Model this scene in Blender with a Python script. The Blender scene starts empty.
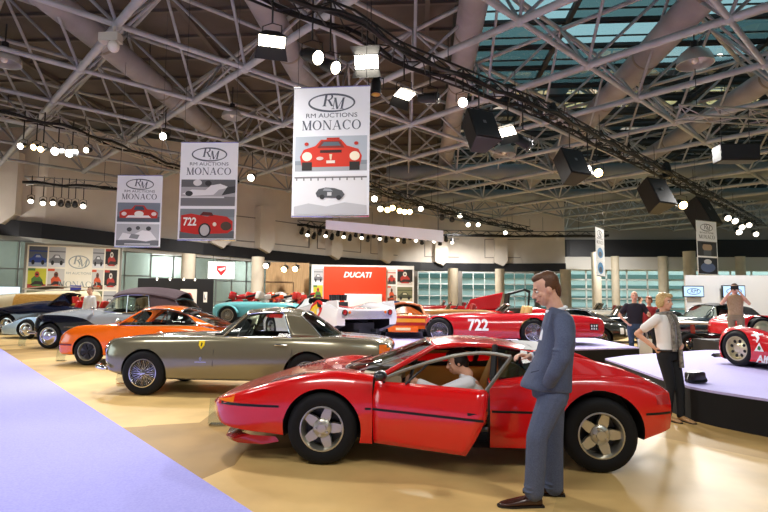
import bpy, bmesh, math, random
import numpy as np
from mathutils import Vector, Matrix
random.seed(7)
SC = bpy.context.scene
COL = SC.collection
PI = math.pi
V = Vector

# ------------------------------------------------------------------ camera
cam_d = bpy.data.cameras.new('camera'); cam = bpy.data.objects.new('camera', cam_d); COL.objects.link(cam)
cam_d.sensor_width = 36.0; cam_d.lens = 36.0 * 530 / 768; cam_d.clip_end = 400
YAW, PITCH, ROLL, CAMZ = math.radians(4.0), math.radians(4.85), 0.008, 1.5
FW = V((-math.sin(YAW) * math.cos(PITCH), math.cos(YAW) * math.cos(PITCH), math.sin(PITCH)))
RT0 = V((math.cos(YAW), math.sin(YAW), 0)); UP0 = RT0.cross(FW)
RT = RT0 * math.cos(ROLL) + UP0 * math.sin(ROLL); UP = UP0 * math.cos(ROLL) - RT0 * math.sin(ROLL)
cam.matrix_world = Matrix(((RT.x, UP.x, -FW.x, 0), (RT.y, UP.y, -FW.y, 0), (RT.z, UP.z, -FW.z, CAMZ), (0, 0, 0, 1)))
SC.camera = cam

def at(px, py, Y=None, z=None):
    """the world point seen at a pixel of the photograph, at distance Y down the hall or at height z"""
    d = FW + RT * ((px - 384) / 530) - UP * ((py - 256) / 530)
    t = (Y / d.y) if Y is not None else (z - CAMZ) / d.z
    return V((0, 0, CAMZ)) + d * t

# ------------------------------------------------------------------ view, sky, large lights
SC.view_settings.view_transform = 'Standard'; SC.view_settings.look = 'None'
SC.view_settings.gamma = 1.0; SC.view_settings.use_curve_mapping = False
SC.view_settings.exposure = 0.14
world = bpy.data.worlds.new('sky'); SC.world = world; world.use_nodes = True
wn = world.node_tree.nodes; wl = world.node_tree.links
wn['Background'].inputs[0].default_value = (0.72, 0.87, 0.92, 1); wn['Background'].inputs[1].default_value = 3.2

def area(name, loc, tgt, size, power, color=(1, .96, .9), sy=None):
    d = bpy.data.lights.new(name, 'AREA'); d.energy = power; d.size = size; d.color = color
    if sy: d.shape = 'RECTANGLE'; d.size_y = sy
    o = bpy.data.objects.new(name, d); COL.objects.link(o); o.location = loc
    o.rotation_euler = (V(tgt) - V(loc)).to_track_quat('-Z', 'Y').to_euler(); return o
def spot(name, loc, tgt, power, ang=100, blend=.6, color=(1, .965, .92), rad=.35):
    d = bpy.data.lights.new(name, 'SPOT'); d.energy = power; d.spot_size = math.radians(ang); d.spot_blend = blend
    d.color = color; d.shadow_soft_size = rad
    o = bpy.data.objects.new(name, d); COL.objects.link(o); o.location = loc
    o.rotation_euler = (V(tgt) - V(loc)).to_track_quat('-Z', 'Y').to_euler(); return o
# unseen fill lights added overhead and behind the camera
area('fill_light', (-3, -2.0, 8.0), (-2, 5, 0), 3.0, 270, sy=1.2)
area('fill_light', (4, -1.0, 8.0), (3, 6, 0), 3.0, 230, sy=1.2)
area('fill_light', (-9, 2.5, 8.2), (-9, 9, 0), 3.0, 260, sy=1.2)
# spots for the truss lamps, plus spots added to brighten the back and white partition
for (x, y, z, tx, ty, e) in [(-4.4, 8.6, 7.0, -3.4, 7.8, 1300), (1.4, 12.2, 7.0, 1.0, 10.5, 1100), (4.2, 15.5, 7.0, 4.0, 13, 1300), (8.5, 19, 7.0, 8, 15, 2300), (13, 25, 7.0, 11, 19, 2600),
        (-8, 14.5, 7.0, -7.5, 12.5, 1900), (-12.6, 18.5, 7.0, -12.0, 16.5, 2200), (-16, 23, 6.8, -16, 24, 2200), (-5, 21, 7.0, -5, 19, 2600), (0, 22, 7.0, 0, 18, 2800),
        (6, 24, 7.0, 5, 20, 2800), (14, 32, 7.0, 12, 28, 3200), (-4, 27, 7.0, -4, 32, 2600), (4, 34, 7.0, 3, 32, 3000), (-10, 26, 6.8, -11, 29, 2200), (20, 34, 7.0, 18, 30, 3200), (11.5, 16.8, 7.0, 11.5, 20.5, 1500), (3, 41, 7, 3, 46, 2600), (16, 44, 7, 16, 50, 2600)]:
    spot('truss_and_fill_light', (x, y, z), (tx, ty, 0), e, 125, .9)
# lamps in the rooms behind the glass on the left
for (x, y) in ((-25, 25), (-21.5, 30.5), (-17, 34.5), (-12, 38)):
    d_ = bpy.data.lights.new('annex_lamp', 'POINT'); d_.energy = 420; d_.shadow_soft_size = .3; d_.color = (1, .96, .92); o_ = bpy.data.objects.new('annex_lamp', d_); COL.objects.link(o_); o_.location = (x, y, 3.9)

# ------------------------------------------------------------------ materials
def lin(c):
    if isinstance(c, str):
        c = tuple(int(c[i:i + 2], 16) / 255 for i in (0, 2, 4))
    return tuple((x / 12.92 if x <= .04045 else ((x + .055) / 1.055) ** 2.4) for x in c)
MATS = {}
def mat(name, color='808080', rough=.5, metal=0., coat=0., emit=0., trans=0., ior=1.45, alpha=1., spec=None):
    if name in MATS: return MATS[name]
    m = bpy.data.materials.new(name); m.use_nodes = True; b = m.node_tree.nodes['Principled BSDF']
    c = lin(color); b.inputs['Base Color'].default_value = (*c, 1); b.inputs['Roughness'].default_value = rough
    b.inputs['Metallic'].default_value = metal; b.inputs['Coat Weight'].default_value = coat; b.inputs['Coat Roughness'].default_value = .03
    b.inputs['IOR'].default_value = ior; b.inputs['Transmission Weight'].default_value = trans; b.inputs['Alpha'].default_value = alpha
    if spec is not None: b.inputs['Specular IOR Level'].default_value = spec
    if emit: b.inputs['Emission Color'].default_value = (*c, 1); b.inputs['Emission Strength'].default_value = emit
    MATS[name] = m; return m
def noisy(name, c0, c1, scale=8., rough=.5, detail=4., metal=0., coat=0., bump=0., lo=.35, hi=.65, stretch=None):
    """two colours mixed by noise in the object's own coordinates"""
    if name in MATS: return MATS[name]
    m = mat(name, c0, rough, metal, coat); nt = m.node_tree; b = nt.nodes['Principled BSDF']
    tc = nt.nodes.new('ShaderNodeTexCoord'); n = nt.nodes.new('ShaderNodeTexNoise'); r = nt.nodes.new('ShaderNodeValToRGB')
    n.inputs['Scale'].default_value = scale; n.inputs['Detail'].default_value = detail
    src = tc.outputs['Object']
    if stretch:
        mp = nt.nodes.new('ShaderNodeMapping'); mp.inputs['Scale'].default_value = stretch; nt.links.new(src, mp.inputs[0]); src = mp.outputs[0]
    nt.links.new(src, n.inputs['Vector']); nt.links.new(n.outputs['Fac'], r.inputs['Fac'])
    r.color_ramp.elements[0].position = lo; r.color_ramp.elements[1].position = hi
    r.color_ramp.elements[0].color = (*lin(c0), 1); r.color_ramp.elements[1].color = (*lin(c1), 1)
    nt.links.new(r.outputs['Color'], b.inputs['Base Color'])
    if bump:
        bp = nt.nodes.new('ShaderNodeBump'); bp.inputs['Strength'].default_value = bump; bp.inputs['Distance'].default_value = .01
        nt.links.new(n.outputs['Fac'], bp.inputs['Height']); nt.links.new(bp.outputs[0], b.inputs['Normal'])
    return m
def glassmat(name, tint='d8e4e2', rough=0.0, refl=1.0):
    """thin window glass: clear, tinted, with a Fresnel reflection"""
    if name in MATS: return MATS[name]
    m = bpy.data.materials.new(name); m.use_nodes = True; nt = m.node_tree; nt.nodes.remove(nt.nodes['Principled BSDF'])
    out = nt.nodes['Material Output']; t = nt.nodes.new('ShaderNodeBsdfTransparent'); g = nt.nodes.new('ShaderNodeBsdfGlossy')
    f = nt.nodes.new('ShaderNodeFresnel'); mx = nt.nodes.new('ShaderNodeMixShader'); f.inputs['IOR'].default_value = 1.0 + .5 * refl
    t.inputs[0].default_value = (*lin(tint), 1); g.inputs['Roughness'].default_value = rough
    nt.links.new(f.outputs[0], mx.inputs[0]); nt.links.new(t.outputs[0], mx.inputs[1]); nt.links.new(g.outputs[0], mx.inputs[2])
    nt.links.new(mx.outputs[0], out.inputs['Surface']); MATS[name] = m; return m
def paint(name, color, rough=.22, flake=0.): return mat(name, color, rough, flake, 1.0)

BLACK = mat('black_rubber_trim', '0c0c0d', .55); TYRE = mat('tyre_rubber', '0f0f11', .7, spec=.35); CHROME = mat('chrome', 'd8dade', .12, 1.)
SILVER = mat('silver_alloy', 'c2bfb4', .3, .85); DARKIN = mat('dark_interior', '141416', .7); GLASS = glassmat('window_glass', 'dfe8e4')
DARKGLASS = glassmat('tinted_window_glass', '6f7a78'); TAN = mat('tan_leather', 'deb068', .45); STEEL = mat('dark_steel', '3a3b3e', .4, .6)
WHITE = mat('white_paint', 'f2f2f0', .4); AMBER = mat('amber_lens', 'f07a1c', .15, 0, .8); REDLENS = mat('red_lens', 'b8161a', .15, 0, .8)
CLEARLENS = mat('headlamp_lens', 'e8ecec', .06, .2, 1.0)

# ------------------------------------------------------------------ mesh helpers
class MB:
    def __init__(s): s.v = []; s.f = []; s.m = []
    def add(s, vs, fs, mi=0):
        o = len(s.v); s.v += [tuple(p) for p in vs]; s.f += [tuple(o + i for i in f) for f in fs]; s.m += [mi] * len(fs); return s
    def box(s, c, d, mi=0, R=None):
        x, y, z = d[0] / 2, d[1] / 2, d[2] / 2
        P = [V((sx * x, sy * y, sz * z)) for sx in (-1, 1) for sy in (-1, 1) for sz in (-1, 1)]
        if R is not None: P = [R @ p for p in P]
        return s.add([p + V(c) for p in P], [(0, 1, 3, 2), (4, 6, 7, 5), (0, 4, 5, 1), (2, 3, 7, 6), (0, 2, 6, 4), (1, 5, 7, 3)], mi)
    def cyl(s, a, b, r, r2=None, n=12, mi=0, cap=True):
        a, b = V(a), V(b); r2 = r if r2 is None else r2; d = (b - a).normalized()
        u = d.orthogonal().normalized(); w = d.cross(u)
        P = [a + (u * math.cos(2 * PI * i / n) + w * math.sin(2 * PI * i / n)) * r for i in range(n)] + [b + (u * math.cos(2 * PI * i / n) + w * math.sin(2 * PI * i / n)) * r2 for i in range(n)]
        F = [(i, (i + 1) % n, n + (i + 1) % n, n + i) for i in range(n)]
        if cap: F += [tuple(range(n - 1, -1, -1)), tuple(range(n, 2 * n))]
        return s.add(P, F, mi)
    def tube(s, path, r, n=8, mi=0, closed=False):
        path = [V(p) for p in path]; N = len(path); rs = r if isinstance(r, (list, tuple)) else [r] * N
        P = []; u = None
        for i, p in enumerate(path):
            if closed: d = path[(i + 1) % N] - path[i - 1]
            else: d = path[min(i + 1, N - 1)] - path[max(i - 1, 0)]
            d.normalize()
            if u is None: u = d.orthogonal().normalized()
            else:
                u = u - d * u.dot(d); u.normalize()
            w = d.cross(u)
            P += [p + (u * math.cos(2 * PI * k / n) + w * math.sin(2 * PI * k / n)) * rs[i] for k in range(n)]
        F = []
        for i in range(N if closed else N - 1):
            j = (i + 1) % N
            F += [(i * n + k, i * n + (k + 1) % n, j * n + (k + 1) % n, j * n + k) for k in range(n)]
        if not closed: F += [tuple(range(n - 1, -1, -1)), tuple((N - 1) * n + k for k in range(n))]
        return s.add(P, F, mi)
    def lathe(s, prof, c=(0, 0, 0), axis='z', n=24, mi=0, cap=False):
        """profile of (radius, height along axis) pairs"""
        c = V(c); P = []
        for (r, h) in prof:
            for k in range(n):
                a = 2 * PI * k / n; x, y = r * math.cos(a), r * math.sin(a)
                P.append(c + (V((x, y, h)) if axis == 'z' else V((x, h, y)) if axis == 'y' else V((h, x, y))))
        F = [(i * n + k, i * n + (k + 1) % n, (i + 1) * n + (k + 1) % n, (i + 1) * n + k) for i in range(len(prof) - 1) for k in range(n)]
        if cap: F += [tuple(range(n - 1, -1, -1)), tuple((len(prof) - 1) * n + k for k in range(n))]
        return s.add(P, F, mi)
    def ball(s, c, r, n=16, m=10, mi=0, R=None):
        c = V(c); r = (r, r, r) if not isinstance(r, (tuple, list)) else r; P = []
        for i in range(m + 1):
            t = PI * i / m
            for k in range(n):
                p = V((r[0] * math.sin(t) * math.cos(2 * PI * k / n), r[1] * math.sin(t) * math.sin(2 * PI * k / n), r[2] * math.cos(t)))
                P.append(c + (R @ p if R is not None else p))
        return s.add(P, [(i * n + k, i * n + (k + 1) % n, (i + 1) * n + (k + 1) % n, (i + 1) * n + k) for i in range(m) for k in range(n)], mi)
    def grid(s, rows, mi=0, closed=False):
        n = len(rows[0]); P = [p for r in rows for p in r]
        return s.add(P, [(i * n + k, i * n + (k + 1) % n, (i + 1) * n + (k + 1) % n, (i + 1) * n + k) for i in range(len(rows) - 1) for k in range(n if closed else n - 1)], mi)
    def loft(s, rings, mi=0):
        """closed rings capped at both ends"""
        n = len(rings[0]); o = len(s.v); s.grid(rings, mi, True)
        s.f += [tuple(o + k for k in range(n - 1, -1, -1)), tuple(o + (len(rings) - 1) * n + k for k in range(n))]; s.m += [mi, mi]; return s
    def prism(s, poly, f, a, b, mi=0):
        """polygon (2-D points), f(u,v,t) -> 3-D point, extruded from t=a to t=b"""
        n = len(poly); P = [f(u, w, a) for u, w in poly] + [f(u, w, b) for u, w in poly]
        return s.add(P, [tuple(range(n - 1, -1, -1)), tuple(range(n, 2 * n))] + [(i, (i + 1) % n, n + (i + 1) % n, n + i) for i in range(n)], mi)
    def mesh(s, name, mats, smooth=40):
        me = bpy.data.meshes.new(name); me.from_pydata(s.v, [], s.f)
        for m in (mats if isinstance(mats, (list, tuple)) else [mats]): me.materials.append(m)
        me.polygons.foreach_set('material_index', s.m)
        bm = bmesh.new(); bm.from_mesh(me); bmesh.ops.remove_doubles(bm, verts=bm.verts, dist=1e-5)
        bmesh.ops.recalc_face_normals(bm, faces=bm.faces); bm.to_mesh(me); bm.free()
        finish(me, smooth); return me
    def parts(s, name, mats, parent=None, smooth=40, **k):
        """each separate piece becomes a mesh of its own"""
        par = list(range(len(s.v)))
        def fd(a):
            while par[a] != a: par[a] = par[par[a]]; a = par[a]
            return a
        for f in s.f:
            for b in f[1:]: par[fd(b)] = fd(f[0])
        gr = {}
        for f, mi in zip(s.f, s.m): gr.setdefault(fd(f[0]), []).append((f, mi))
        out = []
        for fs in gr.values():
            ids = sorted({i for f, _ in fs for i in f}); mp = {i: n for n, i in enumerate(ids)}; q = MB()
            q.v = [s.v[i] for i in ids]; q.f = [tuple(mp[i] for i in f) for f, _ in fs]; q.m = [mi for _, mi in fs]; out.append(q.build(name, mats, parent, smooth, **k))
        return out
    def build(s, name, mats, parent=None, smooth=40, solid=0, bevel=0, subsurf=0):
        o = bpy.data.objects.new(name, s.mesh(name, mats, smooth)); COL.objects.link(o); o.parent = parent
        if solid: md = o.modifiers.new('t', 'SOLIDIFY'); md.thickness = abs(solid); md.offset = -1 if solid > 0 else 0
        if bevel: md = o.modifiers.new('b', 'BEVEL'); md.width = bevel; md.segments = 2; md.limit_method = 'ANGLE'
        if subsurf: md = o.modifiers.new('s', 'SUBSURF'); md.levels = subsurf; md.render_levels = subsurf
        return o
def finish(me, smooth=40):
    if smooth:
        me.polygons.foreach_set('use_smooth', [True] * len(me.polygons)); me.set_sharp_from_angle(angle=math.radians(smooth))
    me.update()
def tag(o, label=None, cat=None, group=None, kind=None):
    if label: o['label'] = label
    if cat: o['category'] = cat
    if group: o['group'] = group
    if kind: o['kind'] = kind
    return o
def thing(name, label, cat, loc=(0, 0, 0), rz=0, group=None):
    o = bpy.data.objects.new(name, None); COL.objects.link(o); o.empty_display_size = .2
    o.location = loc; o.rotation_euler = (0, 0, rz); return tag(o, label, cat, group)
def copy_tree(o, parent=None):
    c = o.copy(); COL.objects.link(c)
    if parent is not None: c.parent = parent
    for ch in list(o.children): copy_tree(ch, c)
    return c
def baked(o):
    """apply an object's modifiers"""
    bpy.context.view_layer.update(); dg = bpy.context.evaluated_depsgraph_get()
    me = bpy.data.meshes.new_from_object(o.evaluated_get(dg)); o.modifiers.clear(); o.data = me; return o
def cut(o, cutters, op='DIFFERENCE'):
    obs = []
    for c in cutters:
        co = bpy.data.objects.new('cutter', c.mesh('cutter', BLACK, 0)); COL.objects.link(co); obs.append(co)
        md = o.modifiers.new('c', 'BOOLEAN'); md.object = co; md.operation = op; md.solver = 'EXACT'
    baked(o)
    for co in obs: bpy.data.objects.remove(co)
    return o
def cr(pts, n=6, closed=False):
    """Catmull-Rom through the points"""
    P = [np.array(p, float) for p in pts]; N = len(P); out = []
    for i in range(N if closed else N - 1):
        p1, p2 = P[i], P[(i + 1) % N]
        p0 = P[i - 1] if (i > 0 or closed) else 2 * p1 - p2; p3 = P[(i + 2) % N] if (i + 2 < N or closed) else 2 * p2 - p1
        for k in range(n):
            t = k / n; out.append(.5 * (2 * p1 + (p2 - p0) * t + (2 * p0 - 5 * p1 + 4 * p2 - p3) * t * t + (3 * p1 - p0 - 3 * p2 + p3) * t ** 3))
    if not closed: out.append(P[-1])
    return [tuple(p) for p in out]
def resample(pts, n):
    P = np.array([tuple(p) for p in pts], float); d = np.r_[0, np.cumsum(np.linalg.norm(np.diff(P, axis=0), axis=1))]
    t = np.linspace(0, d[-1], n); return np.stack([np.interp(t, d, P[:, k]) for k in range(P.shape[1])], 1)
def coons(b, t, l, r, n=12, m=8):
    """patch between bottom and top curves (n points) and left and right curves (m points)"""
    b, t = resample(b, n), resample(t, n); l, r = resample(l, m), resample(r, m); rows = []
    for j in range(m):
        w = j / (m - 1); row = []
        for i in range(n):
            u = i / (n - 1)
            p = (1 - w) * b[i] + w * t[i] + (1 - u) * l[j] + u * r[j] - ((1 - u) * (1 - w) * b[0] + u * (1 - w) * b[-1] + (1 - u) * w * t[0] + u * w * t[-1])
            row.append(tuple(p))
        rows.append(row)
    return rows
def mir(pts): return [(p[0], -p[1], p[2]) for p in pts]
def pchip(xs, ys, x):
    xs, ys = np.array(xs, float), np.array(ys, float); h = np.diff(xs); d = np.diff(ys) / h; m = np.zeros(len(xs))
    for i in range(1, len(xs) - 1):
        if d[i - 1] * d[i] > 0:
            w1, w2 = 2 * h[i] + h[i - 1], h[i] + 2 * h[i - 1]; m[i] = (w1 + w2) / (w1 / d[i - 1] + w2 / d[i])
    m[0], m[-1] = d[0], d[-1]
    x = np.clip(x, xs[0], xs[-1]); i = min(max(int(np.searchsorted(xs, x)) - 1, 0), len(h) - 1); t = (x - xs[i]) / h[i]
    return float((1 + 2 * t) * (1 - t) ** 2 * ys[i] + t * (1 - t) ** 2 * h[i] * m[i] + t * t * (3 - 2 * t) * ys[i + 1] + t * t * (t - 1) * h[i] * m[i + 1])
def text_mesh(name, body, size, m, parent, mw, shear=0, depth=.003, bold=0, align='CENTER', sx=1.0, label=None):
    """lettering: a font curve turned into a mesh, placed by a 4x4 matrix (x right, y up, z out)"""
    cu = bpy.data.curves.new(name, 'FONT'); cu.body = body; cu.size = size; cu.align_x = align; cu.align_y = 'CENTER'; cu.shear = shear
    cu.extrude = depth; cu.offset = bold; cu.resolution_u = 3
    tmp = bpy.data.objects.new('tmp', cu); COL.objects.link(tmp); bpy.context.view_layer.update()
    me = bpy.data.meshes.new_from_object(tmp.evaluated_get(bpy.context.evaluated_depsgraph_get())); bpy.data.objects.remove(tmp)
    me.name = name; me.materials.clear(); me.materials.append(m); me.transform(mw @ Matrix.Diagonal((sx, 1, 1, 1)))
    o = bpy.data.objects.new(name, me); COL.objects.link(o); o.parent = parent
    if label: o['label'] = label
    return o
def frame(o, x, y):
    """matrix from an origin and x, y axes"""
    x = V(x).normalized(); y = V(y); z = x.cross(y).normalized(); y = z.cross(x)
    return Matrix(((x.x, y.x, z.x, o[0]), (x.y, y.y, z.y, o[1]), (x.z, y.z, z.z, o[2]), (0, 0, 0, 1)))
# ================================================================== THE HALL
def struct(mb, name, mats, parent=None, smooth=0, **k):
    o = mb.build(name, mats, parent, smooth, **k)
    if parent is None: o['kind'] = 'structure'
    return o
# floor: polished tan stone with large tone patches and darker bands
fm = mat('polished_tan_stone', 'e6c88e', .46, spec=.3); nt = fm.node_tree; b = nt.nodes['Principled BSDF']
tc = nt.nodes.new('ShaderNodeTexCoord'); mp = nt.nodes.new('ShaderNodeMapping'); mp.inputs['Rotation'].default_value = (0, 0, math.radians(33)); mp.inputs['Scale'].default_value = (.55, .30, 1)
nt.links.new(tc.outputs['Object'], mp.inputs[0])
vo = nt.nodes.new('ShaderNodeTexVoronoi'); vo.distance = 'CHEBYCHEV'; vo.inputs['Scale'].default_value = .75; nt.links.new(mp.outputs[0], vo.inputs['Vector'])
r1 = nt.nodes.new('ShaderNodeValToRGB'); nt.links.new(vo.outputs['Color'], r1.inputs[0])
e = r1.color_ramp.elements; e[0].position = .22; e[0].color = (*lin('a5834c'), 1); e[1].position = .50; e[1].color = (*lin('dcb878'), 1)
no = nt.nodes.new('ShaderNodeTexNoise'); no.inputs['Scale'].default_value = 1.3; no.inputs['Detail'].default_value = 5; nt.links.new(tc.outputs['Object'], no.inputs['Vector'])
r2 = nt.nodes.new('ShaderNodeValToRGB'); nt.links.new(no.outputs['Fac'], r2.inputs[0]); e = r2.color_ramp.elements
e[0].position = .3; e[0].color = (.78, .78, .78, 1); e[1].position = .6; e[1].color = (1, 1, 1, 1)
mx = nt.nodes.new('ShaderNodeMix'); mx.data_type = 'RGBA'; mx.blend_type = 'MULTIPLY'; mx.inputs[0].default_value = 1
nt.links.new(r1.outputs[0], mx.inputs[6]); nt.links.new(r2.outputs[0], mx.inputs[7]); nt.links.new(mx.outputs[2], b.inputs['Base Color'])
fl = MB(); fl.box((0, 24, -.1), (110, 90, .2)); struct(fl, 'floor', fm)
carpet_m = noisy('lavender_carpet', 'a19fe6', 'adabec', 60, .95, bump=.15)
ca = MB(); ca.prism([(2.63 + 8.5, -8.5), (-13.4, 16.03), (-15.5, 15), (-15.5, -8.5)], lambda u, w, t: (u, w, t), .001, .009)
tag(ca.build('carpet', carpet_m, None, 0), 'flat lavender carpet with a straight diagonal edge on the tan floor', 'carpet')

# outer wall: a gently curving glass front below, a black fascia band, cream panels above
def hy(px, Yp):  # plan point under a pixel column at a distance
    p = at(px, 300, Y=Yp); return V((p.x, p.y, 0))
plan = [V((-24, 8, 0)), hy(-60, 26), hy(40, 28), hy(130, 30), hy(200, 32), hy(260, 34.7), hy(330, 39.5), hy(400, 44.5), hy(480, 46.5), hy(566, 46)]
lift = [1.5, 1.40, 1.256, 1.13, 1.06, 1.015, 1, 1, 1, 1]     # the band climbs a little towards the left end
cream = noisy('cream_wall_panel', 'e6dccf', 'dbd0c3', .6, .8); fascia = mat('black_fascia', '16151a', .5); soffit_m = mat('pale_soffit', 'c9c6c0', .7)
def wallstrip(pts, z0, z1, th, name, m, off=0):
    mb = MB(); rows = []
    for i, p in enumerate(pts):
        d = (pts[min(i + 1, len(pts) - 1)] - pts[max(i - 1, 0)]).normalized(); n = V((d.y, -d.x, 0))  # towards the hall
        a = p + n * off; c = a - n * th
        q0, q1 = zs_(i, z0), (zs_(i, z1) if z1 < 9 else z1); rows.append([(a.x, a.y, q0), (a.x, a.y, q1), (c.x, c.y, q1), (c.x, c.y, q0)])
    mb.loft(rows); return struct(mb, name, m)
cp = [V(p) for p in cr(plan, 4)]; LF = list(np.interp(np.arange(len(cp)) / 4, range(len(lift)), lift)); zs_ = lambda i, z: 1.5 + (z - 1.5) * LF[i]
wl_ = wallstrip(cp, 4.75, 11.2, .3, 'wall_left', cream)
wallstrip(cp, 4.12, 4.80, .6, 'trim_1', fascia, .35)
wallstrip(cp, 3.95, 4.12, .3, 'trim_2', soffit_m, .2)
# raised cream boxes along the upper wall (ventilation casings)
for k, i in enumerate((6, 12, 17, 20, 24, 27, 30, 33)):
    p = cp[i]; d = (cp[i + 1] - cp[i - 1]).normalized(); n = V((d.y, -d.x, 0)); ang = math.atan2(d.y, d.x)
    mb = MB(); w = .55 if i > 10 else .7
    mb.prism([(-w * LF[i], zs_(i, 7.6)), (w * LF[i], zs_(i, 7.6)), (w * LF[i], zs_(i, 4.95)), (w * .3, zs_(i, 4.55)), (-w * LF[i], zs_(i, 4.85))], lambda u, q, t: (u, -t, q), 0, .75)
    mb.build('casing', cream, wl_, 0).matrix_local = Matrix.Translation((p.x, p.y, 0)) @ Matrix.Rotation(ang, 4, 'Z')
for i in range(18, 36, 3):
    p = (cp[i] + cp[i + 1]) / 2; d = (cp[i + 1] - cp[i - 1]).normalized(); ang = math.atan2(d.y, d.x); L = (cp[i + 2] - cp[i]).length
    mb = MB(); w = L * .62; grey = mat('panel_shadow_gap', '8e867d', .8)
    for (a, bq, c, dq) in [(-w, w, 5.3, 5.36), (-w, w, 6.9, 6.96), (-w, -w + .06, 5.3, 6.96), (w - .06, w, 5.3, 6.96)]:
        mb.box(((a + bq) / 2, -.02, (c + dq) / 2), (bq - a, .05, dq - c))
    mb.build('panel_frame', grey, wl_, 0).matrix_local = Matrix.Translation((p.x, p.y, 0)) @ Matrix.Rotation(ang, 4, 'Z')
# right back wall
yb = 52.0; xr0 = at(563, 300, Y=yb).x; xr1 = at(860, 300, Y=yb).x
mb = MB(); mb.box(((xr0 + xr1) / 2, yb + .3, 8.7), (xr1 - xr0, .3, 5.0)); mb.box((xr0, yb + 7.3, 8.7), (.3, 14, 5.0)); struct(mb, 'wall_back', mat('grey_upper_wall', '9a958e', .8))
mb = MB(); mb.box(((xr0 + xr1) / 2 + .3, yb - .1, 6.65), (xr1 - xr0 - .6, .7, 1.7))
mb.cyl((xr0 + .5, yb - .1 + .35, 5.8), (xr0 + .5, yb - .1 + .35, 7.5), .7, n=24); struct(mb, 'trim_3', fascia)
mb = MB(); mb.box(((xr0 + xr1) / 2, yb - .3, 5.2), (xr1 - xr0, 1.3, 1.2)); struct(mb, 'trim_4', soffit_m)
mb = MB(); mb.box((42, 20, 5.6), (.3, 60, 11.2)); struct(mb, 'wall_right', cream)
mb = MB(); mb.box((0, -9, 5.6), (80, .3, 11.2)); struct(mb, 'wall_front', cream)

# glazing: frames and panes between posts
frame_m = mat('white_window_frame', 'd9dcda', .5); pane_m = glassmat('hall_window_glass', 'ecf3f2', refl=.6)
WN = [0]
def glazing(a, b, z0, z1, nx, nz, t=.07, name=None, fm=None):
    WN[0] += 1; a, b = V(a), V(b); L = (b - a).length; ang = math.atan2(b.y - a.y, b.x - a.x)
    f = MB()
    for i in range(nx + 1): f.box((L * i / nx, 0, (z0 + z1) / 2), (t, t, z1 - z0))
    for k in range(nz + 1): f.box((L / 2, 0, z0 + (z1 - z0) * k / nz), (L + t, t, t))
    o = struct(f, 'window_%d' % WN[0], fm or frame_m); o.matrix_world = Matrix.Translation((a.x, a.y, 0)) @ Matrix.Rotation(ang, 4, 'Z')
    g = MB(); g.box((L / 2, 0, (z0 + z1) / 2), (L, .012, z1 - z0)); g.build('pane', pane_m, o, 0)
    return o
glazing((xr0 + .3, yb, 0), (xr1, yb, 0), .05, 4.6, 14, 5, .12)
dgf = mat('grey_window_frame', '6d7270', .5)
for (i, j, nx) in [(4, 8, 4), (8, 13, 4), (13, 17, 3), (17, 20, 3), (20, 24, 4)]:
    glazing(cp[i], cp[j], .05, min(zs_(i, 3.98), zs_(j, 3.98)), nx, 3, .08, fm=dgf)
for (pa, pb, Yq) in [(418, 452, 43.5), (462, 496, 44), (504, 536, 44), (540, 566, 44)]:
    glazing(hy(pa, Yq), hy(pb, Yq), 1.0, 3.9, 3, 3)
# plinth wall and piers between those windows
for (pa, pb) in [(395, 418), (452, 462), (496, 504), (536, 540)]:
    a, b_ = hy(pa, 43.8), hy(pb, 44); mb = MB(); mb.box(((a + b_) / 2 + V((0, .2, 2))), ((b_ - a).length, .5, 4.0)); struct(mb, 'wall_pier', mat('grey_brown_pier', '77706a', .8))  # piers in one even grey-brown
mb = MB(); a, b_ = hy(395, 43.8), hy(570, 44); mb.box(((a + b_) / 2 + V((0, .1, .5))), ((b_ - a).length, .4, 1.0)); struct(mb, 'wall_plinth', mat('dark_plinth', '55504c', .8))
# outside: a pale terrace with louvred building opposite, seen through the glass
mb = MB(); mb.box((10, 76, 4.0), (160, .5, 9.5)); 
ext = struct(mb, 'exterior_wall', mat('opposite_facade', 'c2cfcb', .8)); mb = MB()
for k in range(6): mb.box((10, 75.6, .6 + 1.5 * k), (160, .3, .6))
mb.build('floor_band', mat('opposite_dark_band', '54706c', .7), ext, 0)
mb = MB(); mb.box((0, 75, -.25), (190, 50, .2)); struct(mb, 'exterior_ground', mat('terrace_ground', 'b5b2aa', .9))
mb = MB(); rows = []
for p, q in zip(cp[:29], cp[1:30]):
    d = (q - p).normalized(); n = V((d.y, -d.x, 0)); a = p - n * 5; rows.append([(a.x, a.y, 0), (a.x, a.y, 5.6), (a.x - n.x * .3, a.y - n.y * .3, 5.6), (a.x - n.x * .3, a.y - n.y * .3, 0)])
mb.loft(rows); struct(mb, 'wall_annex', noisy('annex_wall', '99a39f', '86908c', .4, .8))
mb = MB(); rows = []
for p, q in zip(cp[:29], cp[1:30]):
    d = (q - p).normalized(); n = V((d.y, -d.x, 0)); a = p - n * .2; c = p - n * 5.2; rows.append([(a.x, a.y, 5.4), (a.x, a.y, 5.5), (c.x, c.y, 5.5), (c.x, c.y, 5.4)])
mb.loft(rows); struct(mb, 'ceiling_annex', mat('annex_ceiling', 'b5b2ac', .8))

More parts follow.
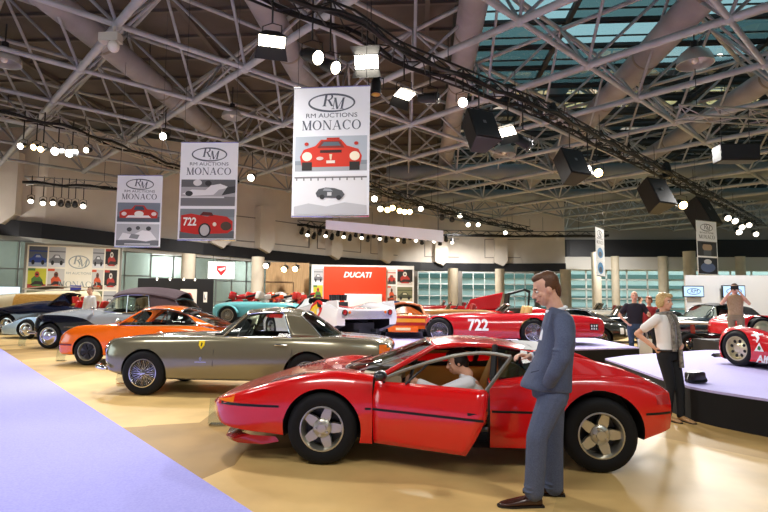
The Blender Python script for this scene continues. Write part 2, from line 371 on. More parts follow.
# columns
def column(px, Y, r, z1, m, name='column'):
    p = hy(px, Y); mb = MB(); mb.cyl((p.x, p.y, 0), (p.x, p.y, z1), r, n=20); mb.cyl((p.x, p.y, 0), (p.x, p.y, .12), r * 1.15, n=20)
    o = mb.build(name, m, None, 40); o['kind'] = 'structure'; return o
colm = noisy('beige_column', 'd8ccb6', 'cec2ac', 1.5, .6)
for (px, Y, r) in [(257, 31.5, .38), (187, 29.5, .38), (453, 42.0, .40), (500, 42.5, .36), (597, 47.0, .40), (616, 51, .36), (691, 46, .48), (664, 51, .42), (566, 43, .42), (742, 51, .42)]:
    column(px, Y, r, 5.85 if px > 590 else 4.1, colm)

# ------------------------------------------------------------------ ceiling: deck, skylights, tubular space frame
ZB = 8.46; MOD = 3.6; ROT = math.radians(2.0)
Uv = V((-math.sin(PI / 4 + ROT), math.cos(PI / 4 + ROT), 0)); Vv = V((math.cos(PI / 4 + ROT), math.sin(PI / 4 + ROT), 0))
O0 = at(117, 25, z=ZB)
deck = noisy('dark_roof_deck', '5e5650', '4e4741', .5, .85)
XS = 1.2   # the skylight glazing starts right of this line
mb = MB(); mb.box((XS - 20, 24, 11.6), (40, 84, .2))
struct(mb, 'ceiling', deck)
mb = MB()
for k in range(40): mb.box((XS - 20, -10 + 1.8 * k, 11.46), (40, .12, .14))
for k in range(10): mb.box((XS - 1 - 4.2 * k, 24, 11.40), (.16, 84, .2))
mb.build('deck_rib', mat('deck_rib_paint', '5f5851', .8), bpy.data.objects['ceiling'], 0)
# skylight: tinted panes on dark rafters, clear strips between
sky_tint = glassmat('tinted_skylight_glass', '263738', refl=.15); sky_clear = glassmat('clear_skylight_glass', '5d7274', refl=.15)
rf = MB(); pn = MB(); pc = MB(); pm_ = MB()
for k in range(34):
    y0 = -8 + 1.9 * k
    rf.box((XS + 20, y0, 11.54), (40, .16, .14))
    for i in range(10):
        x0 = XS + 4 * i; h = random.random()
        (pc if h < .13 else pm_ if h < .42 else pn).add([(x0 + .02, y0 + .02, 11.62), (x0 + 3.98, y0 + .02, 11.62), (x0 + 3.98, y0 + 1.88, 11.62), (x0 + .02, y0 + 1.88, 11.62)], [(0, 1, 2, 3)])
for i in range(11): rf.box((XS + 4 * i, 24, 11.50), (.16, 68, .2))
for k in range(68): rf.box((XS + 20, -8 + .95 * k, 11.44), (40, .05, .05))
sk = struct(rf, 'window_%d' % (WN[0] + 1), mat('dark_rafter', '2b3032', .7)); WN[0] += 1
pn.build('tinted_pane', sky_tint, sk, 0); pm_.build('pale_pane', glassmat('pale_skylight_glass', '2f4142', refl=.15), sk, 0); pc.build('clear_pane', sky_clear, sk, 0)
# space frame
tubeM = noisy('grey_tube_paint', 'abaeb2', '9a9da1', 2., .45)
def nodeB(i, j): return O0 + Uv * (MOD * i) + Vv * (MOD * j)
def nodeT(i, j): return nodeB(i + .5, j + .5) + V((0, 0, 2.45))
def inside(p): return -3.5 < p.y < 62 and -30 < p.x < 40 and abs(p.x) < 6 + p.y * 1.0 and True and not (p.x > 0 and p.y > 46 and p.x < xr0) and not (p.y > yb)
def past_wall(p):   # keep the frame on the hall's side of the curved wall
    for a, b_ in zip(cp[:-1], cp[1:]):
        if min(a.y, b_.y) <= p.y <= max(a.y, b_.y) and p.x < (a.x + (b_.x - a.x) * (p.y - a.y) / (b_.y - a.y)) + .3: return True
    return False
bot = MB(); top = MB(); web = MB(); nod = MB()
for i in range(-14, 26):
    for j in range(-8, 26):
        a = nodeB(i, j)
        if inside(a) and not past_wall(a):
            n = 10 if a.y < 25 else 6
            for (di, dj, r) in ((1, 0, .10), (0, 1, .074)):
                c = nodeB(i + di, j + dj)
                if inside(c) and not past_wall(c): bot.cyl(a, c, r, n=n, cap=False)
            nod.ball(a, .15, 10, 6)
            for (di, dj) in ((0, 0), (-1, 0), (0, -1), (-1, -1)):
                t = nodeT(i + di, j + dj); web.cyl(a, t, .047, n=8 if a.y < 25 else 5, cap=False)
            t = nodeT(i, j)
            for (di, dj) in ((1, 0), (0, 1)): top.cyl(t, nodeT(i + di, j + dj), .075, n=8 if a.y < 25 else 5, cap=False)
sf = struct(bot, 'ceiling_space_frame', tubeM, None, 60)
web.build('web_member', tubeM, sf, 60); top.build('top_chord', tubeM, sf, 60); nod.build('joint_ball', tubeM, sf, 60)
# ================================================================== CAR BUILDING KIT
class Body:
    """a car's lower body: cross-sections lofted along x (front axle at x=0, nose at negative x), y across, z up"""
    def __init__(s, st, sill=.86, round_=.28):
        s.c = [list(c) for c in zip(*st)]; s.x0, s.x1 = s.c[0][0], s.c[0][-1]; s.sill = sill; s.rd = round_; s._c = {}
    def p(s, k, x): return pchip(s.c[0], s.c[k], x)
    def section(s, x):
        k = round(x, 4)
        if k in s._c: return s._c[k]
        w, zb, zm, zs, ys, zc = (s.p(i, x) for i in range(1, 7))
        P = [(0, zb), (.5 * w, zb), (s.sill * w, zb + .005), (w * (1 - (1 - s.sill) * .3), zb + s.rd * (zm - zb)), (w, zm), (w * (.985 * .6 + .4 * (ys + 1) / 2), zm + .6 * (zs - zm)), (ys * w, zs), (ys * w * .66, zs + (zc - zs) * .62), (ys * w * .3, zs + (zc - zs) * .95), (0, zc)]
        r = np.array(cr(P, 4)); r[:, 0] = np.maximum(r[:, 0], 0); s._c[k] = r; return r
    def side_y(s, x, z):
        r = s.section(x); best = 0
        for (y0, z0), (y1, z1) in zip(r[:-1], r[1:]):
            if min(z0, z1) <= z <= max(z0, z1) and abs(z1 - z0) > 1e-9: best = max(best, y0 + (y1 - y0) * (z - z0) / (z1 - z0))
        return best
    def top_z(s, x, y):
        r = s.section(x); y = abs(y); best = -9
        for (y0, z0), (y1, z1) in zip(r[:-1], r[1:]):
            if min(y0, y1) <= y <= max(y0, y1) and abs(y1 - y0) > 1e-9: best = max(best, z0 + (z1 - z0) * (y - y0) / (y1 - y0))
        return best
    def mb(s, n=60):
        m = MB(); rings = []
        t = np.linspace(0, 1, n); xs = s.x0 + (s.x1 - s.x0) * (.5 - .5 * np.cos(PI * t)) * .45 + (s.x1 - s.x0) * t * .55
        for x in xs:
            r = s.section(float(x)); rings.append([(x, -y, z) for y, z in r] + [(x, y, z) for y, z in r[-2:0:-1]])
        m.loft(rings); return m
    def side(s, x0, x1, z0, z1, sgn=-1, nx=10, nz=4, off=.004):
        """rows of points lying on the flank; z0, z1 numbers or functions of x"""
        f = lambda z, x: z(x) if callable(z) else z
        return [[(x, sgn * (s.side_y(x, f(z0, x) + (f(z1, x) - f(z0, x)) * k / nz) + off), f(z0, x) + (f(z1, x) - f(z0, x)) * k / nz) for x in np.linspace(x0, x1, nx)] for k in range(nz + 1)]
    def seam(s, pts, sgn=-1, w=.006, off=.003):
        """dark shut line on the flank through (x, z) points"""
        m = MB(); m.tube([(x, sgn * (s.side_y(x, z) + off - w * .5), z) for x, z in pts], w, 6); return m

def make_body(B, root, pm, axles, archR, depth=.34, holes=(), n=60, inner=DARKIN, name='body', under=.03, tubmat=None):
    o = B.mb(n).build(name, [pm, BLACK, tubmat or inner], None, 0); cs = []
    for a, (ax, az) in zip(axles, [(a[0], a[1]) for a in axles]):
        R = archR if not isinstance(archR, (list, tuple)) else archR[axles.index(a)]
        wd = B.p(1, ax)
        for sg in (-1, 1):
            m = MB(); m.cyl((ax, sg * (wd + .3), az), (ax, sg * (wd - depth), az), R, n=40); cs.append(m)
    cs += list(holes); cut(o, cs); me = o.data
    hb = []
    for h in holes:
        P = np.array(h.v); hb.append((P.min(0) - .004, P.max(0) + .004))
    for p in me.polygons:
        c = p.center; mi = 0
        for k, (ax, az) in enumerate((a[0], a[1]) for a in axles):
            R = archR if not isinstance(archR, (list, tuple)) else archR[k]
            if math.hypot(c.x - ax, c.z - az) < R * 1.004: mi = 1
        if p.normal.z < -.75 and c.z < B.p(2, min(max(c.x, B.x0), B.x1)) + under: mi = 1
        for lo, hi in hb:
            if lo[0] < c.x < hi[0] and lo[1] < c.y < hi[1] and lo[2] < c.z < hi[2]: mi = 2
        p.material_index = mi
    finish(me, 38); o.parent = root; return o

def wheel(root, x, y, z, R, W, rr, style='disc', side=-1, rz=0, rimmat=None, seg=36, spin=.3):
    """tyre with the rim and its hub as sub-parts; side = -1 faces the camera"""
    t = MB(); h = W / 2; k = min(.035, R * .1)
    t.lathe([(rr, -h * .9), (rr + (R - rr) * .25, -h * 1.02), (rr + (R - rr) * .6, -h * 1.03), (R - k, -h * .97), (R - k * .25, -h * .82), (R, -h * .55), (R, h * .55), (R - k * .25, h * .82), (R - k, h * .97), (rr + (R - rr) * .6, h * 1.03), (rr + (R - rr) * .25, h * 1.02), (rr, h * .9)], axis='y', n=seg)
    o = t.build('wheel', TYRE, root, 50); o.location = (x, y, z); o.rotation_euler = (0, 0, rz)
    s = side; rm = rimmat or SILVER; r = MB()
    f = s * h * .92
    if style != 'disc': r.lathe([(rr * 1.03, f), (rr * 1.03, f + s * .008), (rr * .97, f + s * .01), (rr * .94, f - s * .006), (rr * .90, f - s * .03), (rr * .88, f - s * .10), (rr * .86, -f)], axis='y', n=seg)
    def P(rad, a, yy): return (rad * math.sin(a), yy, rad * math.cos(a))
    if style == 'star5':
        for i in range(5):
            a = spin + 2 * PI * i / 5; d = f - s * .028; prof = [(.30, .72), (.60, .40), (.93, .175)]
            top = [P(rr * q, a + w_, d - s * .012 * (1 - q)) for q, w_ in prof] + [P(rr * q, a - w_, d - s * .012 * (1 - q)) for q, w_ in reversed(prof)]
            n = len(top); r.add(top + [(p[0], p[1] - s * .05, p[2]) for p in top], [tuple(range(n)), tuple(range(2 * n - 1, n - 1, -1))] + [(k2, (k2 + 1) % n, n + (k2 + 1) % n, n + k2) for k2 in range(n)])
        r.lathe([(rr * .44, f - s * .07), (rr * .44, f - s * .028), (rr * .40, f - s * .018), (rr * .22, f - s * .012), (rr * .20, f + s * .004), (rr * .0, f + s * .006)], axis='y', n=24)
        for i in range(5): a = spin + PI / 5 + 2 * PI * i / 5; r.cyl(P(rr * .30, a, f - s * .03), P(rr * .30, a, f + s * .002), .012, n=8)
    elif style == 'wire':
        for i in range(48):
            a = 2 * PI * i / 48; b = a + (.32 if i % 2 else -.32); dd = .0 if i % 4 < 2 else -.05
            r.cyl(P(rr * .9, a, f - s * (.03 - dd * .3)), P(rr * .20, b, f - s * (.005 if i % 4 < 2 else .09)), .0035 * (1.4 if seg < 30 else 1), n=4, cap=False)
        r.lathe([(rr * .22, f - s * .12), (rr * .22, f), (rr * .15, f + s * .02), (rr * .13, f + s * .045), (rr * 0, f + s * .05)], axis='y', n=16)
        for a in (0, PI): r.box((rr * .17 * math.cos(a), f + s * .035, rr * .17 * math.sin(a)), (rr * .2, .012, rr * .08))
    elif style == 'fuchs':
        r.lathe([(rr * .9, f - s * .03), (rr * .86, f - s * .05)], axis='y', n=seg)
    elif style == 'slot':
        d = f - s * .035
        r.lathe([(rr * .9, d - s * .03), (rr * .74, d - s * .01), (rr * .40, d), (rr * .3, d + s * .025), (0, d + s * .03)], axis='y', n=seg)
    elif style == 'disc':
        r.lathe([(rr * 1.04, f), (rr * 1.04, f + s * .01), (rr * .96, f + s * .012), (rr * .9, f - s * .015), (rr * .75, f - s * .012), (rr * .68, f + s * .006), (rr * .4, f + s * .022), (rr * .25, f + s * .02), (rr * .22, f + s * .032), (0, f + s * .036)], axis='y', n=seg)
    ro = r.build('rim', rm, o, 45)
    if style in ('wire', 'star5'):
        m = MB(); m.lathe([(rr * .87, f - s * .13), (rr * .3, f - s * .14), (0, f - s * .14)], axis='y', n=24); m.build('brake_drum', STEEL if style == 'star5' else mat('dark_drum', '2c2a28', .6), o, 40)
    if style == 'fuchs':
        m = MB(); m.lathe([(rr * .87, f - s * .05), (rr * .5, f - s * .06), (0, f - s * .06)], axis='y', n=seg); m.build('wheel_disc', mat('grey_wheel_disc', '63656a', .35, .5), o, 40); m = MB()
        for i in range(5):
            a = spin + 2 * PI * i / 5; d = f - s * .02
            top = [P(rr * q, a + w_, d) for q, w_ in ((.2, .5), (.5, .42), (.78, .40), (.84, 0), (.78, -.40), (.5, -.42), (.2, -.5))]
            n = len(top); m.add(top + [(p[0], p[1] - s * .03, p[2]) for p in top], [tuple(range(n)), tuple(range(2 * n - 1, n - 1, -1))] + [(k2, (k2 + 1) % n, n + (k2 + 1) % n, n + k2) for k2 in range(n)])
        m.build('black_petal', mat('satin_black', '15161a', .35), o, 0)
        m = MB(); m.lathe([(rr * .2, f - s * .03), (rr * .2, f - s * .01), (0, f - s * .005)], axis='y', n=16); m.build('hub_cap', mat('satin_black', '15161a', .35), o, 40)
    if style == 'slot':
        m = MB()
        for i in range(8):
            a = spin + 2 * PI * i / 8; c = V(P(rr * .64, a, f - s * .036)); Rm = Matrix.Rotation(-a if True else 0, 3, 'Y').transposed()
            m.ball(c, (rr * .13, .016, rr * .15), 12, 8, R=Rm)
        m.build('slot_hole', BLACK, o, 40)
    return o
def four_wheels(root, ax, z, R, W, rr, yf, yr, style, **k):
    """ax = (front, rear) axle x; yf, yr = the wheel centre's distance from the middle"""
    for x, y in ((ax[0], yf), (ax[1], yr)):
        for s in (-1, 1): wheel(root, x, s * y, z, R, W, rr, style, s, **k)

def rbox(m, c, d, R=None, r=.3, mi=0):
    """soft cushion-like block"""
    c = V(c); n, k = 14, 8; P = []
    sg = lambda v, e: math.copysign(abs(v) ** e, v)
    for i in range(k + 1):
        t = -PI / 2 + PI * i / k
        for j in range(n):
            a = 2 * PI * j / n; p = V((d[0] / 2 * sg(math.cos(t), r) * sg(math.cos(a), r), d[1] / 2 * sg(math.cos(t), r) * sg(math.sin(a), r), d[2] / 2 * sg(math.sin(t), r)))
            P.append(c + (R @ p if R is not None else p))
    m.add(P, [(i * n + j, i * n + (j + 1) % n, (i + 1) * n + (j + 1) % n, (i + 1) * n + j) for i in range(k) for j in range(n)], mi); return m
def seat(root, x, y, z, m, rake=.35, hr=True, s=1.0, name='seat'):
    a = MB(); rbox(a, (x, y, z), (.52 * s, .48 * s, .16 * s)); R = Matrix.Rotation(rake, 3, 'Y')
    rbox(a, V((x + .26 * s, y, z)) + R @ V((.02, 0, .28 * s)), (.14 * s, .46 * s, .58 * s), R)
    o = a.build(name, m, root, 60)
    if hr:
        h = MB(); rbox(h, V((x + .26 * s, y, z)) + R @ V((.0, 0, .64 * s)), (.09 * s, .25 * s, .17 * s), R); h.build('headrest', m, o, 60)
    return o
def steering(root, c, r=.19, tilt=.5, m=None):
    a = MB(); R = Matrix.Rotation(-PI / 2 + tilt, 3, 'Y'); c = V(c)
    a.tube([c + R @ V((r * math.cos(t), r * math.sin(t), 0)) for t in np.linspace(0, 2 * PI, 25)[:-1]], .013, 6, closed=True)
    for t in (0, 2.1, 4.2): a.cyl(c, c + R @ V((r * math.cos(t), r * math.sin(t), 0)), .01, n=5)
    a.cyl(c, c - R @ V((0, 0, -.22)) if False else c + V((-.22, 0, -.10)), .02, n=6)
    return a.build('steering_wheel', m or BLACK, root, 50)

def part_between(poly, x0, x1, n=10):
    """the stretch of a polyline between two x values"""
    P = np.array(poly, float); xs = np.linspace(x0, x1, n)
    return [(x, np.interp(x, P[:, 0], P[:, 1]), np.interp(x, P[:, 0], P[:, 2])) for x in xs]
def greenhouse(root, g, pm, glass=GLASS, trim=CHROME, near_glass=True):
    """roof, screens, pillars and side windows from a few key points (right-hand side given with positive y)"""
    q = lambda c, k=4: cr(c, k)
    wsb, wst, bwt, bwb = g['wsb'], g['wst'], g['bwt'], g['bwb']
    arc = lambda cor, cen, b=.9: q([(cor[0], -cor[1], cor[2]), (cor[0] + (cen[0] - cor[0]) * b * .8, -cor[1] * .55, cor[2] + (cen[1] - cor[2]) * b * .85), (cen[0], 0, cen[1]), (cor[0] + (cen[0] - cor[0]) * b * .8, cor[1] * .55, cor[2] + (cen[1] - cor[2]) * b * .85), cor])
    rail = q([wst] + g.get('rail', []) + [bwt]); belt = q([wsb] + g.get('belt', []) + [bwb])
    hdr, rhd, wbase, bbase = arc(wst, g['wstc']), arc(bwt, g['bwtc']), arc(wsb, g['wsbc']), arc(bwb, g['bwbc'])
    roofm = g.get('roofmat', pm)
    if g.get('roof', True):
        m = MB(); m.grid(coons(mir(rail), rail, hdr, rhd, 20, 15)); m.build('roof', roofm, root, 50, solid=.03)
    acurve = lambda sg: [(wsb[0] + (wst[0] - wsb[0]) * t, sg * (wsb[1] + (wst[1] - wsb[1]) * t + g.get('abulge', .02) * math.sin(PI * t)), wsb[2] + (wst[2] - wsb[2]) * t) for t in np.linspace(0, 1, 7)]
    bcurve = lambda sg: [(bwb[0] + (bwt[0] - bwb[0]) * t, sg * (bwb[1] + (bwt[1] - bwb[1]) * t), bwb[2] + (bwt[2] - bwb[2]) * t + g.get('bbulge', .02) * math.sin(PI * t)) for t in np.linspace(0, 1, 7)]
    m = MB(); m.grid(coons(wbase, hdr, acurve(-1), acurve(1), 16, 8)); m.build('windshield', glass, root, 60)
    if g.get('rear', True):
        m = MB(); m.grid(coons(bbase, rhd, bcurve(-1), bcurve(1), 16, 8)); rw = m.build('rear_window', g.get('rglass', glass), root, 60)
    apm = g.get('apm', pm)
    for sg in (-1, 1):
        m = MB(); m.tube(acurve(sg), g.get('ar', .022), 8); m.build('pillar', apm, root, 50)
        xr, xb = g['cut']
        mirq = (lambda c: c) if sg > 0 else mir
        side_b = mirq(part_between(belt, wsb[0], xb)); side_t = mirq(part_between(rail, wst[0], xr)); edge = [side_b[-1], side_t[-1]]
        if g.get('cedge'): edge = q([side_b[-1]] + mirq(g['cedge']) + [side_t[-1]])
        if near_glass or sg > 0:
            m = MB(); m.grid(coons(side_b, side_t, acurve(sg), edge, 14, 8)); sw = m.build('side_window', g.get('sglass', glass), root, 60)
            if trim:
                m = MB(); m.tube(side_b + edge[1:] + side_t[::-1][1:] + acurve(sg)[::-1][1:-1], g.get('tr', .011), 6, closed=True); m.build('window_trim', trim, sw, 50)
        if g.get('cpil', True):
            m = MB(); cb = mirq(part_between(belt, xb, bwb[0])); ct = mirq(part_between(rail, xr, bwt[0]))
            m.grid(coons(cb, ct, edge, bcurve(sg), 10, 8)); m.build('rear_pillar', roofm, root, 50, solid=.025)
        for (pb, pt) in g.get('posts', []):
            a = part_between(belt, pb, pb + .01, 2)[0]; b_ = part_between(rail, pt, pt + .01, 2)[0]
            m = MB(); m.tube([(a[0], sg * (a[1] + .006), a[2]), (b_[0], sg * (b_[1] + .006), b_[2])], g.get('pr', .013), 6); m.build('window_post', g.get('postm', trim or pm), root, 50)
    if trim:
        m = MB(); m.tube(hdr, .009, 6); m.tube(wbase, .010, 6); m.build('windshield_trim', g.get('wtrim', trim), root, 50)
        if g.get('rear', True): m = MB(); m.tube(bcurve(-1) + rhd[1:-1] + bcurve(1)[::-1] + bbase[::-1][1:-1], .010, 6, closed=True); m.build('rear_window_trim', trim, root, 50)
    return rail, belt
def bumper(root, pts, r=.035, m=CHROME, flat=1.6, name='bumper'):
    a = MB(); a.tube(pts, r, 10); o = a.build(name, m, root, 60); return o
def lamp(root, name, c, n, r, m, rim=CHROME, bulge=.35):
    """round lamp facing direction n, with its bezel as a sub-part"""
    c, n = V(c), V(n).normalized(); a = MB(); R = n.to_track_quat('Z', 'Y').to_matrix()
    pr = [(r, -.03), (r, 0), (r * .8, r * bulge * .45), (r * .45, r * bulge * .85), (0, r * bulge)]
    b = MB(); b.lathe(pr, n=20); b.v = [tuple(c + R @ V(p)) for p in b.v]; o = b.build(name, m, root, 50)
    if rim:
        a.lathe([(r * 1.0, -.02), (r * 1.0, .012), (r * 1.13, .012), (r * 1.17, -.03)], n=20); a.v = [tuple(c + R @ V(p)) for p in a.v]; a.build('bezel', rim, o, 50)
    return o
# ================================================================== RED WEDGE COUPE (nearest car, door open)
RED = paint('signal_red_paint', 'd80909', .2)
rc = thing('sports_car', 'low red wedge-shaped coupe with its driver door swung open', 'car', (-.905, 5.80, 0))
B = Body([  # x, w, zb, zm, zs, ys, zc
    (-1.16, .50, .43, .475, .505, .9, .512), (-1.10, .62, .36, .48, .535, .9, .55), (-.98, .75, .30, .49, .575, .9, .60), (-.75, .84, .27, .51, .645, .9, .66),
    (-.45, .885, .25, .53, .735, .89, .72), (-.15, .905, .22, .54, .805, .87, .77), (.10, .908, .20, .54, .835, .86, .79), (.35, .908, .19, .54, .815, .87, .80), (.6, .905, .18, .54, .775, .90, .80),
    (1.0, .905, .18, .54, .765, .90, .79), (1.5, .91, .18, .54, .775, .90, .80), (2.0, .915, .18, .54, .815, .89, .84), (2.45, .915, .20, .54, .845, .88, .85), (2.75, .905, .24, .54, .83, .88, .835), (2.94, .86, .30, .55, .80, .88, .80), (3.09, .80, .34, .56, .745, .9, .75), (3.16, .75, .36, .565, .70, .92, .70)], sill=.90, round_=.2)
tub = MB(); tub.box((1.25, 0, .75), (1.42, 1.42, 1.0)); 
dh = MB(); dh.box((.995, -.86, .75), (1.06, .50, 1.12))
make_body(B, rc, RED, [(0, .325), (2.5, .335)], (.365, .385), .30, [tub, dh], 70)
four_wheels(rc, (0, 2.5), .327, .327, .215, .198, .775, .775, 'star5')
# black waist line, chin spoiler, lamps, vents
for sg in (-1, 1):
    for (x0, x1) in ((-1.10, -.40), (.40, .455), (1.54, 2.10), (2.89, 3.15)):
        m = MB(); m.grid(B.side(x0, x1, lambda x: .513 if x > -.4 else .513 - (x + .4) * -.01, lambda x: .533 if x > -.4 else .533, sg, 8, 1, .004)); m.build('waist_line', BLACK, rc, 0)
    m = MB(); rows = B.side(-1.06, -.86, .555 - .02, lambda x: .555 + (x + 1.06) * .24 , sg, 6, 2, .004); m.grid(rows); m.build('turn_signal', AMBER, rc, 50)
    m = MB()
    for k in range(7):   # slanted louvres in the nose
        x = -.52 + .045 * k; y = sg * .60
        m.box((x, y, B.top_z(x, .60) + .004), (.012, .24, .012))
    m.parts('louvre', BLACK, rc, 0)
    m = MB(); m.grid(B.side(3.0, 3.14, .60, .68, sg, 4, 2, .003)); m.build('side_marker', REDLENS, rc, 50)
m = MB(); m.loft([[(x, y, .17), (x - .03, y, .205), (x + .12, y, .245), (x + .15, y, .20)] for x, y in [(-.55, -.86), (-.80, -.82), (-.93, -.70), (-1.0, -.4), (-1.02, 0), (-1.0, .4), (-.93, .70), (-.80, .82), (-.55, .86)]]); m.build('chin_spoiler', mat('shaded_red_paint', 'a30d12', .25, 0, 1), rc, 40)  # darker red puts the shade of the low nose into the spoiler colour
m = MB(); m.box((3.165, 0, .52), (.05, 1.40, .05)); m.build('rear_bumper', BLACK, rc, 0, bevel=.01)
for sg in (-1, 1):
    for dy in (.36, .56): lamp(rc, 'tail_lamp', (3.16, sg * dy, .625), (1, 0, .1), .06, REDLENS)
# engine deck louvres
m = MB()
for k in range(9): m.box((2.25 + .085 * k, 0, B.top_z(2.25 + .085 * k, 0) + .012), (.045, .95, .018))
m.parts('deck_louvre', BLACK, rc, 0)
# glasshouse
g = dict(wsb=(.50, .74, .775), wsbc=(.10, .79), wst=(1.03, .545, 1.06), wstc=(.95, 1.10), rail=[(1.35, .555, 1.09), (1.70, .57, 1.07)], bwt=(2.02, .59, 1.02), bwtc=(1.98, 1.07),
         bwb=(2.10, .62, .83), bwbc=(2.08, .84), belt=[(1.0, .80, .765), (1.6, .80, .775)], cut=(1.98, 2.06), ar=.026, posts=[(1.56, 1.62)], pr=.03, postm=BLACK, cpil=False)
greenhouse(rc, g, RED, glassmat('windshield_glass', 'd6e2dc', refl=2.3), BLACK, near_glass=False)
m = MB(); q = coons([(1.62, -.80, .775), (2.06, -.66, .82)], [(1.64, -.575, 1.085), (1.98, -.595, 1.02)], [(1.62, -.80, .775), (1.64, -.575, 1.085)], [(2.06, -.66, .82), (1.98, -.595, 1.02)], 6, 6); m.grid(q); m.build('side_window', DARKGLASS, rc, 60)
for sg in (-1, 1):   # flying buttress from the roof down to the tail
    m = MB(); m.grid(coons([(2.0, sg * .83, .80), (2.6, sg * .83, .83), (3.02, sg * .76, .77)], cr([(1.96, sg * .59, 1.045), (2.3, sg * .62, 1.0), (2.7, sg * .67, .915), (3.02, sg * .70, .785)], 4), [(2.0, sg * .83, .80), (1.96, sg * .59, 1.045)], [(3.02, sg * .76, .77), (3.02, sg * .70, .785)], 14, 6)); m.build('buttress', RED, rc, 50, solid=.03)
m = MB(); m.loft([[(1.86, y, 1.10 - abs(y) * .09), (2.14, y, 1.085 - abs(y) * .09), (2.14, y, 1.07 - abs(y) * .09), (1.86, y, 1.08 - abs(y) * .09)] for y in (-.56, -.3, 0, .3, .56)]); m.build('roof_spoiler', BLACK, rc, 40)
# cabin
m = MB(); m.loft([[(.30, y, .72), (.36, y, .815), (.62, y, .82), (.72, y, .78), (.72, y, .55)] for y in (-.70, 0, .70)]); m.build('dashboard', mat('beige_grey_dash', '9a8e74', .6), rc, 30)
m = MB(); m.box((1.25, 0, .40), (1.2, .22, .3)); m.build('centre_tunnel', TAN, rc, 0, bevel=.04)
m = MB(); m.box((1.88, 0, .62), (.10, 1.38, .46)); m.build('bulkhead', TAN, rc, 0, bevel=.03)
seat(rc, 1.30, -.37, .40, TAN, .42); seat(rc, 1.30, .37, .40, TAN, .42)
m = MB(); m.box((1.2, .70, .52), (1.3, .05, .42)); m.build('door_lining', TAN, rc, 0, bevel=.02)
steering(rc, (.80, -.37, .74), .18, .35)
# wipers and mirror
m = MB(); m.cyl((.14, -.05, .80), (.52, -.52, .90), .008, n=6); m.cyl((.12, .25, .80), (.40, -.18, .93), .008, n=6); m.parts('wiper', BLACK, rc, 0)
# the open door: an outer skin cut from the flank, swung on its front hinge
hx, hy_ = .47, -.885
ds = MB(); bt = lambda x: .205 + .0 * x
rows = []
for z in np.linspace(.215, .765, 13):
    x1 = 1.52 - .17 * max(0, (.55 - z) / .33) ** 1.3; rows.append([(x - hx, -B.side_y(x, z) - hy_, z) for x in np.linspace(.475, x1, 14)])
ds.grid(rows); door = ds.build('door', [RED], rc, 40, solid=.075); door.location = (hx, hy_, 0); door.rotation_euler = (0, 0, math.radians(-23))
def dsub(m, name, mt, **k): return m.build(name, mt, door, k.pop('sm', 40), **k)
m = MB(); m.grid([[(x - hx, y - hy_, z) for x, y, z in r] for r in B.side(.48, 1.515, .513, .533, -1, 14, 1, .005)]); dsub(m, 'waist_line', BLACK)
m = MB(); m.grid([[(x - hx, y - hy_ + .115, z) for x, y, z in r] for r in B.side(.53, 1.36, .26, .72, -1, 6, 4, 0)]); dsub(m, 'door_lining', TAN, solid=.03)
fy = lambda z: -.0 + .06 + (z - .76) * .55
fr = MB(); fr.tube(cr([(.03, fy(.76), .765), (.28, fy(.86), .875), (.56, fy(.96), .975), (.80, fy(1.03), 1.035), (1.02, fy(1.05), 1.055), (1.22, fy(1.03), 1.035)], 4), .016, 8); fr.tube([(1.22, fy(1.03), 1.035), (1.04, fy(.75), .755)], .016, 8)
dsub(fr, 'window_frame', mat('brushed_frame', '8a8a86', .3, .8))
m = MB(); m.tube([(.50, fy(.95), .955), (.30, fy(.75), .755)], .010, 8); dsub(m, 'quarter_light_bar', STEEL)
m = MB(); m.ball((.10, -.05, .83), (.06, .075, .05), 14, 10); m.cyl((.10, .03, .76), (.10, -.03, .82), .012, n=6); dsub(m, 'mirror', mat('grey_mirror_shell', '4c4e50', .25, .7))
m = MB(); m.box((.95, -.012 - .005, .565), (.10, .012, .03)); dsub(m, 'door_handle', BLACK, bevel=.004)
m = MB(); m.cyl((1.0, .035, .45), (1.062, .035, .45), .02, n=8); dsub(m, 'door_lock', STEEL)
for sg in (-1, 1):
    m = B.seam([(1.36, .20), (1.52, .5), (1.54, .77)], sg); m.build('door_seam', BLACK, rc, 0)
# ------------------------------------------------------------------ grey-bronze coupe (second car)
GREY = paint('bronze_grey_paint', '837d66', .22, .5)
gc = thing('grand_tourer', 'bronze-grey two-door coupe with wire wheels and a small yellow fender shield', 'car', (-4.34, 8.95, 0))
B = Body([(-.80, .42, .46, .60, .73, .85, .765), (-.75, .60, .39, .60, .79, .86, .825), (-.60, .74, .33, .58, .85, .86, .87), (-.3, .81, .28, .56, .885, .86, .905), (.2, .835, .25, .56, .905, .86, .94), (.8, .84, .24, .56, .912, .87, .955), (1.4, .84, .24, .56, .92, .88, .95), (2.2, .835, .24, .56, .925, .88, .94), (2.8, .825, .26, .56, .925, .87, .935), (3.4, .77, .29, .57, .90, .86, .915), (3.72, .69, .33, .58, .865, .86, .885), (3.86, .60, .38, .59, .80, .86, .83), (3.90, .50, .42, .6, .74, .86, .76)], sill=.88)
tub = MB(); tub.box((1.85, 0, .85), (1.25, 1.24, .9))
make_body(B, gc, GREY, [(0, .345), (2.6, .345)], .375, .3, [tub], 64)
four_wheels(gc, (0, 2.6), .345, .345, .18, .215, .735, .73, 'wire', rimmat=CHROME)
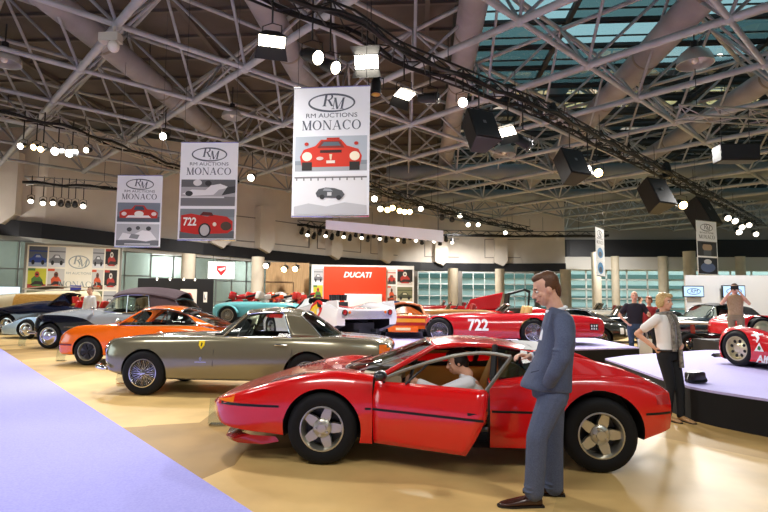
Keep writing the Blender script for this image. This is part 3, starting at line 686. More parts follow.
g = dict(wsb=(1.24, .73, .915), wsbc=(.95, .95), wst=(1.56, .545, 1.265), wstc=(1.47, 1.33), rail=[(1.75, .56, 1.295), (2.1, .56, 1.305)], bwt=(2.45, .52, 1.245), bwtc=(2.43, 1.315), bwb=(2.80, .66, .92), bwbc=(3.02, .935), belt=[(1.7, .755, .92), (2.3, .74, .922)], cut=(2.16, 2.33), ar=.02, cedge=[(2.27, .69, 1.05)], posts=[(1.47, 1.60)], pr=.008, tr=.010)
greenhouse(gc, g, GREY)
RLEATH = mat('red_leather', '9c1f1c', .5)
seat(gc, 1.92, -.33, .55, RLEATH, .3, False); seat(gc, 1.92, .33, .55, RLEATH, .3, False); steering(gc, (1.52, -.33, .92), .2, .45)
m = MB(); m.loft([[(1.02, y, .86), (1.06, y, .96), (1.3, y, .95), (1.36, y, .84)] for y in (-.6, 0, .6)]); m.build('dashboard', DARKIN, gc, 30)
for sg in (-1, 1):
    m = MB(); m.grid(B.side(.50, 2.10, .235, .262, sg, 12, 1, .012)); m.build('sill_trim', CHROME, gc, 0)
    m = MB(); m.grid(B.side(3.70, 3.86, .62, .82, sg, 4, 4, .012)); m.build('tail_lamp', AMBER, gc, 50)
    m = MB(); m.tube(cr([(-.60, sg * .78, .40), (-.80, sg * .70, .42), (-.90, sg * .50, .43)], 5), [.02] + [.038] * 10, 10); m.build('bumper', CHROME, gc, 60)
    m = MB(); m.tube(cr([(3.45, sg * .80, .46), (3.86, sg * .70, .47), (4.0, sg * .45, .48)], 5), [.02] + [.038] * 10, 10); m.build('bumper', CHROME, gc, 60)
    lamp(gc, 'headlamp', (-.70, sg * .58, .70), (-1, sg * .15, .1), .09, CLEARLENS)
    B.seam([(1.12, .26), (1.12, .5), (1.13, .70), (1.15, .90)], sg).build('door_seam', BLACK, gc, 0); B.seam([(2.22, .28), (2.32, .5), (2.36, .70), (2.36, .90)], sg).build('door_seam', BLACK, gc, 0)
m = MB(); m.tube([(2.10, -.852, .81), (2.18, -.868, .815), (2.30, -.85, .81)], .014, 8); m.build('door_handle', CHROME, gc)
f = lambda u, w, t: (.93 + u, -B.side_y(.93 + u, .80 + w) - t, .80 + w)
m = MB(); m.prism([(-.045, .06), (.045, .06), (.045, -.01), (.0, -.07), (-.045, -.01)], f, .002, .008); m.build('fender_shield', mat('yellow_enamel', 'f1d21c', .3), gc, 0)
m = MB(); m.prism([(-.01, .035), (.014, .025), (.006, -.03), (-.012, -.02)], f, .008, .010); m.build('shield_mark', BLACK, gc, 0)
f2 = lambda u, w, t: (.93 + u, -B.side_y(.93 + u, .585 + w) - t, .585 + w)
m = MB(); m.prism([(.02 * math.cos(a), .028 * math.sin(a)) for a in np.linspace(0, 2 * PI, 13)[:-1]], f2, .002, .006); m.prism([(-.09, -.055), (.09, -.055), (.09, -.048), (-.09, -.048)], f2, .002, .004); m.build('fender_badge', CHROME, gc, 0)
m = MB(); m.prism([(-.35, .40), (.35, .40), (.42, .53), (.30, .66), (-.30, .66), (-.42, .53)], lambda u, w, t: (t, u, w), -.82, -.70); m.build('grille', mat('grille_mesh', '55565a', .3, .9), gc, 0)
# ------------------------------------------------------------------ orange rear-engined coupe
ORG = paint('orange_paint', 'f56d0e', .22)
oc = thing('rear_engined_coupe', 'bright orange fastback coupe with black petal wheels, behind the bronze-grey coupe', 'car', (-7.5, 12.38, 0))
B = Body([(-.82, .52, .30, .45, .56, .9, .60), (-.76, .66, .25, .45, .62, .9, .66), (-.6, .74, .22, .48, .76, .88, .72), (-.35, .79, .22, .5, .87, .80, .79), (-.1, .805, .22, .52, .895, .80, .83), (.3, .805, .22, .54, .90, .86, .91), (.8, .80, .21, .54, .90, .90, .94), (1.4, .80, .21, .54, .905, .90, .93), (1.9, .815, .22, .54, .91, .88, .93), (2.4, .825, .24, .54, .90, .86, .90), (2.8, .80, .27, .53, .83, .84, .83), (3.1, .72, .30, .52, .72, .85, .73), (3.22, .60, .34, .5, .62, .88, .64)], sill=.9)
tub = MB(); tub.box((1.35, 0, .85), (1.6, 1.2, .9))
make_body(B, oc, ORG, [(0, .315), (2.27, .315)], .365, .3, [tub], 64)
four_wheels(oc, (0, 2.27), .315, .315, .20, .205, .71, .72, 'fuchs', rimmat=SILVER, spin=.6)
g = dict(wsb=(.62, .70, .90), wsbc=(.36, .93), wst=(1.10, .545, 1.225), wstc=(1.0, 1.30), rail=[(1.4, .56, 1.275), (1.8, .555, 1.26)], bwt=(2.05, .54, 1.20), bwtc=(1.98, 1.285), bwb=(2.85, .58, .90), bwbc=(2.95, .87), belt=[(1.3, .735, .905), (2.2, .73, .915)], cut=(2.02, 2.50), ar=.02, cedge=[(2.38, .66, 1.02), (2.2, .59, 1.14)], posts=[(.92, 1.20), (1.80, 1.72)], pr=.012, tr=.012)
greenhouse(oc, g, ORG)
seat(oc, 1.30, -.33, .50, DARKIN, .35); seat(oc, 1.30, .33, .50, DARKIN, .35); steering(oc, (.92, -.33, .86), .19, .45, mat('pale_steering', '8a8880', .4))
m = MB(); m.loft([[(.45, y, .84), (.5, y, .93), (.75, y, .93), (.80, y, .82)] for y in (-.6, 0, .6)]); m.build('dashboard', DARKIN, oc, 30)
for sg in (-1, 1):
    m = MB(); m.grid(B.side(.42, 1.86, .30, .40, sg, 12, 1, .003)); m.build('side_stripe', BLACK, oc, 0)
    m = MB(); m.grid(B.side(-.80, -.38, .44, .475, sg, 8, 1, .008)); m.build('bumper_strip', mat('dark_red_strip', '7e1a14', .4), oc, 0)
    m = MB(); m.grid(B.side(-.74, -.62, .49, .54, sg, 4, 1, .010)); m.build('turn_signal', AMBER, oc, 0)
    lamp(oc, 'headlamp', (-.60, sg * .56, .70), (-1, sg * .1, .75), .10, CLEARLENS)
    B.seam([(.60, .24), (.62, .6), (.64, .88)], sg).build('door_seam', BLACK, oc, 0); B.seam([(1.70, .26), (1.86, .5), (1.86, .88)], sg).build('door_seam', BLACK, oc, 0)
    m = MB(); m.grid(B.side(.42, 1.9, .205, .225, sg, 8, 1, .01)); m.build('sill_trim', CHROME, oc, 0)
m = MB(); m.tube([(1.62, -.825, .76), (1.68, -.84, .765), (1.76, -.825, .76)], .012, 8); m.build('door_handle', CHROME, oc)
m = MB(); m.ball((.70, -.80, 1.0), (.06, .09, .05), 12, 8); m.cyl((.70, -.76, .91), (.70, -.79, 1.0), .012, n=6); m.build('mirror', CHROME, oc)
m = MB()
for k in range(5): m.tube([(2.06 + .16 * k, y, 1.305 - .095 * k + .0 - abs(y) * .10) for y in (-.5, -.25, 0, .25, .5)], .018, 6)
m.parts('window_louvre', BLACK, oc, 40)
# ------------------------------------------------------------------ two-tone drophead with purple-brown hood
bx, by = -11.08, 15.18
dk = paint('midnight_paint', '0d1120', .15); silv = paint('silver_blue_paint', '9aa3ab', .25, .5); hoodM = noisy('aubergine_hood_cloth', '4a3a3f', '3f3136', 30, .85)
dc = thing('drophead_coupe', 'large dark two-tone convertible with a raised purple-brown cloth roof, behind the orange coupe', 'car', (bx, by + .88, 0))
B = Body([(-.72, .30, .50, .62, .80, .86, .86), (-.66, .55, .42, .62, .90, .82, .93), (-.5, .74, .36, .6, .97, .80, 1.02), (-.2, .84, .32, .58, 1.02, .80, 1.10), (.3, .86, .30, .56, 1.01, .82, 1.17), (1.0, .86, .28, .56, 1.0, .86, 1.20), (1.7, .86, .28, .56, 1.03, .88, 1.20), (2.6, .86, .28, .56, 1.05, .88, 1.14), (3.3, .85, .30, .58, 1.05, .84, 1.10), (4.0, .80, .36, .60, .98, .84, 1.02), (4.45, .66, .42, .62, .84, .85, .88), (4.6, .5, .5, .65, .74, .86, .76)], sill=.9)
tub = MB(); tub.box((2.6, 0, 1.0), (1.7, 1.30, .9))
o = make_body(B, dc, silv, [(0, .375), (3.0, .375)], .43, .32, [tub], 64)
tt = paint('two_tone_paint', '9aa3ab', .2); n_ = tt.node_tree.nodes; l_ = tt.node_tree.links   # dark sweeping wings below a silver bonnet and flank
tc_ = n_.new('ShaderNodeTexCoord'); sx = n_.new('ShaderNodeSeparateXYZ'); l_.new(tc_.outputs['Object'], sx.inputs[0])
mr = n_.new('ShaderNodeFloatCurve'); mp_ = n_.new('ShaderNodeMapRange'); mp_.inputs[1].default_value = -.8; mp_.inputs[2].default_value = 4.7; l_.new(sx.outputs['X'], mp_.inputs[0]); l_.new(mp_.outputs[0], mr.inputs['Value'])
cv = mr.mapping.curves[0]; cv.points[0].location = (0, .95); cv.points[1].location = (1, .80)
for a, b_ in ((.15, 1.0), (.32, .92), (.46, .66), (.56, .66), (.70, .90), (.85, .86)): cv.points.new(a, b_)
mr.mapping.use_clip = False; mr.mapping.update()
lt = n_.new('ShaderNodeMath'); lt.operation = 'LESS_THAN'; l_.new(sx.outputs['Z'], lt.inputs[0]); l_.new(mr.outputs[0], lt.inputs[1])
mx_ = n_.new('ShaderNodeMix'); mx_.data_type = 'RGBA'; mx_.inputs[6].default_value = (*lin('90959a'), 1); mx_.inputs[7].default_value = (*lin('0d1120'), 1); l_.new(lt.outputs[0], mx_.inputs[0]); l_.new(mx_.outputs[2], n_['Principled BSDF'].inputs['Base Color'])
o.data.materials[0] = tt
four_wheels(dc, (0, 3.0), .375, .375, .19, .255, .75, .75, 'disc', rimmat=CHROME)
g = dict(wsb=(1.60, .70, 1.13), wsbc=(1.42, 1.20), wst=(1.86, .60, 1.54), wstc=(1.80, 1.60), rail=[(2.2, .64, 1.61), (2.8, .66, 1.62), (3.4, .66, 1.56)], bwt=(3.75, .62, 1.46), bwtc=(3.75, 1.52), bwb=(4.08, .66, 1.06), bwbc=(4.15, 1.08), belt=[(2.0, .755, 1.10), (3.0, .77, 1.09), (3.6, .75, 1.08)], cut=(2.95, 3.05), ar=.022, roofmat=hoodM, posts=[(2.35, 2.30)], pr=.012, apm=silv)
greenhouse(dc, g, silv)
m = MB(); m.grid(coons(cr([(1.80, -.62, 1.55), (1.76, 0, 1.63), (1.80, .62, 1.55)], 6), cr([(3.76, -.66, 1.47), (3.82, 0, 1.58), (3.76, .66, 1.47)], 6), cr([(1.80, -.62, 1.55), (2.2, -.67, 1.64), (2.8, -.69, 1.65), (3.4, -.69, 1.58), (3.76, -.66, 1.47)], 4), cr([(1.80, .62, 1.55), (2.2, .67, 1.64), (2.8, .69, 1.65), (3.4, .69, 1.58), (3.76, .66, 1.47)], 4), 14, 18)); m.v = [(x, y, z + .13 * (1 - (y / .69) ** 2)) for x, y, z in m.v]; m.build('soft_top', hoodM, dc, 60, solid=.03)
CREAML = mat('cream_leather', 'd8cfa8', .55)
seat(dc, 2.4, -.35, .75, CREAML, .3, False); seat(dc, 2.4, .35, .75, CREAML, .3, False); steering(dc, (1.98, .35, 1.13), .2, .45)
for sg in (-1, 1):
    lamp(dc, 'headlamp', (-.58, sg * .50, .90), (-1, 0, .05), .11, CLEARLENS)
    m = MB(); m.tube([(.5, sg * .875, .66), (1.6, sg * .885, .62), (3.0, sg * .88, .60), (4.2, sg * .79, .66)], .012, 6); m.build('side_trim', CHROME, dc)
    B.seam([(1.55, .32), (1.55, .7), (1.57, 1.03)], sg).build('door_seam', BLACK, dc, 0); B.seam([(2.70, .32), (2.72, .7), (2.72, 1.03)], sg).build('door_seam', BLACK, dc, 0)
bumper(dc, cr([(-.35, -.86, .46), (-.80, -.62, .46), (-.92, 0, .46), (-.80, .62, .46), (-.35, .86, .46)], 5), .04)
m = MB(); m.ball((1.30, -.80, 1.2), (.06, .08, .05), 12, 8); m.cyl((1.30, -.74, 1.02), (1.3, -.79, 1.2), .01, n=6); m.build('mirror', CHROME, dc)
# ------------------------------------------------------------------ pale blue streamlined roadster
pb = paint('pale_blue_paint', 'bfe0ff', .22)
br = thing('streamlined_roadster', 'pale blue roadster with a long low pointed nose and chrome wheel', 'car', (-14.5, 19.5, 0))
B = Body([(-1.30, .30, .18, .26, .36, .9, .38), (-1.2, .5, .15, .28, .42, .9, .44), (-.8, .70, .14, .34, .55, .88, .56), (-.4, .78, .14, .4, .70, .82, .66), (0, .80, .15, .46, .80, .80, .72), (.5, .80, .18, .48, .78, .84, .80), (1.2, .80, .2, .48, .78, .86, .84), (2.0, .80, .2, .48, .80, .86, .84), (2.6, .80, .2, .48, .84, .84, .84), (3.2, .68, .26, .48, .74, .85, .76), (3.6, .42, .34, .48, .6, .86, .62)], sill=.9)
tub = MB(); tub.box((1.75, 0, .9), (.9, 1.1, .8))
make_body(B, br, pb, [(0, .345), (2.5, .345)], .385, .3, [tub], 50)
four_wheels(br, (0, 2.5), .345, .345, .17, .235, .71, .71, 'disc', rimmat=CHROME)
m = MB(); m.grid(coons(cr([(1.3, -.62, .84), (1.1, 0, .86), (1.3, .62, .84)], 5), cr([(1.55, -.52, 1.12), (1.42, 0, 1.15), (1.55, .52, 1.12)], 5), [(1.3, -.62, .84), (1.55, -.52, 1.12)], [(1.3, .62, .84), (1.55, .52, 1.12)])); m.build('windshield', GLASS, br, 60)
seat(br, 1.8, -.3, .5, TAN, .3, False); seat(br, 1.8, .3, .5, TAN, .3, False); steering(br, (1.5, -.3, .82))
for sg in (-1, 1): lamp(br, 'headlamp', (-.62, sg * .60, .60), (-1, 0, .6), .09, CLEARLENS)
# ------------------------------------------------------------------ navy saloon at the left edge
nv = paint('navy_paint', '0f1830', .15)
ns = thing('vintage_convertible', 'dark navy open car with red seats behind the pale blue roadster', 'car', (-17.0, 21.7, 0))
B = Body([(-1.0, .40, .5, .7, .9, .86, .95), (-.9, .6, .42, .68, 1.0, .86, 1.04), (-.5, .84, .36, .66, 1.06, .84, 1.14), (0, .90, .34, .64, 1.12, .82, 1.25), (.6, .90, .32, .62, 1.10, .84, 1.36), (1.3, .90, .3, .62, 1.10, .88, 1.40), (2.2, .90, .3, .62, 1.10, .88, 1.32), (3.2, .88, .32, .62, 1.08, .86, 1.2), (4.0, .78, .4, .62, .96, .86, 1.0), (4.3, .55, .5, .65, .8, .86, .84)], sill=.9)
tub = MB(); tub.box((2.55, 0, 1.15), (1.7, 1.3, .8))
make_body(B, ns, nv, [(0, .40), (3.1, .40)], .46, .32, [tub], 50)
four_wheels(ns, (0, 3.1), .40, .40, .18, .27, .79, .79, 'disc', rimmat=CHROME)
wb_, wt_ = cr([(1.55, -.68, 1.16), (1.35, 0, 1.38), (1.55, .68, 1.16)], 5), cr([(2.15, -.58, 1.66), (2.02, 0, 1.72), (2.15, .58, 1.66)], 5)
m = MB(); m.grid(coons(wb_, wt_, [wb_[0], wt_[0]], [wb_[-1], wt_[-1]])); m.build('windshield', GLASS, ns, 60)
m = MB(); m.tube([wb_[0]] + wt_ + [wb_[-1]], .035, 6); m.build('windshield_frame', BLACK, ns)
RSEAT = mat('bright_red_leather', 'c8281e', .45)
for x in (2.35, 3.0): seat(ns, x, -.34, .86, RSEAT, .3, False); seat(ns, x, .34, .86, RSEAT, .3, False)
cw_scale = 1.17
steering(ns, (2.0, -.35, 1.25))
m = MB()
for y in (-.3, .3): m.loft([[(2.5, y - .2, 1.30), (2.5, y + .2, 1.30), (2.45, y + .17, 1.58), (2.45, y - .17, 1.58)], [(2.62, y - .2, 1.30), (2.62, y + .2, 1.30), (2.56, y + .17, 1.58), (2.56, y - .17, 1.58)]])
m.parts('seat_back', RSEAT, ns, 0, bevel=.03)
for sg in (-1, 1): lamp(ns, 'headlamp', (-.75, sg * .5, 1.0), (-1, 0, .05), .12, CLEARLENS)
bumper(ns, cr([(-.6, -.88, .5), (-1.1, -.6, .5), (-1.2, 0, .5), (-1.1, .6, .5), (-.6, .88, .5)], 5), .04)
# ------------------------------------------------------------------ cream and wood tourer further left
cw = thing('wood_bodied_tourer', 'cream vintage car with a honey-wood body, behind the navy open car', 'car', (-20.2, 24.2, 0))
ivory = paint('ivory_paint', 'efe2bd', .3); wood = noisy('honey_wood', 'e0b062', 'c89448', 6, .4, stretch=(1, 6, 6))
B = Body([(-.8, .30, .5, .7, 1.0, .8, 1.1), (-.6, .5, .45, .7, 1.15, .75, 1.25), (0, .6, .42, .7, 1.25, .75, 1.38), (.9, .75, .4, .7, 1.34, .8, 1.45), (1.8, .82, .4, .7, 1.45, .86, 1.5), (3.2, .82, .4, .7, 1.52, .86, 1.6), (3.9, .78, .42, .7, 1.50, .86, 1.58), (4.1, .7, .5, .7, 1.3, .86, 1.4)], sill=.92)
tub = MB(); tub.box((2.6, 0, 1.3), (1.9, 1.3, .9))
make_body(B, cw, ivory, [(0, .42), (3.2, .42)], .48, .3, [tub], 44)
four_wheels(cw, (0, 3.2), .42, .42, .16, .28, .74, .74, 'wire', rimmat=ivory, seg=24)
m = MB(); m.grid(B.side(1.2, 4.0, .8, 1.40, -1, 10, 4, .02)); m.build('wood_side', wood, cw, 50); m = MB(); m.grid(B.side(1.2, 4.0, .8, 1.40, 1, 10, 4, .02)); m.build('wood_side', wood, cw, 50)
m = MB(); m.loft([[(1.5, y, 1.62), (2.6, y, 1.74), (3.9, y, 1.70), (3.9, y, 1.67), (2.6, y, 1.71), (1.5, y, 1.59)] for y in (-.7, 0, .7)]); m.build('folded_hood', mat('pale_hood_cloth', 'e6dcc0', .8), cw, 40)
seat(cw, 2.2, -.35, .95, TAN, .2, False); seat(cw, 2.2, .35, .95, TAN, .2, False); cw.scale = (1.15, 1.1, 1.2)
REDD = paint('deep_red_paint', 'c0171a', .22)
# ------------------------------------------------------------------ teal cycle-winged racer on a plinth
TEAL = paint('teal_paint', '6fc4c8', .3)
tz = .54; pl = MB(); pl.box((-5.0, 21.0, tz / 2), (7.2, 2.6, tz)); tag(pl.build('display_plinth', mat('dark_plinth_paint', '26262a', .6), None, 0), 'dark low plinth that carries the teal open-wheeled racer', 'plinth')
tr = thing('vintage_racer', 'teal vintage racing car with separate wings over its wheels', 'car', (-7.75, 21.0, tz))
B = Body([(-.55, .22, .3, .5, .66, .86, .70), (-.4, .34, .26, .5, .74, .86, .80), (.2, .40, .26, .5, .80, .84, .88), (1.0, .50, .26, .5, .82, .84, .90), (1.8, .55, .26, .5, .84, .84, .88), (2.6, .46, .3, .5, .80, .84, .86), (3.2, .26, .38, .55, .68, .86, .72), (3.4, .1, .48, .56, .62, .86, .63)], sill=.8)
tub = MB(); tub.box((1.75, 0, .95), (.6, .7, .6))
make_body(B, tr, TEAL, [], .3, .3, [tub], 40)
for x, w in ((0.25, .40), (2.75, .42)):
    for sg in (-1, 1):
        wheel(tr, x, sg * .70, .36, .36, .15, .24, 'wire', sg, rimmat=SILVER, seg=28)
        m = MB(); rows = []
        for a in np.linspace(-.5, 2.9, 16): rows.append([(x - .42 * math.cos(a), sg * (.70 + d), .36 + .42 * math.sin(a) - abs(d) * .2) for d in (-.13, -.06, 0, .06, .13)])
        m.grid(rows); m.build('cycle_wing', TEAL, tr, 60, solid=.02)
    m = MB(); m.cyl((x, -.66, .36), (x, .66, .36), .03, n=8); m.build('axle', STEEL, tr)
m = MB(); m.grid(coons([(1.35, -.35, .86), (1.25, 0, .90), (1.35, .35, .86)], [(1.45, -.28, 1.02), (1.37, 0, 1.05), (1.45, .28, 1.02)], [(1.35, -.35, .86), (1.45, -.28, 1.02)], [(1.35, .35, .86), (1.45, .28, 1.02)])); m.build('aero_screen', GLASS, tr, 60)
seat(tr, 1.7, 0, .55, RLEATH, .2, False, .9)
# ================================================================== STAGES AND THEIR CARS
SZ = .43
stage_top = noisy('pale_lavender_stage_cloth', 'c0b9ea', 'b6afe4', 40, .9); skirt = mat('black_stage_skirt', '0b0b0d', .8)
def stage(poly, label, name='stage'):
    t = thing(name, label, 'stage', (poly[0][0], poly[0][1], 0)); ox, oy = poly[0]
    q = [(x - ox, y - oy) for x, y in poly]
    m = MB(); m.prism(q, lambda u, w, z: (u, w, z), 0, SZ - .03); m.build('skirt', skirt, t, 0)
    m = MB(); m.prism(q, lambda u, w, z: (u, w, z), SZ - .03, SZ); m.build('top', stage_top, t, 0); return t
stage([(-2.6, 11.6), (1.0, 11.6), (5.25, 13.3), (5.25, 16.6), (1.5, 16.9), (1.5, 19.6), (-5.6, 19.4), (-5.6, 14.2), (-3.6, 13.6)], 'low lavender-topped stage under the number 722 racer and the orange racer')
def sp(px, py):
    p = at(px, py, z=SZ); return (p.x, p.y)
edge = [sp(605, 358.5), sp(630, 367), sp(658, 377), sp(690, 386.5), sp(715, 391), sp(745, 395.5), sp(790, 402)]
stage([(4.2, 11.3)] + edge + [(6.6, 4.9), (9, 4.6), (12, 8), (12, 12.9), (6.6, 12.9)], 'lavender-topped stage with a curved black front, at the right')
# ------------------------------------------------------------------ red number 722 barchetta
RED2 = paint('racing_red_paint', 'c9101c', .2)
ra = thing('sports_racer', 'red open racing car with a white number 722 painted on its flank', 'car', (.47, 14.35, SZ))
B = Body([(-.36, .20, .36, .48, .56, .86, .58), (-.33, .42, .30, .46, .62, .86, .64), (-.2, .60, .26, .44, .67, .84, .69), (0, .70, .17, .40, .71, .82, .72), (.4, .74, .14, .40, .74, .82, .77), (1.0, .76, .13, .40, .75, .82, .80), (1.8, .77, .13, .40, .76, .82, .80), (2.4, .78, .14, .42, .78, .82, .80), (2.9, .78, .16, .43, .77, .80, .80), (3.5, .74, .18, .42, .73, .82, .76), (3.95, .66, .20, .42, .69, .84, .71), (4.14, .54, .26, .44, .62, .86, .64), (4.20, .40, .32, .45, .54, .86, .56)], sill=.86)
tub = MB(); tub.box((1.95, 0, .9), (.85, 1.1, .9))
make_body(B, ra, RED2, [(0, .32), (2.35, .32)], .36, .3, [tub], 60)
four_wheels(ra, (0, 2.35), .32, .32, .17, .215, .66, .68, 'wire', rimmat=CHROME)
u = lambda x, z: (x, -B.side_y(x, z) - .006, z)
p0, px_, py_ = V(u(1.30, .53)), V((1, 0, 0)), V(u(1.30, .66)) - V(u(1.30, .40))
text_mesh('number', '722', .40, WHITE, ra, frame(u(.97, .475), V(u(1.4, .475)) - V(u(.6, .475)), py_), bold=.012, sx=.86, depth=.004)
wsr = cr([(1.62, -.56, .80), (1.50, 0, .84), (1.62, .56, .80)], 5); wst_ = cr([(1.82, -.50, .98), (1.72, 0, 1.03), (1.82, .50, .98)], 5)
m = MB(); m.grid(coons(wsr, wst_, [wsr[0], wst_[0]], [wsr[-1], wst_[-1]])); m.build('windshield', GLASS, ra, 60)
m = MB(); m.tube([wsr[0]] + wst_ + [wsr[-1]], .012, 6); m.build('windshield_frame', CHROME, ra)
for y in (-.28, .28): seat(ra, 1.95, y, .45, TAN, .25, False, .95)
steering(ra, (1.72, -.28, .78), .19, .4)
m = MB(); m.loft([[(2.36, y * s_, .78 + h * (1 - abs(y) / .25) ** .5 * 0 + (z - .78))] * 1 for y, s_, h, z in []] or [[(x, w * math.cos(a), .78 + hh * math.sin(a)) for a in np.linspace(0, PI, 9)] + [(x, w * math.cos(a), .76) for a in np.linspace(PI, 0, 3)] for x, w, hh in ((2.36, .20, .14), (2.5, .20, .16), (2.75, .16, .12), (3.1, .07, .04))]); m.build('headrest_fairing', RED2, ra, 50)
for sg in (-1, 1): lamp(ra, 'headlamp', (-.24, sg * .45, .60), (-1, sg * .25, .2), .085, CLEARLENS); lamp(ra, 'tail_lamp', (4.16, sg * .40, .55), (1, sg * .3, 0), .04, REDLENS)
m = MB(); m.prism([(-.16, .47), (.16, .47), (.16, .60), (-.16, .60)], lambda a, b_, t: (t, a - .05, b_), 4.19, 4.23); m.build('number_plate', BLACK, ra, 0)
m = MB(); m.grid(B.side(3.74, 3.96, .38, .54, -1, 4, 3, .004)); m.build('flank_plate', BLACK, ra, 0)
m = MB()
for k, (x, z) in enumerate(((3.77, .49), (3.84, .49), (3.90, .49), (3.77, .42), (3.83, .42), (3.89, .42))): m.grid(B.side(x, x + .03, z - .02, z + .025, -1, 2, 1, .007))
m.parts('plate_mark', WHITE, ra, 0)
# ------------------------------------------------------------------ orange racer, tail towards us
o2 = thing('racing_coupe', 'orange racing car seen from behind, right of the white racer', 'car', (-.50, 18.35, SZ), -PI / 2)
# local: nose at -x (away), tail at +x (towards the camera)
B = Body([(-.9, .4, .2, .35, .45, .9, .47), (-.7, .7, .16, .38, .55, .9, .57), (0, .85, .14, .4, .68, .86, .62), (.8, .85, .14, .4, .62, .88, .66), (1.6, .86, .14, .4, .64, .9, .66), (2.3, .87, .16, .42, .70, .9, .66), (2.9, .86, .22, .44, .68, .92, .68), (3.05, .82, .28, .45, .65, .93, .65)], sill=.9)
tub = MB(); tub.box((1.2, 0, .75), (.9, 1.2, .7))
make_body(B, o2, ORG, [(0, .3), (2.4, .31)], .36, .36, [tub], 44)
four_wheels(o2, (0, 2.4), .31, .31, .28, .18, .70, .70, 'slot')
hoop = cr([(1.9, -.62, .64), (1.75, -.50, .93), (1.72, 0, 1.02), (1.75, .50, .93), (1.9, .62, .64)], 5)
m = MB(); m.grid(coons([(2.55, -.62, .68), (2.6, 0, .69), (2.55, .62, .68)], cr([(1.75, -.50, .93), (1.72, 0, 1.02), (1.75, .50, .93)], 5), [(2.55, -.62, .68), (1.75, -.50, .93)], [(2.55, .62, .68), (1.75, .50, .93)])); m.build('rear_window', GLASS, o2, 60)
m = MB(); m.tube([(2.55, -.62, .68), (1.75, -.50, .93)] + cr([(1.75, -.50, .93), (1.72, 0, 1.02), (1.75, .50, .93)], 5)[1:-1] + [(1.75, .50, .93), (2.55, .62, .68)], .035, 8); m.build('window_surround', paint('peach_paint', 'f2a06a', .3), o2)
m = MB(); m.grid(coons(cr([(.75, -.6, .64), (.5, 0, .68), (.75, .6, .64)], 5), cr([(1.15, -.50, .93), (1.05, 0, .99), (1.15, .50, .93)], 5), [(.75, -.6, .64), (1.15, -.50, .93)], [(.75, .6, .64), (1.15, .50, .93)])); m.build('windshield', GLASS, o2, 60)
m = MB(); m.grid(coons([(1.13, -.5, .93), (1.75, -.5, .93)], [(1.13, .5, .93), (1.75, .5, .93)], cr([(1.13, -.5, .93), (1.05, 0, 1.0), (1.13, .5, .93)], 5), cr([(1.75, -.5, .93), (1.72, 0, 1.02), (1.75, .5, .93)], 5))); m.build('roof', ORG, o2, 60, solid=.03)
for (z0, z1, nm, c) in ((.58, .64, 'upper_band', 'c81a10'), (.47, .57, 'yellow_band', 'f6a61c'), (.38, .46, 'lower_band', 'a81510')):
    m = MB(); m.box((3.06, 0, (z0 + z1) / 2), (.03, 1.5, z1 - z0)); m.build(nm, paint('band_' + c, c, .3), o2, 0)
m = MB(); m.box((3.10, 0, .27), (.10, .86, .17)); m.build('tail_box', ORG, o2, 0, bevel=.02); m = MB(); m.box((3.155, 0, .28), (.01, .42, .07)); m.build('plate', mat('cream_plate', 'fbe9b0', .4), o2, 0)
for sg in (-1, 1): m = MB(); m.cyl((2.95, sg * .55, .24), (3.15, sg * .55, .24), .05, n=10); m.build('exhaust', STEEL, o2); m = MB(); m.loft([[(3.0, sg * .80, .62), (3.0, sg * 1.0, .40), (3.0, sg * .98, .22), (3.0, sg * .8, .2)], [(2.2, sg * .84, .66), (2.2, sg * .98, .45), (2.2, sg * .98, .2), (2.2, sg * .8, .2)]]); m.build('rear_wing_flare', ORG, o2, 40)
# ------------------------------------------------------------------ white racer, three-quarter rear
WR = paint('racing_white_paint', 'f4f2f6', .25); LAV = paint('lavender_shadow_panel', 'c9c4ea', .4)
w2 = thing('endurance_racer', 'white racing car seen from behind with a red and yellow roundel', 'car', (-3.42, 14.95, SZ), math.radians(-48))
B = Body([(x_, w_, a1, a2 * 1.2, a3 * 1.18, a4, a5 * 1.18) for x_, w_, a1, a2, a3, a4, a5 in [(-1.0, .4, .2, .34, .42, .9, .44), (-.8, .75, .16, .36, .52, .9, .52), (-.3, .90, .14, .38, .70, .86, .58), (0, .93, .14, .4, .76, .84, .60), (.5, .93, .14, .4, .70, .86, .66), (1.2, .93, .14, .42, .72, .88, .72), (1.9, .95, .16, .46, .82, .86, .76), (2.3, .96, .2, .5, .88, .86, .78), (2.8, .95, .36, .56, .84, .88, .76), (3.15, .92, .46, .58, .78, .9, .74), (3.25, .88, .50, .58, .74, .92, .72)]], sill=.92)
tub = MB(); tub.box((.95, 0, .9), (.8, 1.0, .9)); eb = MB(); eb.box((2.95, 0, .42), (.9, 1.3, .46))
make_body(B, w2, WR, [(0, .31), (2.3, .33)], (.36, .345), .40, [tub, eb], 50)
four_wheels(w2, (0, 2.3), .33, .32, .34, .19, .74, .74, 'slot')
for sg in (-1, 1):
    lamp(w2, 'tail_lamp', (3.26, sg * .66, .80), (1, 0, 0), .06, REDLENS, BLACK); lamp(w2, 'tail_lamp', (3.26, sg * .52, .80), (1, 0, 0), .035, AMBER, None)
    f = lambda a, b_, t: (a, sg * (.80 + t), b_)
    m = MB(); m.prism([(2.4, .95), (2.8, 1.06), (3.20, 1.08), (3.24, .86), (2.6, .90)], f, 0, .04); m.build('tail_fin', WR, w2, 0, bevel=.01)
m = MB(); m.prism([(2.42 + .27 * math.cos(a), .86 + .22 * math.sin(a)) for a in np.linspace(0, 2 * PI, 29)[:-1]], lambda a, b_, t: (a, -B.side_y(a, min(b_, 1.0)) * (1 if b_ < 1.0 else .98) - t, b_), .004, .010); m.build('roundel', mat('roundel_red', 'd8241c', .4), w2, 0)
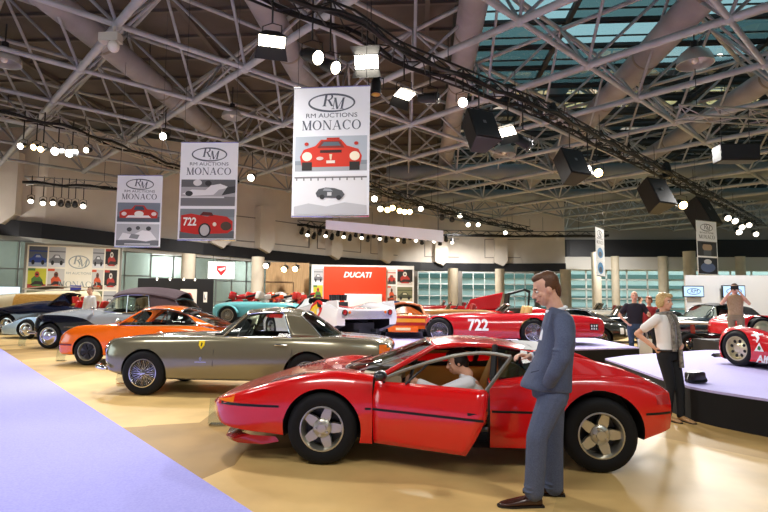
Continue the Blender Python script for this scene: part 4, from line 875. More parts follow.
m = MB(); m.prism([(2.18, .82), (2.32, .68), (2.52, .72), (2.46, .86), (2.56, .90), (2.40, 1.0), (2.26, .92)], lambda a, b_, t: (a, -B.side_y(a, min(b_, 1.0)) - t, b_), .011, .015); m.build('roundel_mark', mat('roundel_yellow', 'f2d22a', .4), w2, 0)
m = MB(); m.prism([(2.38, 1.04), (2.58, 1.0), (2.64, .90), (2.48, .92)], lambda a, b_, t: (a, -B.side_y(a, min(b_, 1.0)) * (1 if b_ < 1.0 else .99) - t, b_), .011, .016); m.build('roundel_mark', BLACK, w2, 0)
m = MB(); m.box((3.235, 0, .74), (.03, 1.5, .20)); m.build('tail_shade_panel', LAV, w2, 0, bevel=.02)  # violet shading low on the white tail, put in as a lavender panel
m = MB(); m.box((1.95, 0, .90), (.42, .34, .28))
for i in range(4):
    for sg in (-1, 1): m.cyl((1.78 + .11 * i, sg * .12, 1.07), (1.78 + .11 * i, sg * .12, 1.22), .03, .045, n=8)
m.build('engine', STEEL, w2, 30)
m = MB(); m.box((2.85, 0, .40), (.5, .6, .3)); m.cyl((2.9, -.25, .34), (3.3, -.25, .36), .05, n=10); m.cyl((2.9, .25, .34), (3.3, .25, .36), .05, n=10); m.build('gearbox', STEEL, w2, 30)
m = MB(); m.grid(coons(cr([(.62, -.5, .86), (.4, 0, .82), (.62, .5, .86)], 5), cr([(.9, -.4, 1.1), (.75, 0, 1.14), (.9, .4, 1.1)], 5), [(.62, -.5, .86), (.9, -.4, 1.1)], [(.62, .5, .86), (.9, .4, 1.1)])); m.build('windshield', GLASS, w2, 60)
m = MB(); m.prism([(2.3, -.35), (2.65, -.62), (2.62, -.42), (3.1, -.42), (3.1, -.36), (2.62, -.36), (2.65, -.1)], lambda a, b_, t: (a, b_, B.top_z(a, b_) + t), .012, .02); m.build('red_arrow', mat('roundel_red', 'd8241c', .4), w2, 0)
m = MB(); m.grid(B.side(-.6, .7, .60, .78, -1, 8, 2, .005)); m.build('red_flash', mat('roundel_red', 'd8241c', .4), w2, 0)
# ------------------------------------------------------------------ red endurance racer on the right stage
al = thing('prototype_racer', 'low red racing car with white script lettering and a triangle emblem', 'car', (6.27, 9.90, SZ), math.radians(-72))
B = Body([(-.46, .56, .20, .26, .34, .9, .35), (-.44, .78, .15, .28, .40, .9, .41), (-.36, .88, .11, .30, .57, .88, .48), (-.2, .93, .09, .33, .655, .84, .52), (0, .95, .09, .34, .685, .82, .53), (.3, .95, .10, .34, .66, .84, .53), (.7, .94, .10, .34, .57, .86, .54), (1.3, .94, .10, .36, .62, .86, .60), (2.0, .95, .10, .4, .72, .84, .66), (2.5, .95, .14, .42, .74, .84, .68), (3.1, .92, .24, .45, .66, .88, .66), (3.3, .86, .32, .46, .6, .9, .6)], sill=.93)
tub = MB(); tub.box((1.1, 0, .75), (.8, 1.0, .8))
make_body(B, al, RED2, [(0, .30), (2.3, .32)], (.325, .36), .40, [tub], 50)
four_wheels(al, (0, 2.3), .305, .305, .30, .20, .75, .74, 'slot', rimmat=mat('pale_gold_alloy', 'd8cfae', .3, .7))
m = MB(); m.loft([[(-.42, y, .11), (-.50 if abs(y) > .8 else -.56, y, .14), (-.44, y, .18), (-.34, y, .13)] for y in (-.93, -.6, 0, .6, .93)]); m.build('nose_splitter', BLACK, al, 30)
fq = lambda x0, z0: (lambda a, b_, t: (x0 + a, -B.side_y(x0 + a, z0 + b_) - t, z0 + b_))
m = MB(); m.prism([(-.08, -.06), (.08, -.06), (0, .08)], fq(.47, .36), .003, .007); m.build('triangle_emblem', WHITE, al, 0)
m = MB(); m.prism([(-.025, -.03), (.02, -.045), (.035, -.01), (.01, .03), (-.01, .02)], fq(.47, .36), .007, .010); m.build('clover_mark', mat('clover_green', '2f6a35', .5), al, 0)
m = MB(); m.prism([(-.07, -.05), (.05, -.05), (.05, .05), (-.07, .05)], fq(.72, .34), .003, .007); m.build('yellow_badge', mat('yellow_enamel', 'f1d21c', .3), al, 0)
m = MB(); m.prism([(-.10, .03), (-.02, .05), (.08, .06), (.10, .04), (.03, .02), (.06, -.02), (.04, -.09), (.02, -.09), (.02, -.03), (-.02, .01), (-.09, .01)], fq(.40, .53), .003, .007); m.build('white_swallow', WHITE, al, 0)
s0, s1, s2 = (V(fq(.40, .17)(0, 0, .010)), V(fq(.1, .17)(0, 0, .010)), V(fq(.40, .24)(0, 0, .010)))
text_mesh('script', 'Alfa Romeo', .17, WHITE, al, frame(s0, V((1, 0, 0)), s2 - s0), align='LEFT', shear=.35, bold=.004, depth=.004)
m = MB(); m.grid(coons(cr([(.72, -.55, .55), (.45, 0, .56), (.72, .55, .55)], 5), cr([(.98, -.45, .76), (.82, 0, .80), (.98, .45, .76)], 5), [(.72, -.55, .55), (.98, -.45, .76)], [(.72, .55, .55), (.98, .45, .76)])); m.build('windshield', GLASS, al, 60)
seat(al, 1.15, -.25, .3, DARKIN, .4, False, .9)
# second red racer behind it
p2 = at(764, 325, Y=13.75)
al2 = thing('racing_spyder', 'unlettered red racing car on a dark plinth behind the lettered one', 'car', (p2.x, 14.6, .52), 0)
B = Body([(-.62, .40, .20, .32, .42, .88, .44), (-.55, .68, .16, .32, .52, .86, .53), (-.3, .80, .13, .32, .64, .80, .58), (0, .84, .12, .32, .70, .78, .60), (.8, .84, .12, .32, .66, .84, .66), (1.6, .84, .12, .32, .66, .86, .68), (2.4, .85, .14, .32, .72, .8, .66), (3.0, .8, .2, .34, .62, .85, .62), (3.3, .6, .26, .36, .52, .88, .54)], sill=.9)
tub = MB(); tub.box((1.3, 0, .75), (.8, 1.1, .8))
make_body(B, al2, RED2, [(0., .32), (2.4, .32)], .37, .35, [tub], 40)
four_wheels(al2, (0., 2.4), .32, .32, .22, .24, .72, .72, 'disc', rimmat=mat('pale_gold_alloy', 'd8cfae', .3, .7), seg=28)
# ================================================================== OVERHEAD: ducts, trusses, lamps, speakers, banners
ductM = noisy('brown_grey_duct', '98969a', '88868a', 1.2, .6)
def duct(px, py, z, r, y0, y1, label):
    p = at(px, py, z=z); t = thing('ventilation_duct', label, 'duct', (p.x, 0, z)); m = MB()
    m.cyl((0, y0, 0), (0, y1, 0), r, n=24); m.build('duct_body', ductM, t, 60)
    j = MB(); k = y0 + 2
    while k < y1: j.cyl((0, k, 0), (0, k + .10, 0), r * 1.03, n=24); k += 4.0
    j.parts('joint_ring', mat('duct_ring', '7d746c', .6), t, 60)
    w = MB(); k = y0 + 3
    while k < y1: w.cyl((0, k, r), (0, k, 11.45 - z), .015, n=5); k += 6
    w.parts('hanger_rod', STEEL, t, 0)
duct(140, 72, 9.9, .42, -2, 25.5, 'large round brown-grey duct high at the left, above the two smaller banners')
duct(25, 85, 9.9, .42, 3, 17.5, 'round duct under the dark roof deck at the far left edge')
duct(296, 65, 9.9, .42, 3, 40, 'round duct above the largest hanging banner')
duct(459, 85, 9.9, .42, 2, 44, 'steep round duct in the middle, between dark deck and skylight')
duct(648, 55, 9.9, .46, 0, 46, 'large round duct under the skylight at the right')
duct(764, 82, 9.9, .42, 2, 46, 'round duct under the skylight at the top right corner')
for y, lab in ((30.5, 'long crosswise grey duct under the far skylight'), (37.5, 'second crosswise grey duct, farther than the first')):
    t = thing('cross_duct', lab, 'duct', (0, y, 8.98)); m = MB(); m.cyl((-2, 0, 0), (24, 0, 0), .44, n=20); m.build('duct_body', mat('blue_grey_duct', '7c858a', .5), t, 60)
    m = MB()
    for x in range(0, 24, 5): m.cyl((x, 0, .44), (x, 0, 2.45), .015, n=5)
    m.parts('hanger_rod', STEEL, t, 0)

alu = mat('aluminium_truss', 'a9a8a4', .35, .8); blk = mat('black_truss', '1b1b1e', .5)
def truss(path, s, r, label, m=alu, cable=True, name='lighting_truss', top=8.4):
    P = [V(p) for p in resample(path, max(8, int(sum((V(a) - V(b)).length for a, b in zip(path[:-1], path[1:])) / s / 1.1)))]
    t = thing(name, label, 'truss', P[0]); o = P[0]; ch = [[], [], []]
    for i, p in enumerate(P):
        d = (P[min(i + 1, len(P) - 1)] - P[max(i - 1, 0)]).normalized(); n = V((d.y, -d.x, 0)).normalized()
        ch[0].append(p - o + n * s / 2); ch[1].append(p - o - n * s / 2); ch[2].append(p - o + V((0, 0, s * .85)))
    for c in ch: a = MB(); a.tube(c, r, 6); a.build('chord', m, t, 60)
    l = MB()
    for i in range(len(P) - 1):
        for a, b in ((0, 2), (1, 2), (0, 1)): q = (ch[a][i], ch[b][i + 1]) if i % 2 else (ch[b][i], ch[a][i + 1]); l.cyl(*q, r * .6, n=5, cap=False)
    l.build('lacing', m, t, 60)
    if cable:
        c = MB(); c.tube([q + V((0, 0, .05 + .06 * math.sin(i * 1.7))) for i, q in enumerate(ch[0])], .06, 6); c.tube([q + V((0, 0, .10 + .07 * math.sin(i * 1.1 + 1))) for i, q in enumerate(ch[1])], .05, 6); c.parts('cable_bundle', BLACK, t, 60)
    h = MB()
    for i in range(1, len(P), 5): h.cyl(ch[2][i], V((ch[2][i].x, ch[2][i].y, top - o.z)), .012, n=5)
    h.parts('hanging_wire', STEEL, t, 0)
    return P
def path_of(pts, z): return [at(x, y, z=z) for x, y in pts]
TA = truss(path_of([(230, -20), (267, 0), (351, 27), (402, 60), (480, 90), (547, 116), (604, 146), (665, 176), (715, 201), (762, 226)], 7.3), .5, .03, 'long black lighting truss with cable bundles, running from top centre to the right', blk)
TL = truss(path_of([(-12, 113), (60, 128), (110, 145), (180, 170), (236, 184)], 7.6), .45, .028, 'silver lighting truss at the left carrying the row of warm lit lamps')
TS = truss(path_of([(24, 184), (70, 187), (115, 190), (156, 198)], 7.0), .45, .028, 'short silver truss at the left, in front of the cream wall boxes')
TF = truss(path_of([(345, 180), (385, 195), (430, 208), (480, 222), (530, 232)], 7.3), .5, .03, 'far black lighting truss behind the largest banner', blk)
TB = truss([(-8.9, 37, 6.8), (-1.8, 42.0, 6.8), (6.9, 43.5, 6.8), (15, 43.5, 6.8)], .5, .03, 'farthest black truss along the cream back wall', blk)
TR = truss([(7.5, 15.6, 6.9), (12.5, 16.6, 6.9)], .45, .028, 'short silver truss holding the black loudspeaker at the upper right', alu, False)

def emis(name, c, s): return mat(name, c, .4, emit=s)
HOT = emis('hot_white_lens', 'fff6e4', 26); WARM = emis('warm_lens', 'ffd58a', 22); MILD = emis('mild_lens', 'fff3dc', 9); OFFL = mat('dark_lens', '3b3d42', .15, .3)
canM = mat('black_lamp_can', '121214', .45)
def hang(px, py, tr):
    """point at a pixel, straight below or above the nearest stretch of a truss, and the drop to it"""
    best = None
    for a, b in zip(tr[:-1], tr[1:]):
        for f in (0, .25, .5, .75):
            P = a.lerp(b, f); q = at(px, py, Y=P.y); d = abs(q.x - P.x)
            if best is None or d < best[0]: best = (d, q, P.z - q.z)
    return best[1], best[2]
def can(px, py, z, label, lens=OFFL, aim=(0, -.6, -1), s=1.0, kind='can', group=None, wire=.5, name='stage_lamp', p=None, tr=None):
    if tr is None and p is None: tr = TA if px > 255 and py < 240 and not 370 < px < 512 or (px, py) in ((376, 88), (404, 92), (430, 98), (463, 102), (508, 130)) else TF if px > 370 else None
    if tr is not None and p is None:
        p, wire = hang(px, py, tr)
        wire += .43
        if wire < .2: wire = .2 if wire > -.1 else wire
    p = at(px, py, z=z) if p is None else V(p); t = thing(name, label, 'lamp', p, 0, group); d = V(aim).normalized(); R = d.to_track_quat('Z', 'Y').to_matrix()
    m = MB(); q = MB(); y = MB()
    if kind == 'can':
        m.lathe([(0, -.24), (.07, -.23), (.10, -.12), (.105, .12), (.115, .13), (.115, .17), (.10, .17)], n=14); q.lathe([(.10, .15), (.06, .175), (0, .18)], n=14)
    else:
        m.loft([[(-.10, -.05, -.10), (.10, -.05, -.10), (.10, .05, -.10), (-.10, .05, -.10)], [(-.22, -.13, .06), (.22, -.13, .06), (.22, .13, .06), (-.22, .13, .06)]]); q.box((0, 0, .065), (.40, .22, .02))
        m.add([(-.22, -.13, .06), (.22, -.13, .06), (.26, -.26, .20), (-.26, -.26, .20)], [(0, 1, 2, 3)]); m.add([(-.22, .13, .06), (.22, .13, .06), (.26, .26, .20), (-.26, .26, .20)], [(0, 1, 2, 3)])
    for b in (m, q): b.v = [tuple(R @ V(v) * s) for v in b.v]
    yh = min(wire * .5, .24 * s); y.tube([(-.15 * s, 0, 0), (-.15 * s, 0, yh * .8), (0, 0, yh), (.15 * s, 0, yh * .8), (.15 * s, 0, 0)], .012, 5); y.cyl((0, 0, yh), (0, 0, wire), .02, n=6)
    m.build('lamp_body', canM, t, 40); q.build('lens', lens, t, 40); y.build('yoke', canM, t, 40); return t
can(367, 62, 6.9, 'brilliant white floodlight on the black truss, just above the largest banner', HOT, (-.05, -1, -.45), 1.25, 'flood')
can(463, 102, 6.9, 'brilliant white lamp on the black truss, above the first hanging loudspeaker', HOT, (-.1, -1, -.45), 1.2, 'can')
can(272, 38, 6.9, 'rectangular black floodlight with a bright lens, left end of the black truss', MILD, (.1, -.3, -1), 1.25, 'flood')
can(312, 56, 6.9, 'long black profile spot with a pale lens, beside the rectangular floodlight', MILD, (.6, -.5, -.4), 1.4, 'can')
can(330, 66, 6.9, 'second long black profile spot, left of the brilliant floodlight', MILD, (.6, -.5, -.4), 1.3, 'can')
can(376, 88, 6.8, 'small brass-fronted spot hanging below the brilliant floodlight', mat('brass_lens', '9a7a35', .3, .8), (0, -.2, -1), 1.1, 'can')
can(404, 92, 6.9, 'black floodlight hanging in front of the middle duct', MILD, (.3, -.3, -1), 1.2, 'flood')
can(430, 98, 6.9, 'black horizontal spot left of the brilliant truss lamp', OFFL, (1, -.3, -.1), 1.3, 'can')
can(523, 142, 6.9, 'angled black spot between the two hanging loudspeakers', OFFL, (.8, -.2, -.6), 1.6, 'can')
can(508, 130, 6.9, 'small black floodlight with a pale lens, beside the first loudspeaker', MILD, (-.4, -.5, -.8), 1.2, 'flood')
can(597, 172, 6.8, 'warm glowing lamp on the black truss, right of the second loudspeaker', WARM, (-.1, -1, -.4), 1.5, 'can')
can(588, 168, 6.8, 'pinkish white lamp paired with the warm glowing one', MILD, (-.3, -1, -.4), 1.1, 'can')
can(681, 204, 6.8, 'warm glowing lamp at the right, left of the last hanging loudspeaker', WARM, (-.1, -1, -.4), 1.9, 'can')
can(553, 112, 7.6, 'black moving-head lamp standing up above the truss', OFFL, (0, -.2, -1), 1.3, 'can')
can(667, 172, 7.2, 'black moving-head lamp above the right part of the truss', OFFL, (0, -.2, -1), 1.9, 'can')
for k, (x, y) in enumerate([(727, 217), (734, 220), (741, 226), (748, 224), (738, 231), (755, 233)]):
    can(x, y, 6.9, 'small white lamp in the cluster at the right end of the black truss', MILD, (-.3, -1, -.5), 1.7, 'can', 'lamp cluster at the right truss end')
for k, (x, y, l) in enumerate([(23, 146, HOT), (36, 147, WARM), (43, 149, WARM), (58, 151, HOT), (72, 153, HOT), (88, 150, MILD)]):
    can(x, y, 7.15, ['small lit lamp at the left end of the warm row', 'second warm lamp of the left row', 'third warm lamp of the left row', 'big glowing lamp in the middle of the left row', 'brightest lamp of the left row, right of the middle', 'pale violet-white lamp at the right end of the left row'][k], l, (.15, -1, -.35), 1.35 if k in (3, 4) else 1.0, 'can', 'warm lamps on the left truss', tr=TL)
for k, (x, y) in enumerate([(31, 200), (43, 202), (53, 202), (61, 203), (68, 204), (75, 204), (83, 205)]):
    can(x, y, 6.6, 'black spot in the row on the short left truss, lens %s' % ('lit' if k in (0, 1, 2, 6) else 'dark'), MILD if k in (0, 1, 2) else HOT if k == 6 else OFFL, (.5, -.7, -.5), 1.15, 'can', 'spots on the short left truss', tr=TS)
can(165, 136, 7.6, 'white lit lamp above the smallest banner, left of the middle one', HOT, (.1, -1, -.4), 1.3, wire=.95)
can(252, 177, 7.3, 'white lit lamp between the middle and the largest banner', HOT, (.1, -1, -.4), 1.5, wire=1.2)
for k, (x, y, l) in enumerate([(375, 198, HOT), (381, 208, MILD), (388, 209, WARM), (393, 207, WARM), (400, 210, WARM), (405, 211, WARM), (410, 211, WARM), (421, 208, MILD), (442, 217, OFFL), (452, 219, OFFL), (460, 215, MILD), (468, 224, MILD), (478, 224, MILD), (505, 232, MILD)]):
    can(x, y, 6.9, 'small lamp on the far black truss, %s' % {'HOT': 'brilliant white', 'WARM': 'warm glow', 'MILD': 'pale', 'OFFL': 'unlit'}[[n for n, q in (('HOT', HOT), ('WARM', WARM), ('MILD', MILD), ('OFFL', OFFL)) if q is l][0]], l, (-.05, -1, -.4), 1.5, 'can', 'lamps on the far black truss')
for k in range(26):
    f = k / 25; x, y = (302 + f * 150, 231 + f * 8 + (k % 3) * 2)
    P_ = at(x, y, Y=36 + 5 * f); can(0, 0, 0, 'tiny %s lamp in the long row on the farthest truss' % ('lit' if k % 3 == 1 else 'unlit'), MILD if k % 3 == 1 else OFFL, (0, -.7, -.7), 1.35, 'can', 'row of lamps on the farthest truss', p=P_, wire=6.85 - P_.z if P_.z < 6.6 else .4)
# loudspeakers
def speaker(px, py, z, s, rz, label, tilt=-.35):
    p, dr = hang(px, py, TA); t = thing('loudspeaker', label, 'speaker', p, rz); R = Matrix.Rotation(tilt, 3, 'X'); m = MB()
    m.loft([[tuple(R @ V((x * s, -.30 * s, zz * s))) for x, zz in ((-.42, -.5), (.42, -.5), (.42, .5), (-.42, .5))], [tuple(R @ V((x * s, .32 * s, zz * s))) for x, zz in ((-.24, -.5), (.24, -.5), (.24, .5), (-.24, .5))]])
    m.build('cabinet', mat('black_speaker_cabinet', '0f1012', .45), t, 0, bevel=.02)
    g_ = MB(); g_.box(R @ V((0, -.31 * s, 0)), (.78 * s, .02, .92 * s), R=R); g_.build('grille', mat('speaker_grille', '1d1e21', .6), t, 0)
    g_ = MB(); g_.box(R @ V((0, -.325 * s, .05 * s)), (.09 * s, .01, .09 * s), R=R); g_.build('badge', mat('grey_badge', '6a6c70', .4), t, 0)
    h = MB(); h.tube([(-.3 * s, 0, .4 * s), (-.3 * s, 0, .62 * s), (.3 * s, 0, .62 * s), (.3 * s, 0, .4 * s)], .015, 5); h.cyl((0, 0, .62 * s), (0, 0, max(dr + .43, .62 * s + .1)), .02, n=5); h.build('hanging_bracket', STEEL, t, 40)
speaker(479, 131, 6.6, 1.0, .5, 'large black loudspeaker hung under the brilliant truss lamp', -.45)
speaker(570, 167, 6.5, 1.05, .5, 'black loudspeaker hung mid-truss, left of the warm lamp pair', -.45)
speaker(655, 196, 6.6, 1.35, .5, 'dark loudspeaker hung left of the right warm lamp', -.45)
speaker(701, 215, 6.6, 1.6, .7, 'last hanging loudspeaker, above the narrow right banner', -.45)
t = thing('line_speaker', 'wide flat black loudspeaker under the short silver truss at the upper right', 'speaker', at(736, 154, Y=16.1)); m = MB(); m.box((0, 0, 0), (1.1, .5, .50)); m.build('cabinet', mat('black_speaker_cabinet', '0f1012', .45), t, 0, bevel=.03)
m = MB(); m.box((0, -.255, 0), (1.02, .02, .42)); m.build('grille', mat('speaker_grille', '1d1e21', .6), t, 0); m = MB()
for x in (-.4, .4): m.cyl((x, 0, .25), (x, 0, 7.3 - t.location.z), .012, n=5)
m.parts('hanging_wire', STEEL, t, 0)
# dome pendants
for px, py, z, r, lab in [(4, 62, 8.3, .45, 'grey dome pendant lamp cut by the left edge'), (232, 117, 8.3, .38, 'grey dome pendant between the middle and largest banners'), (695, 63, 8.5, .50, 'pale dome pendant under the skylight at the right'), (504, 224 - 70, 8.4, .55, 'dome pendant behind the black truss, near the second loudspeaker')]:
    p = at(px, py, z=z); t = thing('dome_pendant', lab, 'lamp', p); m = MB(); m.lathe([(.10 * r, r * .9), (.35 * r, r * .85), (.75 * r, r * .6), (.96 * r, r * .2), (r, -.1 * r), (.97 * r, -.1 * r), (.9 * r, r * .2)], n=24); m.build('shade', mat('grey_dome_shade', 'b6b4ae', .3, .4), t, 50)
    m = MB(); m.cyl((0, 0, .85 * r), (0, 0, 9.45 - z), .02, n=6); m.cyl((0, 0, .85 * r), (0, 0, 1.3 * r), .1, n=10); m.build('stem', STEEL, t, 40); m = MB(); m.ball((0, 0, .15 * r), .2 * r, 10, 8); m.build('bulb', mat('milky_bulb', 'e8e6df', .3), t, 50)
p = at(114, 38, z=8.02); t = thing('security_camera', 'white box and small dome camera on the space frame, top left', 'camera', p); m = MB(); m.ball((0, 0, -.22), (.14, .14, .15), 14, 10); m.build('dome', mat('camera_dome', 'd5d2ca', .3), t, 50); m = MB(); m.box((-.12, .05, .02), (.5, .25, .22)); m.cyl((0, 0, .05), (0, 0, .3), .03, n=6); m.build('housing', mat('camera_housing', 'b5b0a6', .5), t, 0)
# ------------------------------------------------------------------ banners
LOGO = mat('logo_grey', '565d68', .6); bannerM = mat('white_banner_cloth', 'eef1f6', .6)
def ink(c): return mat('ink_' + c, c, .6)
class Flat:
    """flat printed picture on a panel: coloured polygons stacked in thin layers (u right, v up, panel faces -y)"""
    def __init__(s, u0, v0, w, h, y=-.006): s.o = (u0, v0, w, h); s.y = y; s.k = 0; s.mb = MB(); s.ms = []
    def poly(s, pts, c):
        if c not in s.ms: s.ms.append(c)
        u0, v0, w, h = s.o; s.k += 1; y = s.y - .0006 * s.k
        s.mb.prism(pts, lambda a, b, t: (u0 + min(max(a, 0), 1) * w, t, v0 + min(max(b, 0), 1) * h), y, y + .0004, s.ms.index(c)); return s
    def ell(s, cx, cy, rx, ry, c, a0=0, a1=2 * PI, n=22): return s.poly([(cx + rx * math.cos(t), cy + ry * math.sin(t)) for t in np.linspace(a0, a1, n + 1)[:-1 if abs(a1 - a0) > 6.2 else None]], c)
    def rect(s, x0, y0, x1, y1, c): return s.poly([(x0, y0), (x1, y0), (x1, y1), (x0, y1)], c)
    def build(s, name, parent, label=None):
        o = s.mb.build(name, [ink(c) for c in s.ms], parent, 0)
        if label: o['label'] = label
        return o
def red_front_car(f):
    f.rect(0, 0, 1, 1, 'b9c3cc').rect(0, 0, 1, .30, '8d979e').rect(0, 0, 1, .18, 'a7adb2')
    f.poly([(.10, .12), (.90, .12), (.93, .42), (.88, .62), (.72, .72), (.64, .90), (.36, .90), (.28, .72), (.12, .62), (.07, .42)], 'd8341c').poly([(.37, .86), (.63, .86), (.69, .66), (.31, .66)], '8a2a20').poly([(.40, .83), (.60, .83), (.64, .72), (.36, .72)], '5c6a74').rect(.35, .52, .65, .60, '3a1512')
    f.rect(.10, .02, .24, .26, '26221f').rect(.76, .02, .90, .26, '26221f').ell(.17, .42, .07, .13, 'fff3d8').ell(.83, .42, .07, .13, 'fff3d8').rect(.44, .22, .56, .30, 'f3e6d8').poly([(.49, .32), (.51, .32), (.52, .48), (.48, .48)], 'f3d7b8').ell(.16, .78, .03, .05, 'c22a18').ell(.85, .78, .03, .05, 'c22a18').rect(.44, .90, .62, .95, 'c22a18').ell(.35, .36, .05, .05, 'e7cfc4')
def bw_jump(f):
    f.rect(0, 0, 1, 1, 'e9eaec').rect(0, .92, 1, .96, '777777'); [f.rect(.1 * k + .02, .86, .1 * k + .04, .92, '8a8a8a') for k in range(10)]
    f.poly([(0, 0), (1, 0), (1, .22), (.7, .30), (.45, .2), (.2, .28), (0, .2)], 'c3c5c8').poly([(.32, .44), (.66, .40), (.70, .50), (.66, .60), (.56, .66), (.44, .68), (.34, .64), (.30, .54)], '55585c').poly([(.40, .60), (.54, .58), (.50, .65), (.42, .66)], '9ba0a5').ell(.39, .44, .035, .06, '2c2d30').ell(.62, .42, .035, .06, '2c2d30').rect(.46, .47, .52, .56, 'd0d2d4')
def bw_race(f):
    f.rect(0, 0, 1, 1, 'a9a9ac').rect(0, .72, 1, 1, '5f6063').rect(0, 0, 1, .35, '737477').rect(0, .30, .8, .36, 'cfd0d2').poly([(.02, .45), (.2, .62), (.45, .60), (.55, .78), (.72, .84), (.9, .7), (.7, .62), (.6, .42), (.2, .38)], 'e4e4e6').ell(.3, .88, .08, .12, 'd8d8da').ell(.5, .86, .06, .10, '2c2c2e').ell(.15, .47, .07, .10, '333336').poly([(.75, .4), (1, .5), (1, .75), (.85, .72)], '38393b')
def red_722_picture(f):
    f.rect(0, 0, 1, 1, '8f9aa0').rect(0, 0, 1, .25, '5d6468').rect(0, .72, 1, 1, '7a858b').poly([(.02, .22), (.02, .78), (.20, .84), (.5, .74), (.62, .80), (.86, .74), (.97, .58), (.97, .30), (.88, .18), (.3, .14)], 'c02018').poly([(.36, .78), (.62, .76), (.58, .88), (.42, .90)], '5a1814').ell(.46, .28, .115, .24, '1d1d1f').ell(.46, .28, .085, .19, 'b9bbbd').ell(.85, .42, .10, .15, '4a3c30').ell(.64, .48, .035, .07, 'e6ded0')
def red_white_car(f):
    f.rect(0, 0, 1, 1, '7e8a96').rect(0, 0, 1, .28, '58626c').poly([(.06, .2), (.94, .2), (.95, .5), (.85, .64), (.70, .66), (.62, .86), (.40, .86), (.32, .66), (.15, .64), (.05, .5)], 'c23224').poly([(.2, .22), (.8, .22), (.74, .34), (.26, .34)], 'f0eeee').poly([(.38, .62), (.64, .62), (.60, .82), (.42, .82)], '3b5364').ell(.51, .42, .11, .15, 'f4f0ea').ell(.16, .42, .06, .1, 'eee0da').ell(.86, .42, .06, .1, 'eee0da')
def bw_group(f):
    f.rect(0, 0, 1, 1, 'b9bcc0').rect(0, 0, 1, .25, '6c7075').poly([(.05, .25), (.15, .6), (.4, .5), (.6, .72), (.8, .66), (.95, .3), (.7, .2), (.3, .3)], 'e8e9ec').ell(.3, .75, .06, .1, '4a4c50').ell(.5, .82, .05, .09, '55575b').ell(.75, .8, .06, .1, '44464a').rect(.2, .05, .8, .10, 'd8dade').poly([(.3, .35), (.5, .3), (.55, .5), (.35, .55)], '8a8d92')
def serif(body, h, u, v, y0, y1, m, parent, gap=.12, name='lettering', slant=0.):
    """roman capitals with thick and thin strokes, centred on u, standing on v"""
    W = dict(M=1.0, O=.95, N=.92, A=.92, C=.84, R=.82); mb = MB(); tot = sum(W[c] for c in body) + gap * (len(body) - 1); x = -tot / 2
    for c in body:
        w = W[c]; tk, tn = .17, .055
        P = lambda pts: mb.prism([(x + a, b) for a, b in pts], lambda a, b, t: (u + (a + slant * b) * h, t, v + b * h), y0, y1)
        bar = lambda xa, ya, xb, yb, t: P([(xa - t / 2, ya), (xa + t / 2, ya), (xb + t / 2, yb), (xb - t / 2, yb)])
        srf = lambda xc, yy, q=.13: P([(xc - q, yy), (xc + q, yy), (xc + q, yy + .045), (xc - q, yy + .045)])
        def ring(cx, cy, rx, ry, ix, iy, a0, a1, n=20):
            T = np.linspace(a0, a1, n + 1)
            for t0, t1 in zip(T[:-1], T[1:]): P([(cx + rx * math.cos(t0), cy + ry * math.sin(t0)), (cx + rx * math.cos(t1), cy + ry * math.sin(t1)), (cx + ix * math.cos(t1), cy + iy * math.sin(t1)), (cx + ix * math.cos(t0), cy + iy * math.sin(t0))])
        if c == 'O': ring(w / 2, .5, w / 2, .51, w / 2 - tk, .46, 0, 2 * PI)
        if c == 'C': ring(w / 2 + .04, .5, w / 2 + .04, .51, w / 2 - tk + .04, .46, .75, 2 * PI - .75); bar(w - .05, .66, w - .05, .92, tn)
        if c == 'M': bar(.12, 0, .12, 1, tn); bar(w - .13, 0, w - .13, 1, tk); bar(w / 2, 0, .14, 1, tk); bar(w / 2, 0, w - .14, 1, tn); srf(.12, 0); srf(w - .13, 0, .17); srf(.1, .955, .1); srf(w - .1, .955, .12)
        if c == 'N': bar(.12, 0, .12, 1, tn); bar(w - .12, 0, w - .12, 1, tn); bar(w - .14, 0, .14, 1, tk); srf(.12, 0); srf(w - .12, .955); srf(.08, .955, .08)
        if c == 'A': bar(.09, 0, w / 2, 1, tn); bar(w - .14, 0, w / 2, 1, tk); P([(.22, .32), (w - .24, .32), (w - .24, .37), (.22, .37)]); srf(.1, 0); srf(w - .14, 0, .15)
        if c == 'R': bar(.16, 0, .16, 1, tk); ring(.36, .74, .36, .26, .22, .21, -PI / 2, PI / 2); P([(.16, .95), (.38, .95), (.38, 1), (.16, 1)]); P([(.16, .48), (.38, .48), (.38, .53), (.16, .53)]); bar(.78, 0, .42, .5, tk); srf(.16, 0, .16); srf(.8, 0, .12); srf(.1, .955, .12)
        x += w + gap
    return mb.build(name, m, parent, 0)
